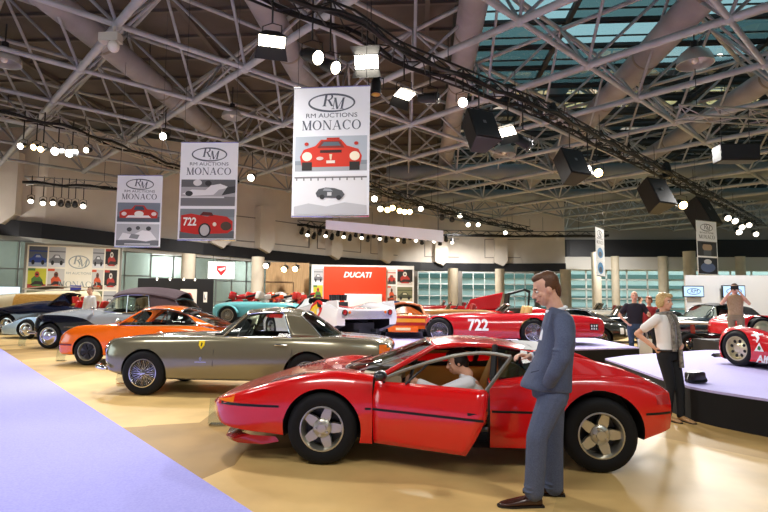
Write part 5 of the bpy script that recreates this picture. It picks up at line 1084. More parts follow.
def rm_logo(root, w, v_oval, v_t1, v_t2, s=1.0, m=LOGO, lines=True):
    """oval ring with slanted R and M, then two lines of lettering"""
    a, b = .31 * w, .125 * w; mb = MB(); n = 40
    for k in range(n):
        t0, t1 = 2 * PI * k / n, 2 * PI * (k + 1) / n; th = lambda t: .018 * w * (1 + .55 * math.sin(t + .8) ** 2)
        P = [((a) * math.cos(t0), (b) * math.sin(t0)), ((a) * math.cos(t1), (b) * math.sin(t1)), ((a - th(t1)) * math.cos(t1), (b - th(t1)) * math.sin(t1)), ((a - th(t0)) * math.cos(t0), (b - th(t0)) * math.sin(t0))]
        mb.prism(P, lambda u, q, t: (u, t, v_oval + q), -.009, -.006)
    mb.build('logo_ring', m, root, 0)
    T = lambda nm, body, size, u, v, **k: text_mesh(nm, body, size, m, root, frame((u, -.008, v), (1, 0, 0), (0, 0, 1)), depth=.001, **k)
    serif('R', .165 * w, -.055 * w, v_oval - .045 * w, -.009, -.006, m, root, name='logo_letter', slant=.18); serif('M', .15 * w, .075 * w, v_oval - .085 * w, -.009, -.006, m, root, name='logo_letter', slant=.18)
    if lines:
        T('lettering', 'RM AUCTIONS', .082 * w, 0, v_t1, sx=1.25); serif('MONACO', .125 * w, 0, v_t2 - .06 * w, -.009, -.006, m, root)
def banner(p0, rz, w, h, label, top, bottom, wires=True):
    t = thing('hanging_banner', label, 'banner', p0, rz); m = MB(); m.box((0, 0, -h / 2), (w, .012, h)); m.build('cloth', bannerM, t, 0)
    m = MB(); m.cyl((-w / 2, 0, 0), (w / 2, 0, 0), .02, n=8); m.cyl((-w / 2, 0, -h), (w / 2, 0, -h), .02, n=8); m.parts('rod', CHROME, t, 40)
    rm_logo(t, w, -.125 * h, -.225 * h, -.30 * h)
    f = Flat(-.47 * w, -.655 * h, .94 * w, .27 * h); top(f); f.build('photo_print', t, 'colour or grey car photograph in the middle of the banner'); f = Flat(-.47 * w, -.985 * h, .94 * w, .30 * h); bottom(f); f.build('photo_print', t, 'lower car photograph on the banner')
    m = MB()
    for x in (-.45 * w, .45 * w): m.cyl((x, 0, 0), (x, 0, 11.56 - p0[2]), .006, n=4)
    m.parts('hanging_wire', STEEL, t, 0); return t
bq = lambda a, b: (V(a) + V(b)) / 2
banner(at(332, 87, Y=10.05), math.radians(-2), 1.52, 2.58, 'largest hanging banner, red car front above a grey jumping car photo', red_front_car, bw_jump)
b2 = banner(at(210, 142.5, Y=13.7), math.radians(3), 1.56, 2.66, 'middle-sized hanging banner with a red number 722 car in its lower photo', bw_race, red_722_picture)
text_mesh('lettering', '722', .30, WHITE, b2, frame((-.46, -.020, -2.18), (1, 0, 0), (0, 0, 1)), depth=.001, bold=.008, sx=.8)
banner(at(140.5, 175.5, Y=17), math.radians(6), 1.50, 2.42, 'smallest of the left hanging banners, red and white car above a grey photo', red_white_car, bw_group)
def blue_p(f): f.rect(0, 0, 1, 1, 'dfe6ee').ell(.5, .5, .35, .4, '2f7fb8').ell(.5, .4, .2, .2, '14324f')
def dark_p(f): f.rect(0, 0, 1, 1, '3c3f44').ell(.5, .6, .25, .3, 'a8927c').rect(.3, 0, .7, .4, '5b6068').rect(.2, .8, .8, .9, '202226')
def blue_d(f): f.rect(0, 0, 1, 1, '2a2f3a').ell(.5, .4, .38, .3, '5c6d96').ell(.5, .75, .2, .15, 'c9cdd6')
banner(at(599.5, 228, Y=28), math.radians(56), 1.5, 2.5, 'narrow-looking banner turned edge-on with a blue picture, above the thin columns', blue_p, blue_p)
banner(at(706, 221, Y=27), math.radians(28), 1.5, 2.66, 'turned banner with two dark pictures, above the white display wall', dark_p, blue_d)
# long white hanging screen
a_, b_ = at(326, 221, Y=19.0), at(443, 230.5, Y=22.5); t = thing('hanging_screen', 'long blank white fabric strip hanging behind the largest banner', 'screen', a_, math.atan2(b_.y - a_.y, b_.x - a_.x)); L = math.hypot(b_.x - a_.x, b_.y - a_.y); m = MB()
m.loft([[(0, -.02, -.30), (0, .02, -.30), (0, .02, .03), (0, -.02, .03)], [(L, -.02, b_.z - a_.z - .50), (L, .02, b_.z - a_.z - .50), (L, .02, b_.z - a_.z), (L, -.02, b_.z - a_.z)]]); m.build('fabric', bannerM, t, 0)
m = MB()
for f_ in (.05, .5, .95): m.cyl((L * f_, 0, f_ * (b_.z - a_.z)), (L * f_, 0, 8.4 - a_.z), .008, n=4)
m.parts('hanging_wire', STEEL, t, 0)
# ================================================================== BOOTHS, PHOTO WALLS, SCREENS
def wall_angle(i): d = (cp[i + 1] - cp[i - 1]); return math.atan2(d.y, d.x)
def pic(kind):
    def f(fl):
        c = {'blue': ('5b5f66', '2f4488', '9aa3b5'), 'grey': ('b3b3b3', '6f6f72', 'dadada'), 'green': ('c8c23c', '4f7a3a', 'b8483a'), 'orange': ('c9c4bb', 'd1542c', '6f3a26'), 'dark': ('2b2724', 'b03a30', 'd8d0c4'), 'red': ('d9d2c6', 'b8382c', '54504a'), 'olive': ('7e8060', '4a4d3a', 'c9c2a2')}[kind]
        fl.rect(0, 0, 1, 1, c[0]).rect(0, 0, 1, .22, c[2])
        if kind in ('blue', 'grey', 'olive', 'red'):   # a car on a road
            fl.poly([(.06, .20), (.04, .38), (.20, .46), (.34, .62), (.62, .62), (.74, .46), (.95, .40), (.95, .20)], c[1]).poly([(.36, .46), (.40, .57), (.58, .57), (.66, .46)], c[2]).ell(.24, .21, .09, .12, '1e1e20').ell(.77, .21, .09, .12, '1e1e20').rect(0, .74, 1, .80, c[1])
        else:                                          # a rider or driver close up
            fl.poly([(.25, .12), (.20, .48), (.36, .62), (.66, .60), (.82, .42), (.78, .12)], c[1]).ell(.50, .70, .13, .15, c[2]).poly([(.10, .15), (.55, .22), (.92, .16), (.80, .36), (.40, .38)], '3a2c28').ell(.50, .70, .07, .05, '2a2220').rect(0, .88, .4, 1, c[1])
    return f
# photo wall at the left
A_, B_ = at(24, 300, Y=26.3), at(118, 300, Y=28.2); ang = math.atan2(B_.y - A_.y, B_.x - A_.x); L = math.hypot(B_.x - A_.x, B_.y - A_.y)
pw = thing('photo_display_wall', 'tall cream display wall with grids of car photos and an oval logo, at the left', 'display', (A_.x, A_.y, 0), ang); H = 4.30
m = MB(); m.box((L / 2, .08, H / 2), (L, .14, H)); m.build('panel', noisy('cream_display_panel', 'f3ecd9', 'ebe3cd', 1., .6), pw, 0)
m = MB(); m.box((-.05, .05, H / 2), (.10, .22, H + .1)); m.box((L + .05, .05, H / 2), (.10, .22, H + .1)); m.box((L / 2, .05, H + .05), (L + .2, .22, .1)); m.build('panel_frame', mat('grey_panel_frame', '8c877c', .5), pw, 0)
cols = [(.02, .21), (.225, .40), (.695, .82), (.835, .975)]; kinds = [['olive', 'green', 'blue'], ['red', 'orange', 'grey'], ['olive', 'orange', 'grey'], ['grey', 'dark', 'dark']]
for (u0, u1), ks in zip(cols, kinds):
    for r_, k_ in enumerate(ks): fl = Flat(u0 * L, .84 + r_ * 1.16, (u1 - u0) * L, 1.07); fl.y = -.0; pic(k_)(fl); fl.mb.v = [(x, y - .0 + .005, z) for x, y, z in fl.mb.v]; fl.build('photo_print', pw)
lg = bpy.data.objects.new('logo_group', None)
mb = MB(); n = 40; a, b = .115 * L, .36
for k in range(n):
    t0, t1 = 2 * PI * k / n, 2 * PI * (k + 1) / n; th = .05
    mb.prism([(a * math.cos(t0), b * math.sin(t0)), (a * math.cos(t1), b * math.sin(t1)), ((a - th) * math.cos(t1), (b - th) * math.sin(t1)), ((a - th) * math.cos(t0), (b - th) * math.sin(t0))], lambda u, q, t: (.55 * L + u, t, 3.46 + q), -.008, 0.012)
lgm = mat('logo_pale_grey', '9aa09a', .5); mb.build('logo_ring', lgm, pw, 0)
TT = lambda body, size, u, v, par, m_, **k: text_mesh('lettering', body, size, m_, par, frame((u, -.004, v), (1, 0, 0), (0, 0, 1)), depth=.002, **k)
serif('R', .44, .525 * L, 3.34, -.006, .012, lgm, pw, name='logo_letter', slant=.18); serif('M', .40, .585 * L, 3.22, -.006, .012, lgm, pw, name='logo_letter', slant=.18); TT('RM AUCTIONS', .18, .55 * L, 2.85, pw, lgm); serif('MONACO', .30, .55 * L, 2.12, -.006, .012, lgm, pw)
bpy.data.objects.remove(lg)
# black-backed picture stand
A_, B_ = at(137, 300, Y=27.0), at(213, 300, Y=28.0); ang = math.atan2(B_.y - A_.y, B_.x - A_.x); L = math.hypot(B_.x - A_.x, B_.y - A_.y)
bs = thing('picture_stand', 'black exhibition wall with framed coloured posters, left of the centre columns', 'display', (A_.x, A_.y, 0), ang); m = MB(); m.box((L / 2, .05, 1.3), (L, .1, 2.6)); m.build('panel', mat('black_exhibition_panel', '131214', .7), bs, 0)
for u0, u1, v0, v1, k_ in [(.24, .44, 1.2, 2.0, 'blue'), (.56, .78, 1.1, 2.05, 'green'), (.87, .92, 1.35, 1.9, 'grey')]:
    fl = Flat(u0 * L, v0, (u1 - u0) * L, v1 - v0); fl.rect(0, 0, 1, 1, 'ece6dc'); fl.ell(.45, .5, .3, .3, {'blue': '6a5a86', 'green': 'd8962c', 'grey': '9a9a98'}[k_]); fl.ell(.55, .6, .15, .2, 'c83c2a' if k_ != 'grey' else 'ffffff'); fl.build('poster', bs)
m = MB()
for u in (.25, .42, .6, .75): m.cyl((u * L, -.02, 2.6), (u * L, -.10, 2.52), .03, n=8)
m.parts('picture_lamp', MILD, bs, 0)
# white lightbox with a red shield beside it
A_ = at(208, 300, Y=28.6); lb = thing('lightbox_sign', 'small white lightbox with a red shield, above the black picture stand', 'sign', (A_.x, A_.y, 3.08), .35); m = MB(); m.box((.65, .0, .05), (1.4, .12, .92)); m.build('box', emis('lightbox_white', 'f7f4f4', 1.0), lb, 0)
m = MB(); m.prism([(.40, .30), (.90, .30), (.90, .05), (.65, -.28), (.40, .05)], lambda u, q, t: (u, t, q), -.075, -.062); m.build('shield', mat('shield_red', 'd8252c', .4), lb, 0); m = MB(); m.prism([(.46, .12), (.86, .22), (.84, .12), (.62, -.02)], lambda u, q, t: (u, t, q), -.080, -.076); m.build('shield_mark', WHITE, lb, 0)
m = MB(); m.cyl((.2, 0, .5), (.2, 0, .9), .015, n=5); m.cyl((1.1, 0, .5), (1.1, 0, .9), .015, n=5); m.parts('hanging_wire', STEEL, lb, 0)
# red booth
Yb = 31.0; A_, B_ = at(311, 300, Y=Yb), at(414, 300, Y=Yb + 1.0); ang = math.atan2(B_.y - A_.y, B_.x - A_.x); L = math.hypot(B_.x - A_.x, B_.y - A_.y); H = 3.62
db = thing('exhibition_booth', 'red and white exhibition booth with DUCATI lettering and photo panels', 'booth', (A_.x, A_.y, 0), ang); m = MB(); m.box((L / 2, .15, H / 2), (L, .2, H)); m.build('back_wall', mat('booth_white', 'f1efe9', .5), db, 0)
m = MB(); m.box((.42 * L, -.05, 1.76), (.60 * L, .2, 3.52)); m.build('red_panel', mat('booth_red', 'e6401c', .45), db, 0)
m = MB(); m.box((.50 * L, -.25, .95), (.36 * L, .3, 1.9)); m.build('white_counter', mat('booth_white_gloss', 'f6f5f2', .3), db, 0, bevel=.02)
text_mesh('lettering', 'DUCATI', .44, WHITE, db, frame((.44 * L, -.16, 3.02), (1, 0, 0), (0, 0, 1)), shear=.25, bold=.014, depth=.006)
m = MB(); m.prism([(.195 * L, 1.55), (.275 * L, 1.55), (.275 * L, 1.15), (.235 * L, .85), (.195 * L, 1.15)], lambda u, q, t: (u, t, q), -.165, -.151); m.build('shield', WHITE, db, 0); m = MB(); m.prism([(.205 * L, 1.38), (.265 * L, 1.46), (.262 * L, 1.32), (.235 * L, 1.2)], lambda u, q, t: (u, t, q), -.172, -.166); m.build('shield_mark', mat('booth_red', 'e6401c', .45), db, 0)
for u0, u1, v0, v1, k_ in [(.02, .11, 2.5, 3.4, 'grey'), (.02, .11, 1.5, 2.4, 'green'), (.02, .11, .6, 1.4, 'dark'), (.74, .82, 2.5, 3.4, 'red'), (.835, .985, 2.45, 3.4, 'dark'), (.74, .82, 1.5, 2.4, 'orange'), (.835, .985, 1.5, 2.35, 'olive'), (.74, .82, .5, 1.4, 'grey'), (.835, .985, .5, 1.4, 'orange')]:
    fl = Flat(u0 * L, v0, (u1 - u0) * L, v1 - v0, .045); pic(k_)(fl); fl.build('photo_print', db)
# wood-fronted kiosk left of the booth with lit lamps
A_ = at(287, 300, Y=32.0); kb = thing('wooden_kiosk', 'tan wood-clad kiosk wall left of the red booth, lit from above', 'kiosk', (A_.x, A_.y, 0), .35); m = MB(); m.box((0, 0, 1.9), (2.6, .3, 3.8)); m.build('cladding', noisy('tan_wood_cladding', 'b79468', 'a5835a', 3, .6, stretch=(6, 1, .6)), kb, 0)
m = MB(); m.box((.35, -.17, 1.3), (.06, .05, 2.6)); m.box((-.5, -.17, 2.6), (1.6, .05, .06)); m.parts('batten', mat('dark_batten', '6b5236', .6), kb, 0)
for px, py, l, lab in [(267, 265, MILD, 'pale lamp above the motorcycle row, left of three'), (285, 268.5, WARM, 'warm lamp above the wooden kiosk, middle of three'), (296, 268, WARM, 'warm lamp nearest the red booth')]: can(px, py, 3.4, lab, l, (0, -1, -.3), 1.6, 'can', p=at(px, py, Y=30.2), wire=.35)
# ------------------------------------------------------------------ white display wall with two screens, right
p0 = at(686, 300, Y=21.5); p1 = at(800, 300, Y=21.5)
dw = thing('display_partition', 'long white partition behind the two screens at the right', 'partition', (p0.x, p0.y, 0)); L = p1.x - p0.x; m = MB(); m.box((L / 2, 0, 1.3), (L, .12, 2.6)); m.build('panel', mat('white_partition', 'f7f8fb', .5), dw, 0); m = MB(); m.box((L / 2, -.3, .15), (L, .5, .3)); m.build('foot', mat('partition_foot', '9a9a9e', .6), dw, 0)
scr = emis('screen_blue', 'a9c8e6', .9)
for (x0, x1, y0, y1, lab) in [(688, 709, 285.5, 297, 'wall screen with oval logo on pale blue, left of the two'), (728, 751, 285, 297.5, 'wall screen with oval logo, above the photographer')]:
    a, b = at(x0, y1, Y=20.9), at(x1, y0, Y=20.9); w, h = b.x - a.x, b.z - a.z
    t = thing('wall_screen', lab, 'screen', ((a.x + b.x) / 2, 21.3, (a.z + b.z) / 2)); m = MB(); m.box((0, 0, 0), (w, .08, h)); m.build('bezel', mat('black_bezel', '15161a', .3), t, 0, bevel=.01); m = MB(); m.box((0, -.042, 0), (w - .07, .01, h - .07)); m.build('display', scr, t, 0); m = MB(); m.box((0, .09, 0), (.3, .10, .3)); m.build('bracket', STEEL, t, 0)
    mb = MB(); n = 28; aa, bb_ = .33 * w, .28 * h
    for k in range(n):
        t0, t1 = 2 * PI * k / n, 2 * PI * (k + 1) / n; th = .022
        mb.prism([(aa * math.cos(t0), bb_ * math.sin(t0)), (aa * math.cos(t1), bb_ * math.sin(t1)), ((aa - th) * math.cos(t1), (bb_ - th) * math.sin(t1)), ((aa - th) * math.cos(t0), (bb_ - th) * math.sin(t0))], lambda u, q, tt: (u, tt, q), -.054, -.049)
    mb.build('logo_ring', mat('screen_ink', '33405a', .5), t, 0); text_mesh('lettering', 'RM', .20, mat('screen_ink', '33405a', .5), t, frame((0, -.051, 0), (1, 0, 0), (0, 0, 1)), depth=.001, shear=.3)
# ================================================================== PEOPLE
SKIN = noisy('skin', 'e3b196', 'd8a284', 14, .55, lo=.3, hi=.7); LIP = mat('lips', 'b0625a', .5); EYE = mat('eye_white', 'ece8e2', .25); IRIS = mat('iris', '33302c', .2)
def limb(m, pts, n=12):
    """tapered chain of (point, radius) with rounded joints"""
    P = [V(p) for p, r in pts]; R = [r for p, r in pts]
    for a, b, ra, rb in zip(P[:-1], P[1:], R[:-1], R[1:]): m.cyl(a, b, ra, rb, n=n)
    for p, r in zip(P, R): m.ball(p, r, n, 8)
def rings(m, rs, n=20):
    """closed torso from (centre, half-depth along x, half-width along y, tilt about y) rings"""
    out = []
    for c, rx, ry, tl in rs:
        R = Matrix.Rotation(tl, 3, 'Y'); out.append([V(c) + R @ V((rx * math.copysign(abs(math.cos(a)) ** .85, math.cos(a)), ry * math.copysign(abs(math.sin(a)) ** .85, math.sin(a)), 0)) for a in np.linspace(0, 2 * PI, n + 1)[:-1]])
    m.loft(out)
def fuse(m, name, mt, parent, vox=.01, sm=6, fac=.5):
    """merge overlapping volumes into one continuous smooth surface"""
    me = m.mesh(name, mt, 0); o = bpy.data.objects.new(name, me); COL.objects.link(o)
    r = o.modifiers.new('r', 'REMESH'); r.mode = 'VOXEL'; r.voxel_size = vox; r.use_smooth_shade = True
    if sm: s = o.modifiers.new('s', 'SMOOTH'); s.factor = fac; s.iterations = sm
    baked(o); o.data.name = name; o.data.polygons.foreach_set('use_smooth', [True] * len(o.data.polygons)); o.parent = parent; return o
def basis(yaw, pitch=0., roll=0.):
    """head axes: x forward, y to its left, z up"""
    return Matrix.Rotation(yaw, 3, 'Z') @ Matrix.Rotation(pitch, 3, 'Y') @ Matrix.Rotation(roll, 3, 'X')
def head(m, c, R, s=1.0, female=False):
    c = V(c); q = lambda x, y, z: c + R @ V((x * s, y * s, z * s))
    m.ball(q(-.012, 0, .035), (.098 * s, .077 * s, .098 * s), 20, 14, R=R); m.ball(q(.022, 0, -.03), (.070 * s, .063 * s, .088 * s), 18, 12, R=R); m.ball(q(.045, 0, -.085), (.036 * s, .035 * s, .030 * s), 14, 10, R=R)
    m.ball(q(.012, 0, -.07), (.055 * s, .054 * s, .045 * s), 14, 10, R=R)
    limb(m, [(q(.088, 0, .018), .010 * s), (q(.104, 0, -.012), .013 * s), (q(.108, 0, -.026), .015 * s)], 8)
    for y in (-.013, .013): m.ball(q(.094, y, -.030), .010 * s, 8, 6)
    m.ball(q(.083, 0, .032), (.012 * s, .05 * s, .010 * s), 12, 6, R=R)
    for y in (-1, 1):
        m.ball(q(-.008, y * .078, -.005), (.020 * s, .010 * s, .032 * s), 10, 8, R=R); m.ball(q(.062, y * .042, -.018), (.022 * s, .018 * s, .018 * s), 8, 6, R=R)
    m.ball(q(.086, 0, -.060), (.012 * s, .026 * s, .008 * s), 10, 6, R=R); m.ball(q(.083, 0, -.073), (.012 * s, .022 * s, .008 * s), 10, 6, R=R)
    return q
def face_bits(root, q, R, s=1.0):
    for y in (-1, 1):
        e = MB(); e.ball(q(.076, y * .031, .010), (.012 * s, .015 * s, .009 * s), 12, 8, R=R); eo = e.build('eye', EYE, root, 60); i = MB(); i.ball(q(.086, y * .031, .010), (.004 * s, .007 * s, .007 * s), 10, 6, R=R); i.build('iris', IRIS, eo, 60)
        b = MB(); b.tube([q(.088, y * .014, .030), q(.090, y * .03, .036), q(.078, y * .050, .028)], .0045 * s, 6); b.build('eyebrow', BROW[0], root, 60)
    l = MB(); l.tube([q(.086, -.022, -.066), q(.096, -.008, -.063), q(.097, 0, -.065), q(.096, .008, -.063), q(.086, .022, -.066)], .0055 * s, 6); l.build('mouth', LIP, root, 60)
BROW = [mat('brown_brow', '4a3220', .8)]
def hand(m, wrist, d, palm, s=1.0, curl=.5, thumb=1, spread=.12):
    """palm and five bent fingers; d points along the hand, palm is the direction the palm faces, thumb = +1/-1 the side it leaves"""
    w = V(wrist); d = V(d).normalized(); p = V(palm); p = (p - d * p.dot(d)).normalized(); x = d.cross(p) * thumb
    q = lambda a, b, c: w + (d * a + x * b + p * c) * s
    limb(m, [(q(-.03, 0, 0), .026 * s), (q(.01, 0, 0), .025 * s)], 10)
    for b in (-.030, -.010, .010, .030): limb(m, [(q(.005, b * .6, 0), .016 * s), (q(.085, b, 0), .012 * s)], 8)
    for k, (b, L) in enumerate(((.032, .070), (.011, .080), (-.011, .074), (-.031, .058))):
        a = 0; pos = V((.085, b, 0)); seq = [(q(*pos), .0105 * s)]
        for j, f in enumerate((.45, .32, .25)):
            a += curl * (1.0, 1.1, .8)[j]; pos = pos + V((math.cos(a) * L * f, b * spread * f, math.sin(a) * L * f)); seq.append((q(*pos), (.0098, .0090, .0078)[j] * s))
        limb(m, seq, 8)
    limb(m, [(q(.018, .028, .006), .015 * s), (q(.048, .052, .018), .0125 * s), (q(.074, .058, .034), .0105 * s), (q(.094, .052, .046), .0085 * s)], 8)
def shoe(root, heel, d, s, m, name='shoe', h=.075):
    """shoe from the heel point along direction d (flat on the ground)"""
    hx, d = V(heel), V(d).normalized(); n = V((-d.y, d.x, 0)); b = MB(); R = []
    for t, w, z in ((-.03, .030, .07), (0, .036, h), (.06, .038, h), (.12, .042, .062), (.18, .046, .046), (.23, .040, .036), (.262, .022, .026)):
        R.append([hx + d * t * s + n * (w * math.cos(a)) * s + V((0, 0, max(0, (.5 + .5 * math.sin(a)) * z) * s)) for a in np.linspace(0, 2 * PI, 15)[:-1]])
    b.loft(R); o = b.build(name, m, root, 60, subsurf=1)
    so = MB(); so.loft([[hx + d * t * s + n * sg * w * s + V((0, 0, zz)) for sg, zz in ((-1, 0), (1, 0), (1, .014), (-1, .014))] for t, w in ((-.035, .030), (.06, .038), (.18, .047), (.25, .034), (.268, .018))]); so.build('sole', mat('dark_sole', '1d1714', .7), o, 0); return o
def hair_cap(root, q, R, s, m, pieces, name='hair', vox=.008):
    b = MB()
    for (x, y, z), r in pieces: b.ball(q(x, y, z), tuple(v * s for v in r), 14, 10, R=R)
    o = fuse(b, name, m, root, vox, 3); return o

# ------------------------------------------------------------------ man in the blue-grey suit beside the open door
SUIT = noisy('blue_grey_suit_cloth', '565f78', '4a5269', 120, .8, bump=.1); SHIRT = mat('white_shirt', 'eceff5', .7); HAIRB = noisy('dark_brown_hair', '6a4429', '4a2d19', 60, .5, stretch=(1, 1, 6)); BROWNSHOE = mat('dark_brown_shoe', '3a1a12', .25, 0, .5)
rx, ry_ = .86, 4.20
man = thing('person', 'person in a blue-grey suit and brown shoes standing beside the open car door', 'person', (rx, ry_, 0))
def L(px, py, Y): p = at(px, py, Y=Y); return V((p.x - rx, p.y - ry_, p.z))
hR = basis(PI, .32); hc = L(546, 290, 4.20)
b = MB(); q = head(b, hc, hR, 1.0)
neck0 = L(556, 309, 4.2); limb(b, [(hc + V((.02, 0, -.02)), .062), (neck0, .062), (neck0 + V((.03, 0, -.08)), .07)], 14)
chest = L(558, 335, 4.2); pelvis = L(550, 385, 4.2)
rings(b, [(L(557, 318, 4.2), .07, .14, 0), (chest, .10, .16, 0), (L(553, 362, 4.2), .095, .14, 0), (pelvis, .095, .15, 0), (pelvis + V((0, 0, -.10)), .07, .12, 0)])
lsh, lel, lwr = L(564, 322, 4.03), L(561, 358, 3.96), L(549, 382, 4.06)
rsh, rel, rwr = L(552, 322, 4.38), L(548, 357, 4.42), L(530, 357, 4.36)
for a in ((lsh, lel, lwr), (rsh, rel, rwr)): limb(b, [(a[0], .055), (a[1], .042), (a[2], .030)])
hand(b, rwr, L(514, 353, 4.33) - rwr, (0, -.2, -1), .98, .55, 1)
hand(b, lwr, L(544, 396, 4.09) - lwr, (.2, 1, 0), .88, .3, 1)
lk, la = L(537, 437, 4.07), L(534, 494, 4.10); rk, ra_ = L(553, 436, 4.30), L(554, 490, 4.34)
lh, rh = pelvis + V((.0, -.09, -.06)), pelvis + V((.03, .09, -.06))
for a in ((lh, lk, la), (rh, rk, ra_)): limb(b, [(a[0], .080), (a[1], .050), (a[2], .038)])
fuse(b, 'body', SKIN, man, .0065, 3); BROW[0] = mat('brown_brow', '4a3220', .8); face_bits(man, q, hR)
hair_cap(man, q, hR, 1.0, HAIRB, [((-.035, 0, .055), (.088, .081, .090)), ((-.075, 0, .0), (.042, .066, .075)), ((.02, 0, .105), (.062, .058, .036)), ((-.02, .055, .03), (.05, .028, .05)), ((-.02, -.055, .03), (.05, .028, .05)), ((-.07, 0, -.05), (.03, .05, .04))])
c = MB(); c.tube([neck0 + V((.070 * math.cos(t) + .004, .068 * math.sin(t), -.004 - .018 * math.cos(t + PI))) for t in np.linspace(0, 2 * PI, 25)[:-1]], .014, 8, closed=True); c.build('shirt_collar', SHIRT, man, 60)
c = MB(); rings(c, [(L(548, 322, 4.2), .03, .06, 0), (L(542, 340, 4.2), .02, .05, 0)], 12); c.build('shirt_front', SHIRT, man, 60)
j = MB()   # jacket: flaring to the hem, pulled forward by the pocketed hand
rings(j, [(L(558, 309, 4.2), .075, .085, .3), (L(559, 315, 4.2), .095, .165, .2), (L(558.5, 325, 4.2), .115, .185, .1), (L(557, 340, 4.2), .128, .175, 0), (L(554, 356, 4.2), .138, .162, 0), (L(549, 372, 4.2), .165, .172, 0), (L(546, 384, 4.19), .185, .185, .05), (L(545.5, 389, 4.19), .188, .185, .08)], 26)
jl = MB(); limb(jl, [(lsh + V((0, .02, -.01)), .080), (L(565, 340, 3.965), .070), (L(562, 358, 3.93), .062), (L(554, 373, 3.95), .055), (L(549.5, 382, 4.0), .050)], 16)
for f_ in (.0, .25, .5): jl.ball(L(562, 350 + 14 * f_, 3.94) + V((-.012, 0, 0)), (.064, .060, .016), 12, 6)
fuse(jl, 'sleeve', SUIT, man, .0075, 3)
jl = MB(); limb(jl, [(rsh + V((0, -.02, 0)), .076), (rel, .060), (L(536, 357, 4.37), .050)], 14); fuse(jl, 'sleeve', SUIT, man, .0085, 3)
jo = fuse(j, 'jacket', SUIT, man, .0085, 5)
c = MB(); c.loft([[L(548, 312, 4.08), L(552, 309, 4.06), L(549, 325, 4.035), L(543, 335, 4.05)], [L(548, 312, 4.07), L(552, 309, 4.05), L(549, 325, 4.025), L(543, 335, 4.04)]]); c.build('lapel', SUIT, man, 0)
c = MB(); c.cyl(L(537, 357, 4.37), L(530.5, 357, 4.362), .040, .036, n=16); c.build('shirt_cuff', SHIRT, man, 60)
for px, py in ((548, 371), (547, 378)): c = MB(); c.ball(lel + (lwr - lel) * ((py - 358) / 24) + V((.0, -.052, 0)), .007, 8, 6); c.build('sleeve_button', mat('dark_button', '23262e', .4), man, 60)
c = MB(); c.tube([L(531, 372, 4.03), L(539, 370, 4.01)], .006, 6); c.build('pocket_flap', SUIT, man, 60)
t = MB()   # trousers
rings(t, [(pelvis + V((0, 0, .06)), .13, .165, 0), (pelvis, .135, .172, 0), (pelvis + V((0, 0, -.09)), .13, .17, 0)])
limb(t, [(lh + V((0, 0, -.02)), .108), (lh.lerp(lk, .5), .092), (lk, .078), (lk.lerp(la, .5), .074), (la + V((0, 0, .02)), .072)], 16); limb(t, [(rh + V((0, 0, -.02)), .108), (rh.lerp(rk, .5), .092), (rk, .078), (rk.lerp(ra_, .5), .074), (ra_ + V((0, 0, .03)), .072)], 16)
for (kn, an) in ((lk, la), (rk, ra_)):   # folds at the knee and where the cloth breaks on the shoe
    for f_, o_ in ((.05, .008), (.16, .016), (.86, .006), (.94, .0)): t.ball(kn.lerp(an, f_) + V((-.036 + o_, 0, 0)), (.050, .072, .014), 12, 6)
fuse(t, 'trousers', SUIT, man, .0075, 2)
sh1 = L(538, 503.5, 4.12); sh2 = L(560, 496, 4.36)
shoe(man, (sh1.x, sh1.y, 0), (-1, -.10, 0), 1.12, BROWNSHOE); shoe(man, (sh2.x, sh2.y, 0), (-1, .15, 0), 1.05, BROWNSHOE)

# ------------------------------------------------------------------ seated driver in a white shirt
dx, dy = .35, 5.43
drv = thing('person', 'person in a white shirt sitting at the wheel of the nearest red coupe', 'person', (dx, dy, .45))
def D(px, py, Y): p = at(px, py, Y=Y); return V((p.x - dx, p.y - dy, p.z - .45))
hR = basis(PI + .05, .25); hc = D(457, 362.5, 5.43)
b = MB(); q = head(b, hc, hR, .96); limb(b, [(hc + V((.02, 0, -.04)), .056), (D(467, 374, 5.43), .062)], 12)
rings(b, [(D(470, 378, 5.43), .08, .16, .3), (D(474, 390, 5.43), .11, .18, .2), (D(477, 408, 5.43), .11, .16, .1), (D(479, 424, 5.43), .12, .17, 0)])
for sg in (-1, 1):
    s0, e0, w0 = D(468, 382, 5.43 + sg * .17), D(440, 393, 5.43 + sg * .22), D(416, 381, 5.43 + sg * .15); limb(b, [(s0, .05), (e0, .04), (w0, .028)]); hand(b, w0, (-1, 0, .12), (0, -sg, -.3), .9, .75, sg)
    hp = D(479, 424, 5.43 + sg * .09); limb(b, [(hp, .08), (hp + V((-.40, 0, .06)), .055), (hp + V((-.62, 0, -.02)), .045)])
fuse(b, 'body', SKIN, drv, .0075, 3); face_bits(drv, q, hR, .96)
hair_cap(drv, q, hR, .96, mat('near_black_hair', '1c1411', .5), [((-.03, 0, .06), (.095, .086, .092)), ((-.075, 0, .0), (.05, .07, .085)), ((.03, 0, .098), (.066, .066, .040)), ((-.02, .06, .02), (.055, .03, .06)), ((-.02, -.06, .02), (.055, .03, .06))])
j = MB(); rings(j, [(D(467, 375, 5.43), .075, .085, .35), (D(469, 380, 5.43), .105, .185, .3), (D(474, 391, 5.43), .135, .205, .2), (D(477, 408, 5.43), .135, .185, .1), (D(479, 424, 5.43), .14, .19, 0)])
for sg in (-1, 1):
    s0, e0, w0 = D(468, 383, 5.43 + sg * .17), D(440, 393, 5.43 + sg * .22), D(420, 383, 5.43 + sg * .155); limb(j, [(s0, .075), (e0, .060), (w0, .044)])
fuse(j, 'shirt', SHIRT, drv, .009, 5)
t = MB(); rings(t, [(D(479, 420, 5.43), .145, .20, 0), (D(479, 432, 5.43), .13, .19, 0)])
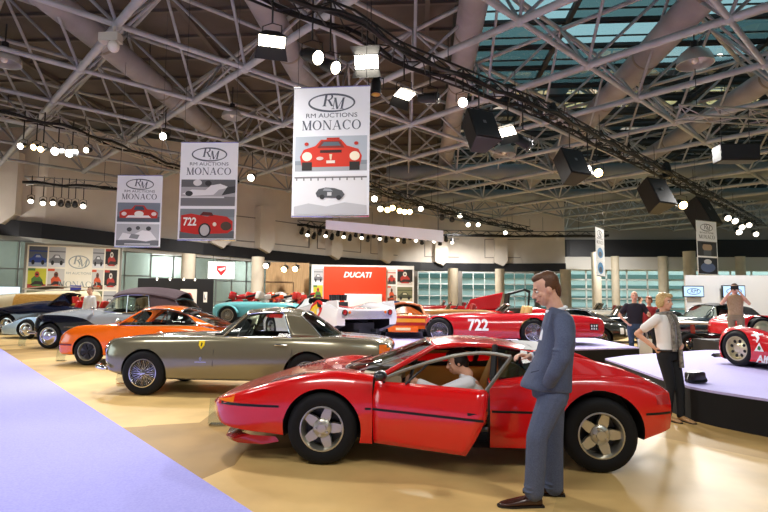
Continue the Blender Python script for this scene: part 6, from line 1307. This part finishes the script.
for sg in (-1, 1): hp = D(479, 424, 5.43 + sg * .09); limb(t, [(hp, .095), (hp + V((-.40, 0, .06)), .07), (hp + V((-.60, 0, .0)), .06)])
fuse(t, 'trousers', mat('dark_trousers', '23262e', .8), drv, .010, 4)

# ------------------------------------------------------------------ generic standing figure
def person(label, X, Y, z0, yaw, Ht, top, legs_m, hair_m, hairp, larm, rarm, sleeves='short', stance=.10, lean=0., hyaw=0., hpitch=0., vox=.010, shoe_m=None, slim=1.0, skirt_top=False, group=None, legs=None):
    """local axes: x forward, y to the figure's left; larm / rarm = elbow and wrist offsets from the shoulder"""
    t = thing('person', label, 'person', (X, Y, z0), yaw, group); k = Ht / 1.75; ln = V((-lean, 0, 0))
    P = lambda x, y, z: V((x * k, y * k, z * k)) + ln * (z / 1.75) * k
    b = MB(); R = basis(hyaw, hpitch); hc = P(.02, 0, 1.63); q = head(b, hc, R, .98 * k); limb(b, [(hc + V((-.02, 0, -.05)) * k, .055 * k), (P(-.01, 0, 1.44), .060 * k)])
    rings(b, [(P(0, 0, 1.46), .06 * k, .10 * k, 0), (P(0, 0, 1.40), .09 * k, .16 * k * slim, 0), (P(0, 0, 1.22), .10 * k, .15 * k * slim, 0), (P(0, 0, 1.05), .09 * k, .135 * k * slim, 0), (P(0, 0, .92), .10 * k, .155 * k, 0), (P(0, 0, .84), .08 * k, .13 * k, 0)])
    arms = []
    for sg, (e, w) in ((1, larm), (-1, rarm)):
        s = P(0, sg * .175 * slim, 1.395); el = s + V(e) * k; wr = s + V(w) * k; arms.append((s, el, wr)); limb(b, [(s, .052 * k), (el, .040 * k), (wr, .028 * k)])
        hand(b, wr, (wr - el), (0, -sg, 0) if abs((wr - el).normalized().y) < .8 else (1, 0, 0), .95 * k, .5, sg)
    lg = legs or [((0, stance, .86), (.02, stance, .47), (0, stance, .08)), ((0, -stance, .86), (.02, -stance, .47), (0, -stance, .08))]
    lg = [tuple(P(*p) for p in l) for l in lg]
    for l in lg: limb(b, [(l[0], .078 * k), (l[1], .050 * k), (l[2], .036 * k)])
    fuse(b, 'body', SKIN, t, vox, 3); face_bits(t, q, R, .98 * k)
    if hairp: hair_cap(t, q, R, .98 * k, hair_m, hairp, vox=vox)
    j = MB(); rings(j, [(P(0, 0, 1.465), .07 * k, .09 * k, 0), (P(0, 0, 1.435), .09 * k, .165 * k * slim, 0), (P(0, 0, 1.37), .112 * k, .190 * k * slim, 0), (P(0, 0, 1.22), .122 * k, .178 * k * slim, 0), (P(0, 0, 1.05), .115 * k, .16 * k * slim, 0), (P(0, 0, .94), .122 * k, .172 * k, 0)] + ([(P(0, 0, .80), .135 * k, .185 * k, 0)] if skirt_top else []))
    for s, el, wr in arms:
        if sleeves == 'short': limb(j, [(s, .072 * k), (s.lerp(el, .62), .064 * k)])
        elif sleeves == 'long': limb(j, [(s, .070 * k), (el, .056 * k), (el.lerp(wr, .92), .044 * k)])
    fuse(j, 'top', top, t, vox, 4)
    r = MB(); rings(r, [(P(0, 0, .99), .112 * k, .158 * k, 0), (P(0, 0, .90), .125 * k, .175 * k, 0), (P(0, 0, .82), .115 * k, .165 * k, 0)])
    for l in lg: limb(r, [(l[0], .098 * k), (l[0].lerp(l[1], .5), .082 * k), (l[1], .066 * k), (l[2], .056 * k)])
    fuse(r, 'trousers', legs_m, t, vox, 4)
    for l in lg: shoe(t, (l[2].x - .02, l[2].y, 0), (1, 0, 0) if not legs else (1, -.15, 0), 1.02 * k, shoe_m or mat('black_shoe', '18181a', .4))
    return t, P, q, R, k, arms
SHORTH = [((-.03, 0, .058), (.086, .080, .084)), ((-.07, 0, .01), (.045, .066, .075)), ((.03, 0, .100), (.055, .055, .032))]
BOBH = [((-.03, 0, .062), (.100, .092, .094)), ((-.07, 0, .0), (.060, .082, .095)), ((.045, .02, .095), (.062, .062, .042)), ((-.02, .07, .0), (.055, .034, .07)), ((-.02, -.07, .0), (.055, .034, .07)), ((-.05, .03, .11), (.05, .05, .04)), ((.0, -.04, .115), (.05, .045, .035))]
BLOND = noisy('blonde_hair', 'd8bd86', 'b08f58', 70, .5); BLKT = mat('black_trouser_cloth', '15171c', .8)
w, P, q, R, k, arms = person('person with short blonde hair, white shirt and grey scarf leaning by the stage', 3.28, 7.28, 0, math.radians(-62), 1.62, mat('white_cotton_top', 'f1f0ee', .7), BLKT, BLOND, BOBH,
    ((-.08, .14, -.26), (.13, -.02, -.36)), ((-.24, -.13, -.22), (-.02, -.02, -.42)), lean=.10, hyaw=.10, shoe_m=mat('tan_shoe', 'a87f52', .5), slim=.92, vox=.009, legs=[((0, .085, .86), (.09, .06, .47), (.10, .02, .075)), ((0, -.085, .86), (.05, -.07, .47), (.0, -.12, .075))])
s = MB(); sc = noisy('grey_scarf_cloth', '9a958c', '5f5b55', 25, .9)
s.tube([P(-.02 + .10 * math.cos(t), .095 * math.sin(t), 1.465 + .02 * math.cos(t)) for t in np.linspace(0, 2 * PI, 21)[:-1]], .026 * k, 8, closed=True); so = s.build('scarf', sc, w, 60)
for y, z1 in ((.055, .72), (-.04, .95)): s = MB(); s.tube([P(.09, y, 1.46), P(.150, y * 1.1, 1.32), P(.150, y * 1.2, 1.15), P(.145, y * 1.25, z1)], [.030 * k, .026 * k, .028 * k, .032 * k], 8); s.build('scarf_end', sc, w, 60)
s = MB(); s.tube([P(.128 * math.cos(t), .18 * math.sin(t), .955) for t in np.linspace(0, 2 * PI, 25)[:-1]], .016 * k, 6, closed=True); s.build('belt', mat('dark_belt', '2e2621', .5), w, 60)
s = MB(); wr = arms[1][2]; s.tube([wr + (arms[1][1] - wr).normalized() * .03 + V((.032 * math.cos(t), .0, .032 * math.sin(t))) for t in np.linspace(0, 2 * PI, 13)[:-1]], .008, 6, closed=True); s.build('bracelet', mat('dark_bracelet', '241d1a', .4), w, 60)
# bag on the stage edge behind
bp = at(700, 384, z=SZ + .001); t = thing('shoulder_bag', 'black shoulder bag lying on the edge of the right stage', 'bag', (bp.x, bp.y + .12, SZ), .5); m = MB(); rbox(m, (0, 0, .075), (.26, .16, .15)); m.build('pouch', mat('black_leather', '131214', .4), t, 60); m = MB(); m.tube(cr([(-.12, 0, .12), (-.2, -.04, .03), (-.05, -.10, .02), (.12, -.08, .03), (.14, 0, .12)], 5), .012, 6); m.build('strap', mat('black_leather', '131214', .4), t, 60)
# man in a dark polo shirt and jeans
w, P, q, R, k, arms = person('person in a dark polo shirt and jeans with hand on hip and white paper bag', 5.52, 14.2, 0, math.radians(-100), 1.79, noisy('navy_polo_cloth', '2a2731', '231f29', 60, .85), noisy('blue_jeans', '42536a', '35455b', 30, .85), mat('cropped_hair', '5c4433', .7), [((-.035, 0, .05), (.082, .078, .076)), ((-.07, 0, .01), (.04, .06, .06))],
    ((.02, .14, -.24), (.24, .10, -.20)), ((-.08, -.16, -.25), (.06, -.02, -.42)), hyaw=-.1, slim=1.08)
hb = arms[0][2]; s = MB(); t = thing('paper_bag', 'white paper carrier bag held by the person in the polo shirt', 'bag', w.matrix_world.translation, 0)
bpos = at(645, 347, Y=13.95); t.location = (bpos.x, bpos.y, bpos.z - .22); s.loft([[(-.15, -.05, 0), (.15, -.05, 0), (.15, .05, 0), (-.15, .05, 0)], [(-.16, -.055, .42), (.16, -.055, .42), (.16, .055, .42), (-.16, .055, .42)]]); s.build('paper_body', mat('white_paper', 'ece8de', .7), t, 0)
for y in (-.05, .05): s = MB(); s.tube([(-.07, y, .41), (-.04, y * .5, .62), (.04, y * .5, .62), (.07, y, .41)], .006, 6); s.build('handle', mat('cord_handle', 'c9c2b4', .7), t, 60)
# photographer on the far side of the lettered red car
CAMB = mat('camera_black', '141416', .4); BEIGE = noisy('beige_plaid_vest', 'b79e7a', '94795a', 26, .85, stretch=(6, 6, 1))
pp = at(735, 300, Y=12.45)
w, P, q, R, k, arms = person('person in a beige checked waistcoat photographing with a camera raised to the face', pp.x, 12.45, SZ, math.radians(-118), 1.52, BEIGE, mat('khaki_trousers', '8a7a5e', .85), mat('cropped_hair', '5c4433', .7), SHORTH,
    ((.10, .12, -.16), (.17, -.06, .12)), ((.10, -.12, -.16), (.17, .06, .12)), sleeves='none', vox=.012)
t = thing('photo_camera', 'black camera with lens held up by the person in the waistcoat', 'camera', w.location, w.rotation_euler.z); c0 = P(.165, 0, 1.635); m = MB(); m.box(c0, (.06, .15, .10)); m.build('camera_body', CAMB, t, 0, bevel=.01); m = MB(); m.cyl(c0 + V((.03, 0, 0)), c0 + V((.13, 0, 0)), .038, n=14); m.cyl(c0 + V((.13, 0, 0)), c0 + V((.15, 0, 0)), .044, n=14); m.build('camera_lens', CAMB, t, 40)
# distant visitors
def far(label, px, Y, Ht, yaw, top, legs, hair, hp=SHORTH, arms_=None, sl='long'):
    p = at(px, 300, Y=Y); return person(label, p.x, p.y, 0, yaw, Ht, mat('cloth_' + top, top, .8), mat('cloth_' + legs, legs, .8), mat('hair_' + hair, hair, .6), hp, *(arms_ or (((.0, .07, -.27), (.08, .05, -.50)), ((.0, -.07, -.27), (.08, -.05, -.50)))), sleeves=sl, vox=.018)
far('person in a white coat in front of the photo display wall', 90, 18.2, 1.92, -1.9, 'f2f1ee', '2a2c34', '6b5a48')
far('bald-headed person seen over the drophead roof by the black poster stand', 142, 24.5, 1.95, -1.6, '77654f', '2a2c34', 'a58a6e')
far('person in a bright blue top in front of the red booth', 395, 27.0, 1.80, -1.4, '2a62b4', '34363c', '5a4030')
far('person in a dark red top behind the person with the paper bag', 649, 15.8, 1.68, -2.2, '8e1f22', '20222a', '8c4a20', BOBH)
far('person in a grey top walking behind the polo-shirted one', 640, 24.5, 1.78, .4, '8d9298', '2c2f38', '4a3a2c')
far('person in black near the small dark red group behind the scarf wearer', 663, 14.4, 1.62, -1.2, '19191d', '19191d', '2a1e18')
# ================================================================== BACKGROUND CARS, MOTORCYCLES, SMALL THINGS
def simple_car(label, X, Y, rz, pm, st, ax, R, W, rr, yf, style='wire', name='vintage_car', z0=0, tubx=None, rimmat=CHROME, archk=1.16, cat='car', screen=None, seats=RLEATH):
    t = thing(name, label, cat, (X, Y, z0), rz); Bd = Body(st); holes = []
    if tubx: h = MB(); h.box(((tubx[0] + tubx[1]) / 2, 0, tubx[2] + .4), (tubx[1] - tubx[0], tubx[3], .8)); holes = [h]
    make_body(Bd, t, pm, [(a, R) for a in ax], R * archk, .3, holes, 40); four_wheels(t, ax, R, R, W, rr, yf, yf, style, rimmat=rimmat, seg=26)
    if tubx:
        for y in (-.3, .3): seat(t, (tubx[0] + tubx[1]) / 2 + .05, y, tubx[2] + .18, seats, .25, False, .9)
        steering(t, (tubx[0] + .15, -.3, tubx[2] + .52), .18, .4)
    if screen:
        x, z, h, w = screen; a_, b__ = cr([(x, -w, z), (x - .15, 0, z + .03), (x, w, z)], 5), cr([(x + h * .6, -w * .85, z + h), (x + h * .6 - .1, 0, z + h + .03), (x + h * .6, w * .85, z + h)], 5)
        m = MB(); m.grid(coons(a_, b__, [a_[0], b__[0]], [a_[-1], b__[-1]])); m.build('windshield', GLASS, t, 60); m = MB(); m.tube([a_[0]] + b__ + [a_[-1]], .02, 6); m.build('windshield_frame', CHROME, t)
    return t, Bd
OLIVE = paint('dark_olive_paint', '34332c', .22, .3); BLKP = paint('black_paint', '0b0c0f', .12); BROWNP = paint('tan_brown_paint', 'a9783c', .3); WHP = paint('cream_white_paint', 'f0eee6', .25); DKG = paint('dark_blue_green_paint', '16242c', .15)
std = lambda L, w, h, x0=-.8: [(x0, w * .45, .36, .5, h * .80, .86, h * .84), (x0 + .1, w * .72, .3, .5, h * .90, .86, h * .92), (x0 + .5, w * .96, .25, .5, h * .97, .84, h * .96), (0.3, w, .23, .5, h, .84, h * 1.03), (L * .4, w, .23, .5, h, .88, h * 1.05), (L * .62, w, .24, .5, h * 1.0, .86, h * 1.0), (x0 + L - .45, w * .9, .3, .5, h * .95, .86, h * .95), (x0 + L - .1, w * .7, .36, .5, h * .84, .86, h * .86), (x0 + L, w * .5, .42, .5, h * .74, .86, h * .76)]
# dark olive coupe behind the tail of number 722
p = at(588, 345, Y=17.2); t, Bd = simple_car('dark olive fastback behind the tail of the number 722 racer', p.x - 2.0, 18.1, math.radians(4), OLIVE, std(4.3, .82, .86), (0, 2.45), .34, .18, .21, .70, name='fastback_coupe')
g = dict(wsb=(.85, .70, .87), wsbc=(.6, .9), wst=(1.35, .54, 1.24), wstc=(1.25, 1.30), rail=[(1.8, .55, 1.27)], bwt=(2.3, .52, 1.20), bwtc=(2.28, 1.27), bwb=(3.1, .60, .88), bwbc=(3.2, .88), belt=[(1.6, .74, .87), (2.4, .72, .87)], cut=(2.1, 2.5), tr=.012); greenhouse(t, g, OLIVE, DARKGLASS)
for x, z in ((3.1, .50), (3.32, .46)): m = MB(); m.grid(Bd.side(x, x + .14, z, z + .2, -1, 3, 2, .006)); m.build('race_plate', WHITE, t, 0)
# big dark convertible with its hood up, in front of the white partition
p = at(664, 315, Y=17.9); t, Bd = simple_car('long dark blue-green convertible with chrome trim in front of the white partition', p.x + .2, 18.75, math.radians(3), DKG, std(5.0, .88, 1.02), (0.1, 3.0), .36, .2, .24, .76, 'disc', name='open_tourer', tubx=(1.4, 2.6, .62, 1.3))
g = dict(wsb=(1.15, .74, 1.02), wsbc=(1.0, 1.06), wst=(1.55, .60, 1.42), wstc=(1.46, 1.46), rail=[(2.0, .62, 1.48)], bwt=(2.75, .58, 1.36), bwtc=(2.75, 1.42), bwb=(3.1, .64, 1.02), bwbc=(3.15, 1.03), belt=[(1.8, .78, 1.03), (2.6, .78, 1.03)], cut=(2.3, 2.45), roofmat=mat('black_hood_cloth', '0e0f12', .8), tr=.014); greenhouse(t, g, DKG)
for sg in (-1, 1): m = MB(); m.grid(Bd.side(-.4, 3.9, .50, .66, sg, 12, 1, .006)); m.build('flank_panel', paint('grey_flank_paint', '6f7a80', .2, .4), t, 0)
# black car with its bonnet raised, white car, more racers
p = at(512, 320, Y=24.9); t, Bd = simple_car('black car with its bonnet raised, behind the number 722 cockpit', p.x, 25.7, 0, BLKP, std(4.4, .86, .98), (0.1, 2.6), .35, .18, .22, .74, 'disc', name='bonnet_up_saloon')
m = MB(); m.prism([(.0, .98), (.10, 1.90), (.85, 2.12), (1.10, 2.02), (1.0, 1.0), (.92, 1.0), (1.0, 1.92), (.82, 2.02), (.16, 1.82), (.06, .98)], lambda u, q, tt: (u - .2, tt, q), -.62, -.58); m.grid([[(-.2, y, .98), (-.1, y, 1.90), (.65, y, 2.12), (.9, y, 2.02)] for y in (-.6, -.2, .2, .6)]); m.build('raised_bonnet', mat('bonnet_underside', '0c0d10', .5), t, 0)
p = at(575, 310, Y=27.5); simple_car('white vintage car with a sloping bonnet, behind the dark olive fastback', p.x, 28.3, 0, WHP, std(4.4, .84, 1.10), (0.1, 2.6), .38, .17, .26, .72, tubx=(1.5, 2.4, .7, 1.2), screen=(1.3, 1.1, .35, .6))
p = at(600, 315, Y=20.2); t, Bd = simple_car('black vintage sports car with chrome headlamps, left of the person in the polo shirt', p.x - .2, 21.0, math.radians(8), BLKP, std(4.2, .80, 1.0), (0.1, 2.5), .37, .16, .26, .70, tubx=(1.4, 2.3, .65, 1.15), screen=(1.2, 1.02, .34, .58))
for sg in (-1, 1): lamp(t, 'headlamp', (-.72, sg * .38, .84), (-1, sg * .1, 0), .13, CLEARLENS)
p = at(628, 312, Y=31); t, Bd = simple_car('dark saloon with twin chrome lamps behind the person in the polo shirt', p.x, 32, math.radians(12), BLKP, std(4.4, .86, 1.05), (0.1, 2.7), .37, .18, .24, .74, 'disc', name='dark_saloon')
p = at(415, 310, Y=20.8); t, Bd = simple_car('long tan-brown open racing car behind the orange racer', p.x, 21.6, 0, BROWNP, std(4.3, .80, 1.16), (0.1, 2.5), .36, .17, .24, .70, tubx=(1.5, 2.3, .75, 1.1), screen=(1.3, 1.16, .25, .55))
p = at(417, 305, Y=24.5); simple_car('red racer far back, left of the raised red tail fin', p.x, 25.3, 0, REDD, std(3.9, .76, 1.28), (0.1, 2.4), .40, .17, .24, .66, name='red_racer', tubx=(1.4, 2.2, .8, 1.0), screen=(1.2, 1.28, .22, .5))
p = at(470, 305, Y=22.6); t, Bd = simple_car('red racing car with a tall pointed tail fin, behind the number 722 racer', p.x - .9, 23.4, 0, RED2, std(4.0, .80, 1.12), (0.1, 2.4), .36, .17, .24, .68, name='finned_racer', tubx=(1.3, 2.1, .7, 1.1), screen=(1.1, 1.12, .22, .55))
m = MB(); m.loft([[(.70, y, 1.12), (.95, y, 1.60), (2.35, y, 1.92), (2.15, y, 1.18)] for y in (-.5, .5)]); m.build('raised_tail', RED2, t, 0, bevel=.05)
# dark open racer with a pale wing beyond the right stage
p = at(682, 345, Y=16.4); t, Bd = simple_car('dark low racer with a flat pale wing, behind the right stage', p.x + .1, 16.85, 0, BLKP, std(2.9, .62, .62, -.5), (0, 1.8), .32, .28, .18, .70, 'slot', name='winged_racer', tubx=(.7, 1.2, .3, .7))
m = MB(); m.box((.2, 0, .92), (1.15, 1.5, .06)); m.build('wing', mat('pale_wing', 'd9cdb8', .4), t, 0, bevel=.015); m = MB()
for sg in (-1, 1): m = MB(); m.box((.2, sg * .5, .74), (.12, .03, .36)); m.build('wing_strut', REDD, t, 0)
pl = MB(); pl.box((10.2, 14.6, .26), (5.0, 2.3, .52)); tag(pl.build('display_plinth', mat('dark_plinth_paint', '26262a', .6), None, 0), 'low dark plinth under the unlettered red car at the right edge', 'plinth')
# motorcycles between the columns and the red booth
def motorcycle(px, Y, z0, c, label, yaw):
    p = at(px, 300, Y=Y); t = thing('motorcycle', label, 'motorcycle', (p.x, p.y, z0), yaw, 'motorcycles by the red booth'); m2 = paint('bike_' + c, c, .25)
    for x in (-.68, .68): wheel(t, x, 0, .32, .32, .13, .23, 'slot', -1, rimmat=SILVER, seg=22)
    m = MB(); rbox(m, (-.12, 0, .80), (.50, .26, .26), Matrix.Rotation(-.15, 3, 'Y')); m.build('tank', m2, t, 60); m = MB(); rbox(m, (-.55, 0, .86), (.36, .34, .42), Matrix.Rotation(.3, 3, 'Y')); rbox(m, (-.3, 0, .50), (.62, .30, .34)); m.build('fairing', m2, t, 60)
    m = MB(); rbox(m, (.42, 0, .86), (.62, .22, .12), Matrix.Rotation(-.22, 3, 'Y')); m.build('seat', BLACK, t, 60); m = MB(); rbox(m, (.66, 0, 1.0), (.30, .18, .12), Matrix.Rotation(-.3, 3, 'Y')); m.build('tail', m2, t, 60)
    m = MB(); m.box((0, 0, .45), (.44, .26, .36)); m.build('engine', STEEL, t, 0, bevel=.03); m = MB(); m.tube([(-.68, .09, .32), (-.42, .09, .95)], .025, 8); m.tube([(-.68, -.09, .32), (-.42, -.09, .95)], .025, 8); m.build('fork', CHROME, t); m = MB(); m.tube([(-.36, -.34, 1.0), (-.42, 0, 1.02), (-.36, .34, 1.0)], .014, 8); m.build('handlebar', BLACK, t)
    m = MB(); m.tube([(.68, .1, .32), (.15, .1, .42)], .03, 8); m.tube([(.0, -.15, .30), (.4, -.18, .36), (.8, -.18, .55)], .045, 8); m.build('exhaust', STEEL, t); return t
for k, (px, Y, c, lab) in enumerate([(243, 27.5, 'b8252a', 'dark red motorcycle at the left of the row, right of the pale column'), (258, 28.5, 'c62a22', 'bright red motorcycle in the row, second from the pale column'), (268, 27.0, 'e4e2de', 'white motorcycle in the middle of the row'), (281, 28.5, 'e0562a', 'orange-red motorcycle in front of the wooden kiosk'), (291, 29.4, 'eceae6', 'white motorcycle nearest the red booth'), (304, 28.0, 'c8241e', 'red motorcycle at the left corner of the red booth')]):
    motorcycle(px, Y, .85, c, lab, .5 + .25 * (k % 3))
p0, p1 = at(236, 300, Y=28), at(312, 300, Y=27.5); mq = MB(); mq.box(((p0.x + p1.x) / 2, 27.8, .425), (p1.x - p0.x + 1.5, 3.6, .85)); tag(mq.build('display_plinth', mat('dark_plinth_paint', '26262a', .6), None, 0), 'long low plinth carrying the row of motorcycles', 'plinth')
# clear acrylic information stands by the front wheels
ACR = glassmat('clear_acrylic', 'eef4f4', refl=1.0)
for px, py, lab in [(123, 384, 'clear acrylic information stand by the bronze-grey coupe nose'), (218, 425, 'clear acrylic information stand under the nearest red nose'), (61, 361, 'clear acrylic information stand by the orange coupe nose'), (22, 346, 'clear acrylic information stand by the drophead front wheel')]:
    p = at(px, py, z=.0); t = thing('information_stand', lab, 'sign stand', (p.x, p.y, .0), .1); m = MB(); m.box((0, 0, .17), (.22, .008, .30), R=Matrix.Rotation(-.25, 3, 'X')); m.build('sign_plate', ACR, t, 0); m = MB(); m.box((0, .02, .01), (.20, .12, .01)); m.build('foot', ACR, t, 0)
# white machine/monitor on the far left and the blue banner stand
p = at(9, 300, Y=25.4); t = thing('information_screen', 'small pale blue screen on a post at the far left', 'screen', (p.x, p.y, 0), .5); m = MB(); m.box((0, 0, 1.80), (.85, .06, .52)); m.build('display', emis('pale_screen', 'cfe0ee', .8), t, 0); m = MB(); m.cyl((0, .06, 0), (0, .06, 1.8), .03, n=8); m.cyl((0, .06, 0), (0, .06, .03), .22, n=16); m.build('post', STEEL, t)
p = at(75, 300, Y=25.7); t = thing('flight_case', 'blue upright display case in front of the photo display wall', 'case', (p.x, p.y, 0), .6); m = MB(); m.box((0, 0, 1.08), (.48, .3, 2.16)); m.build('shell', mat('indigo_case', '35357c', .5), t, 0, bevel=.02); m = MB(); m.box((0, -.155, 1.75), (.34, .01, .2)); m.build('grey_label', mat('pale_label', 'c8c8d4', .5), t, 0)
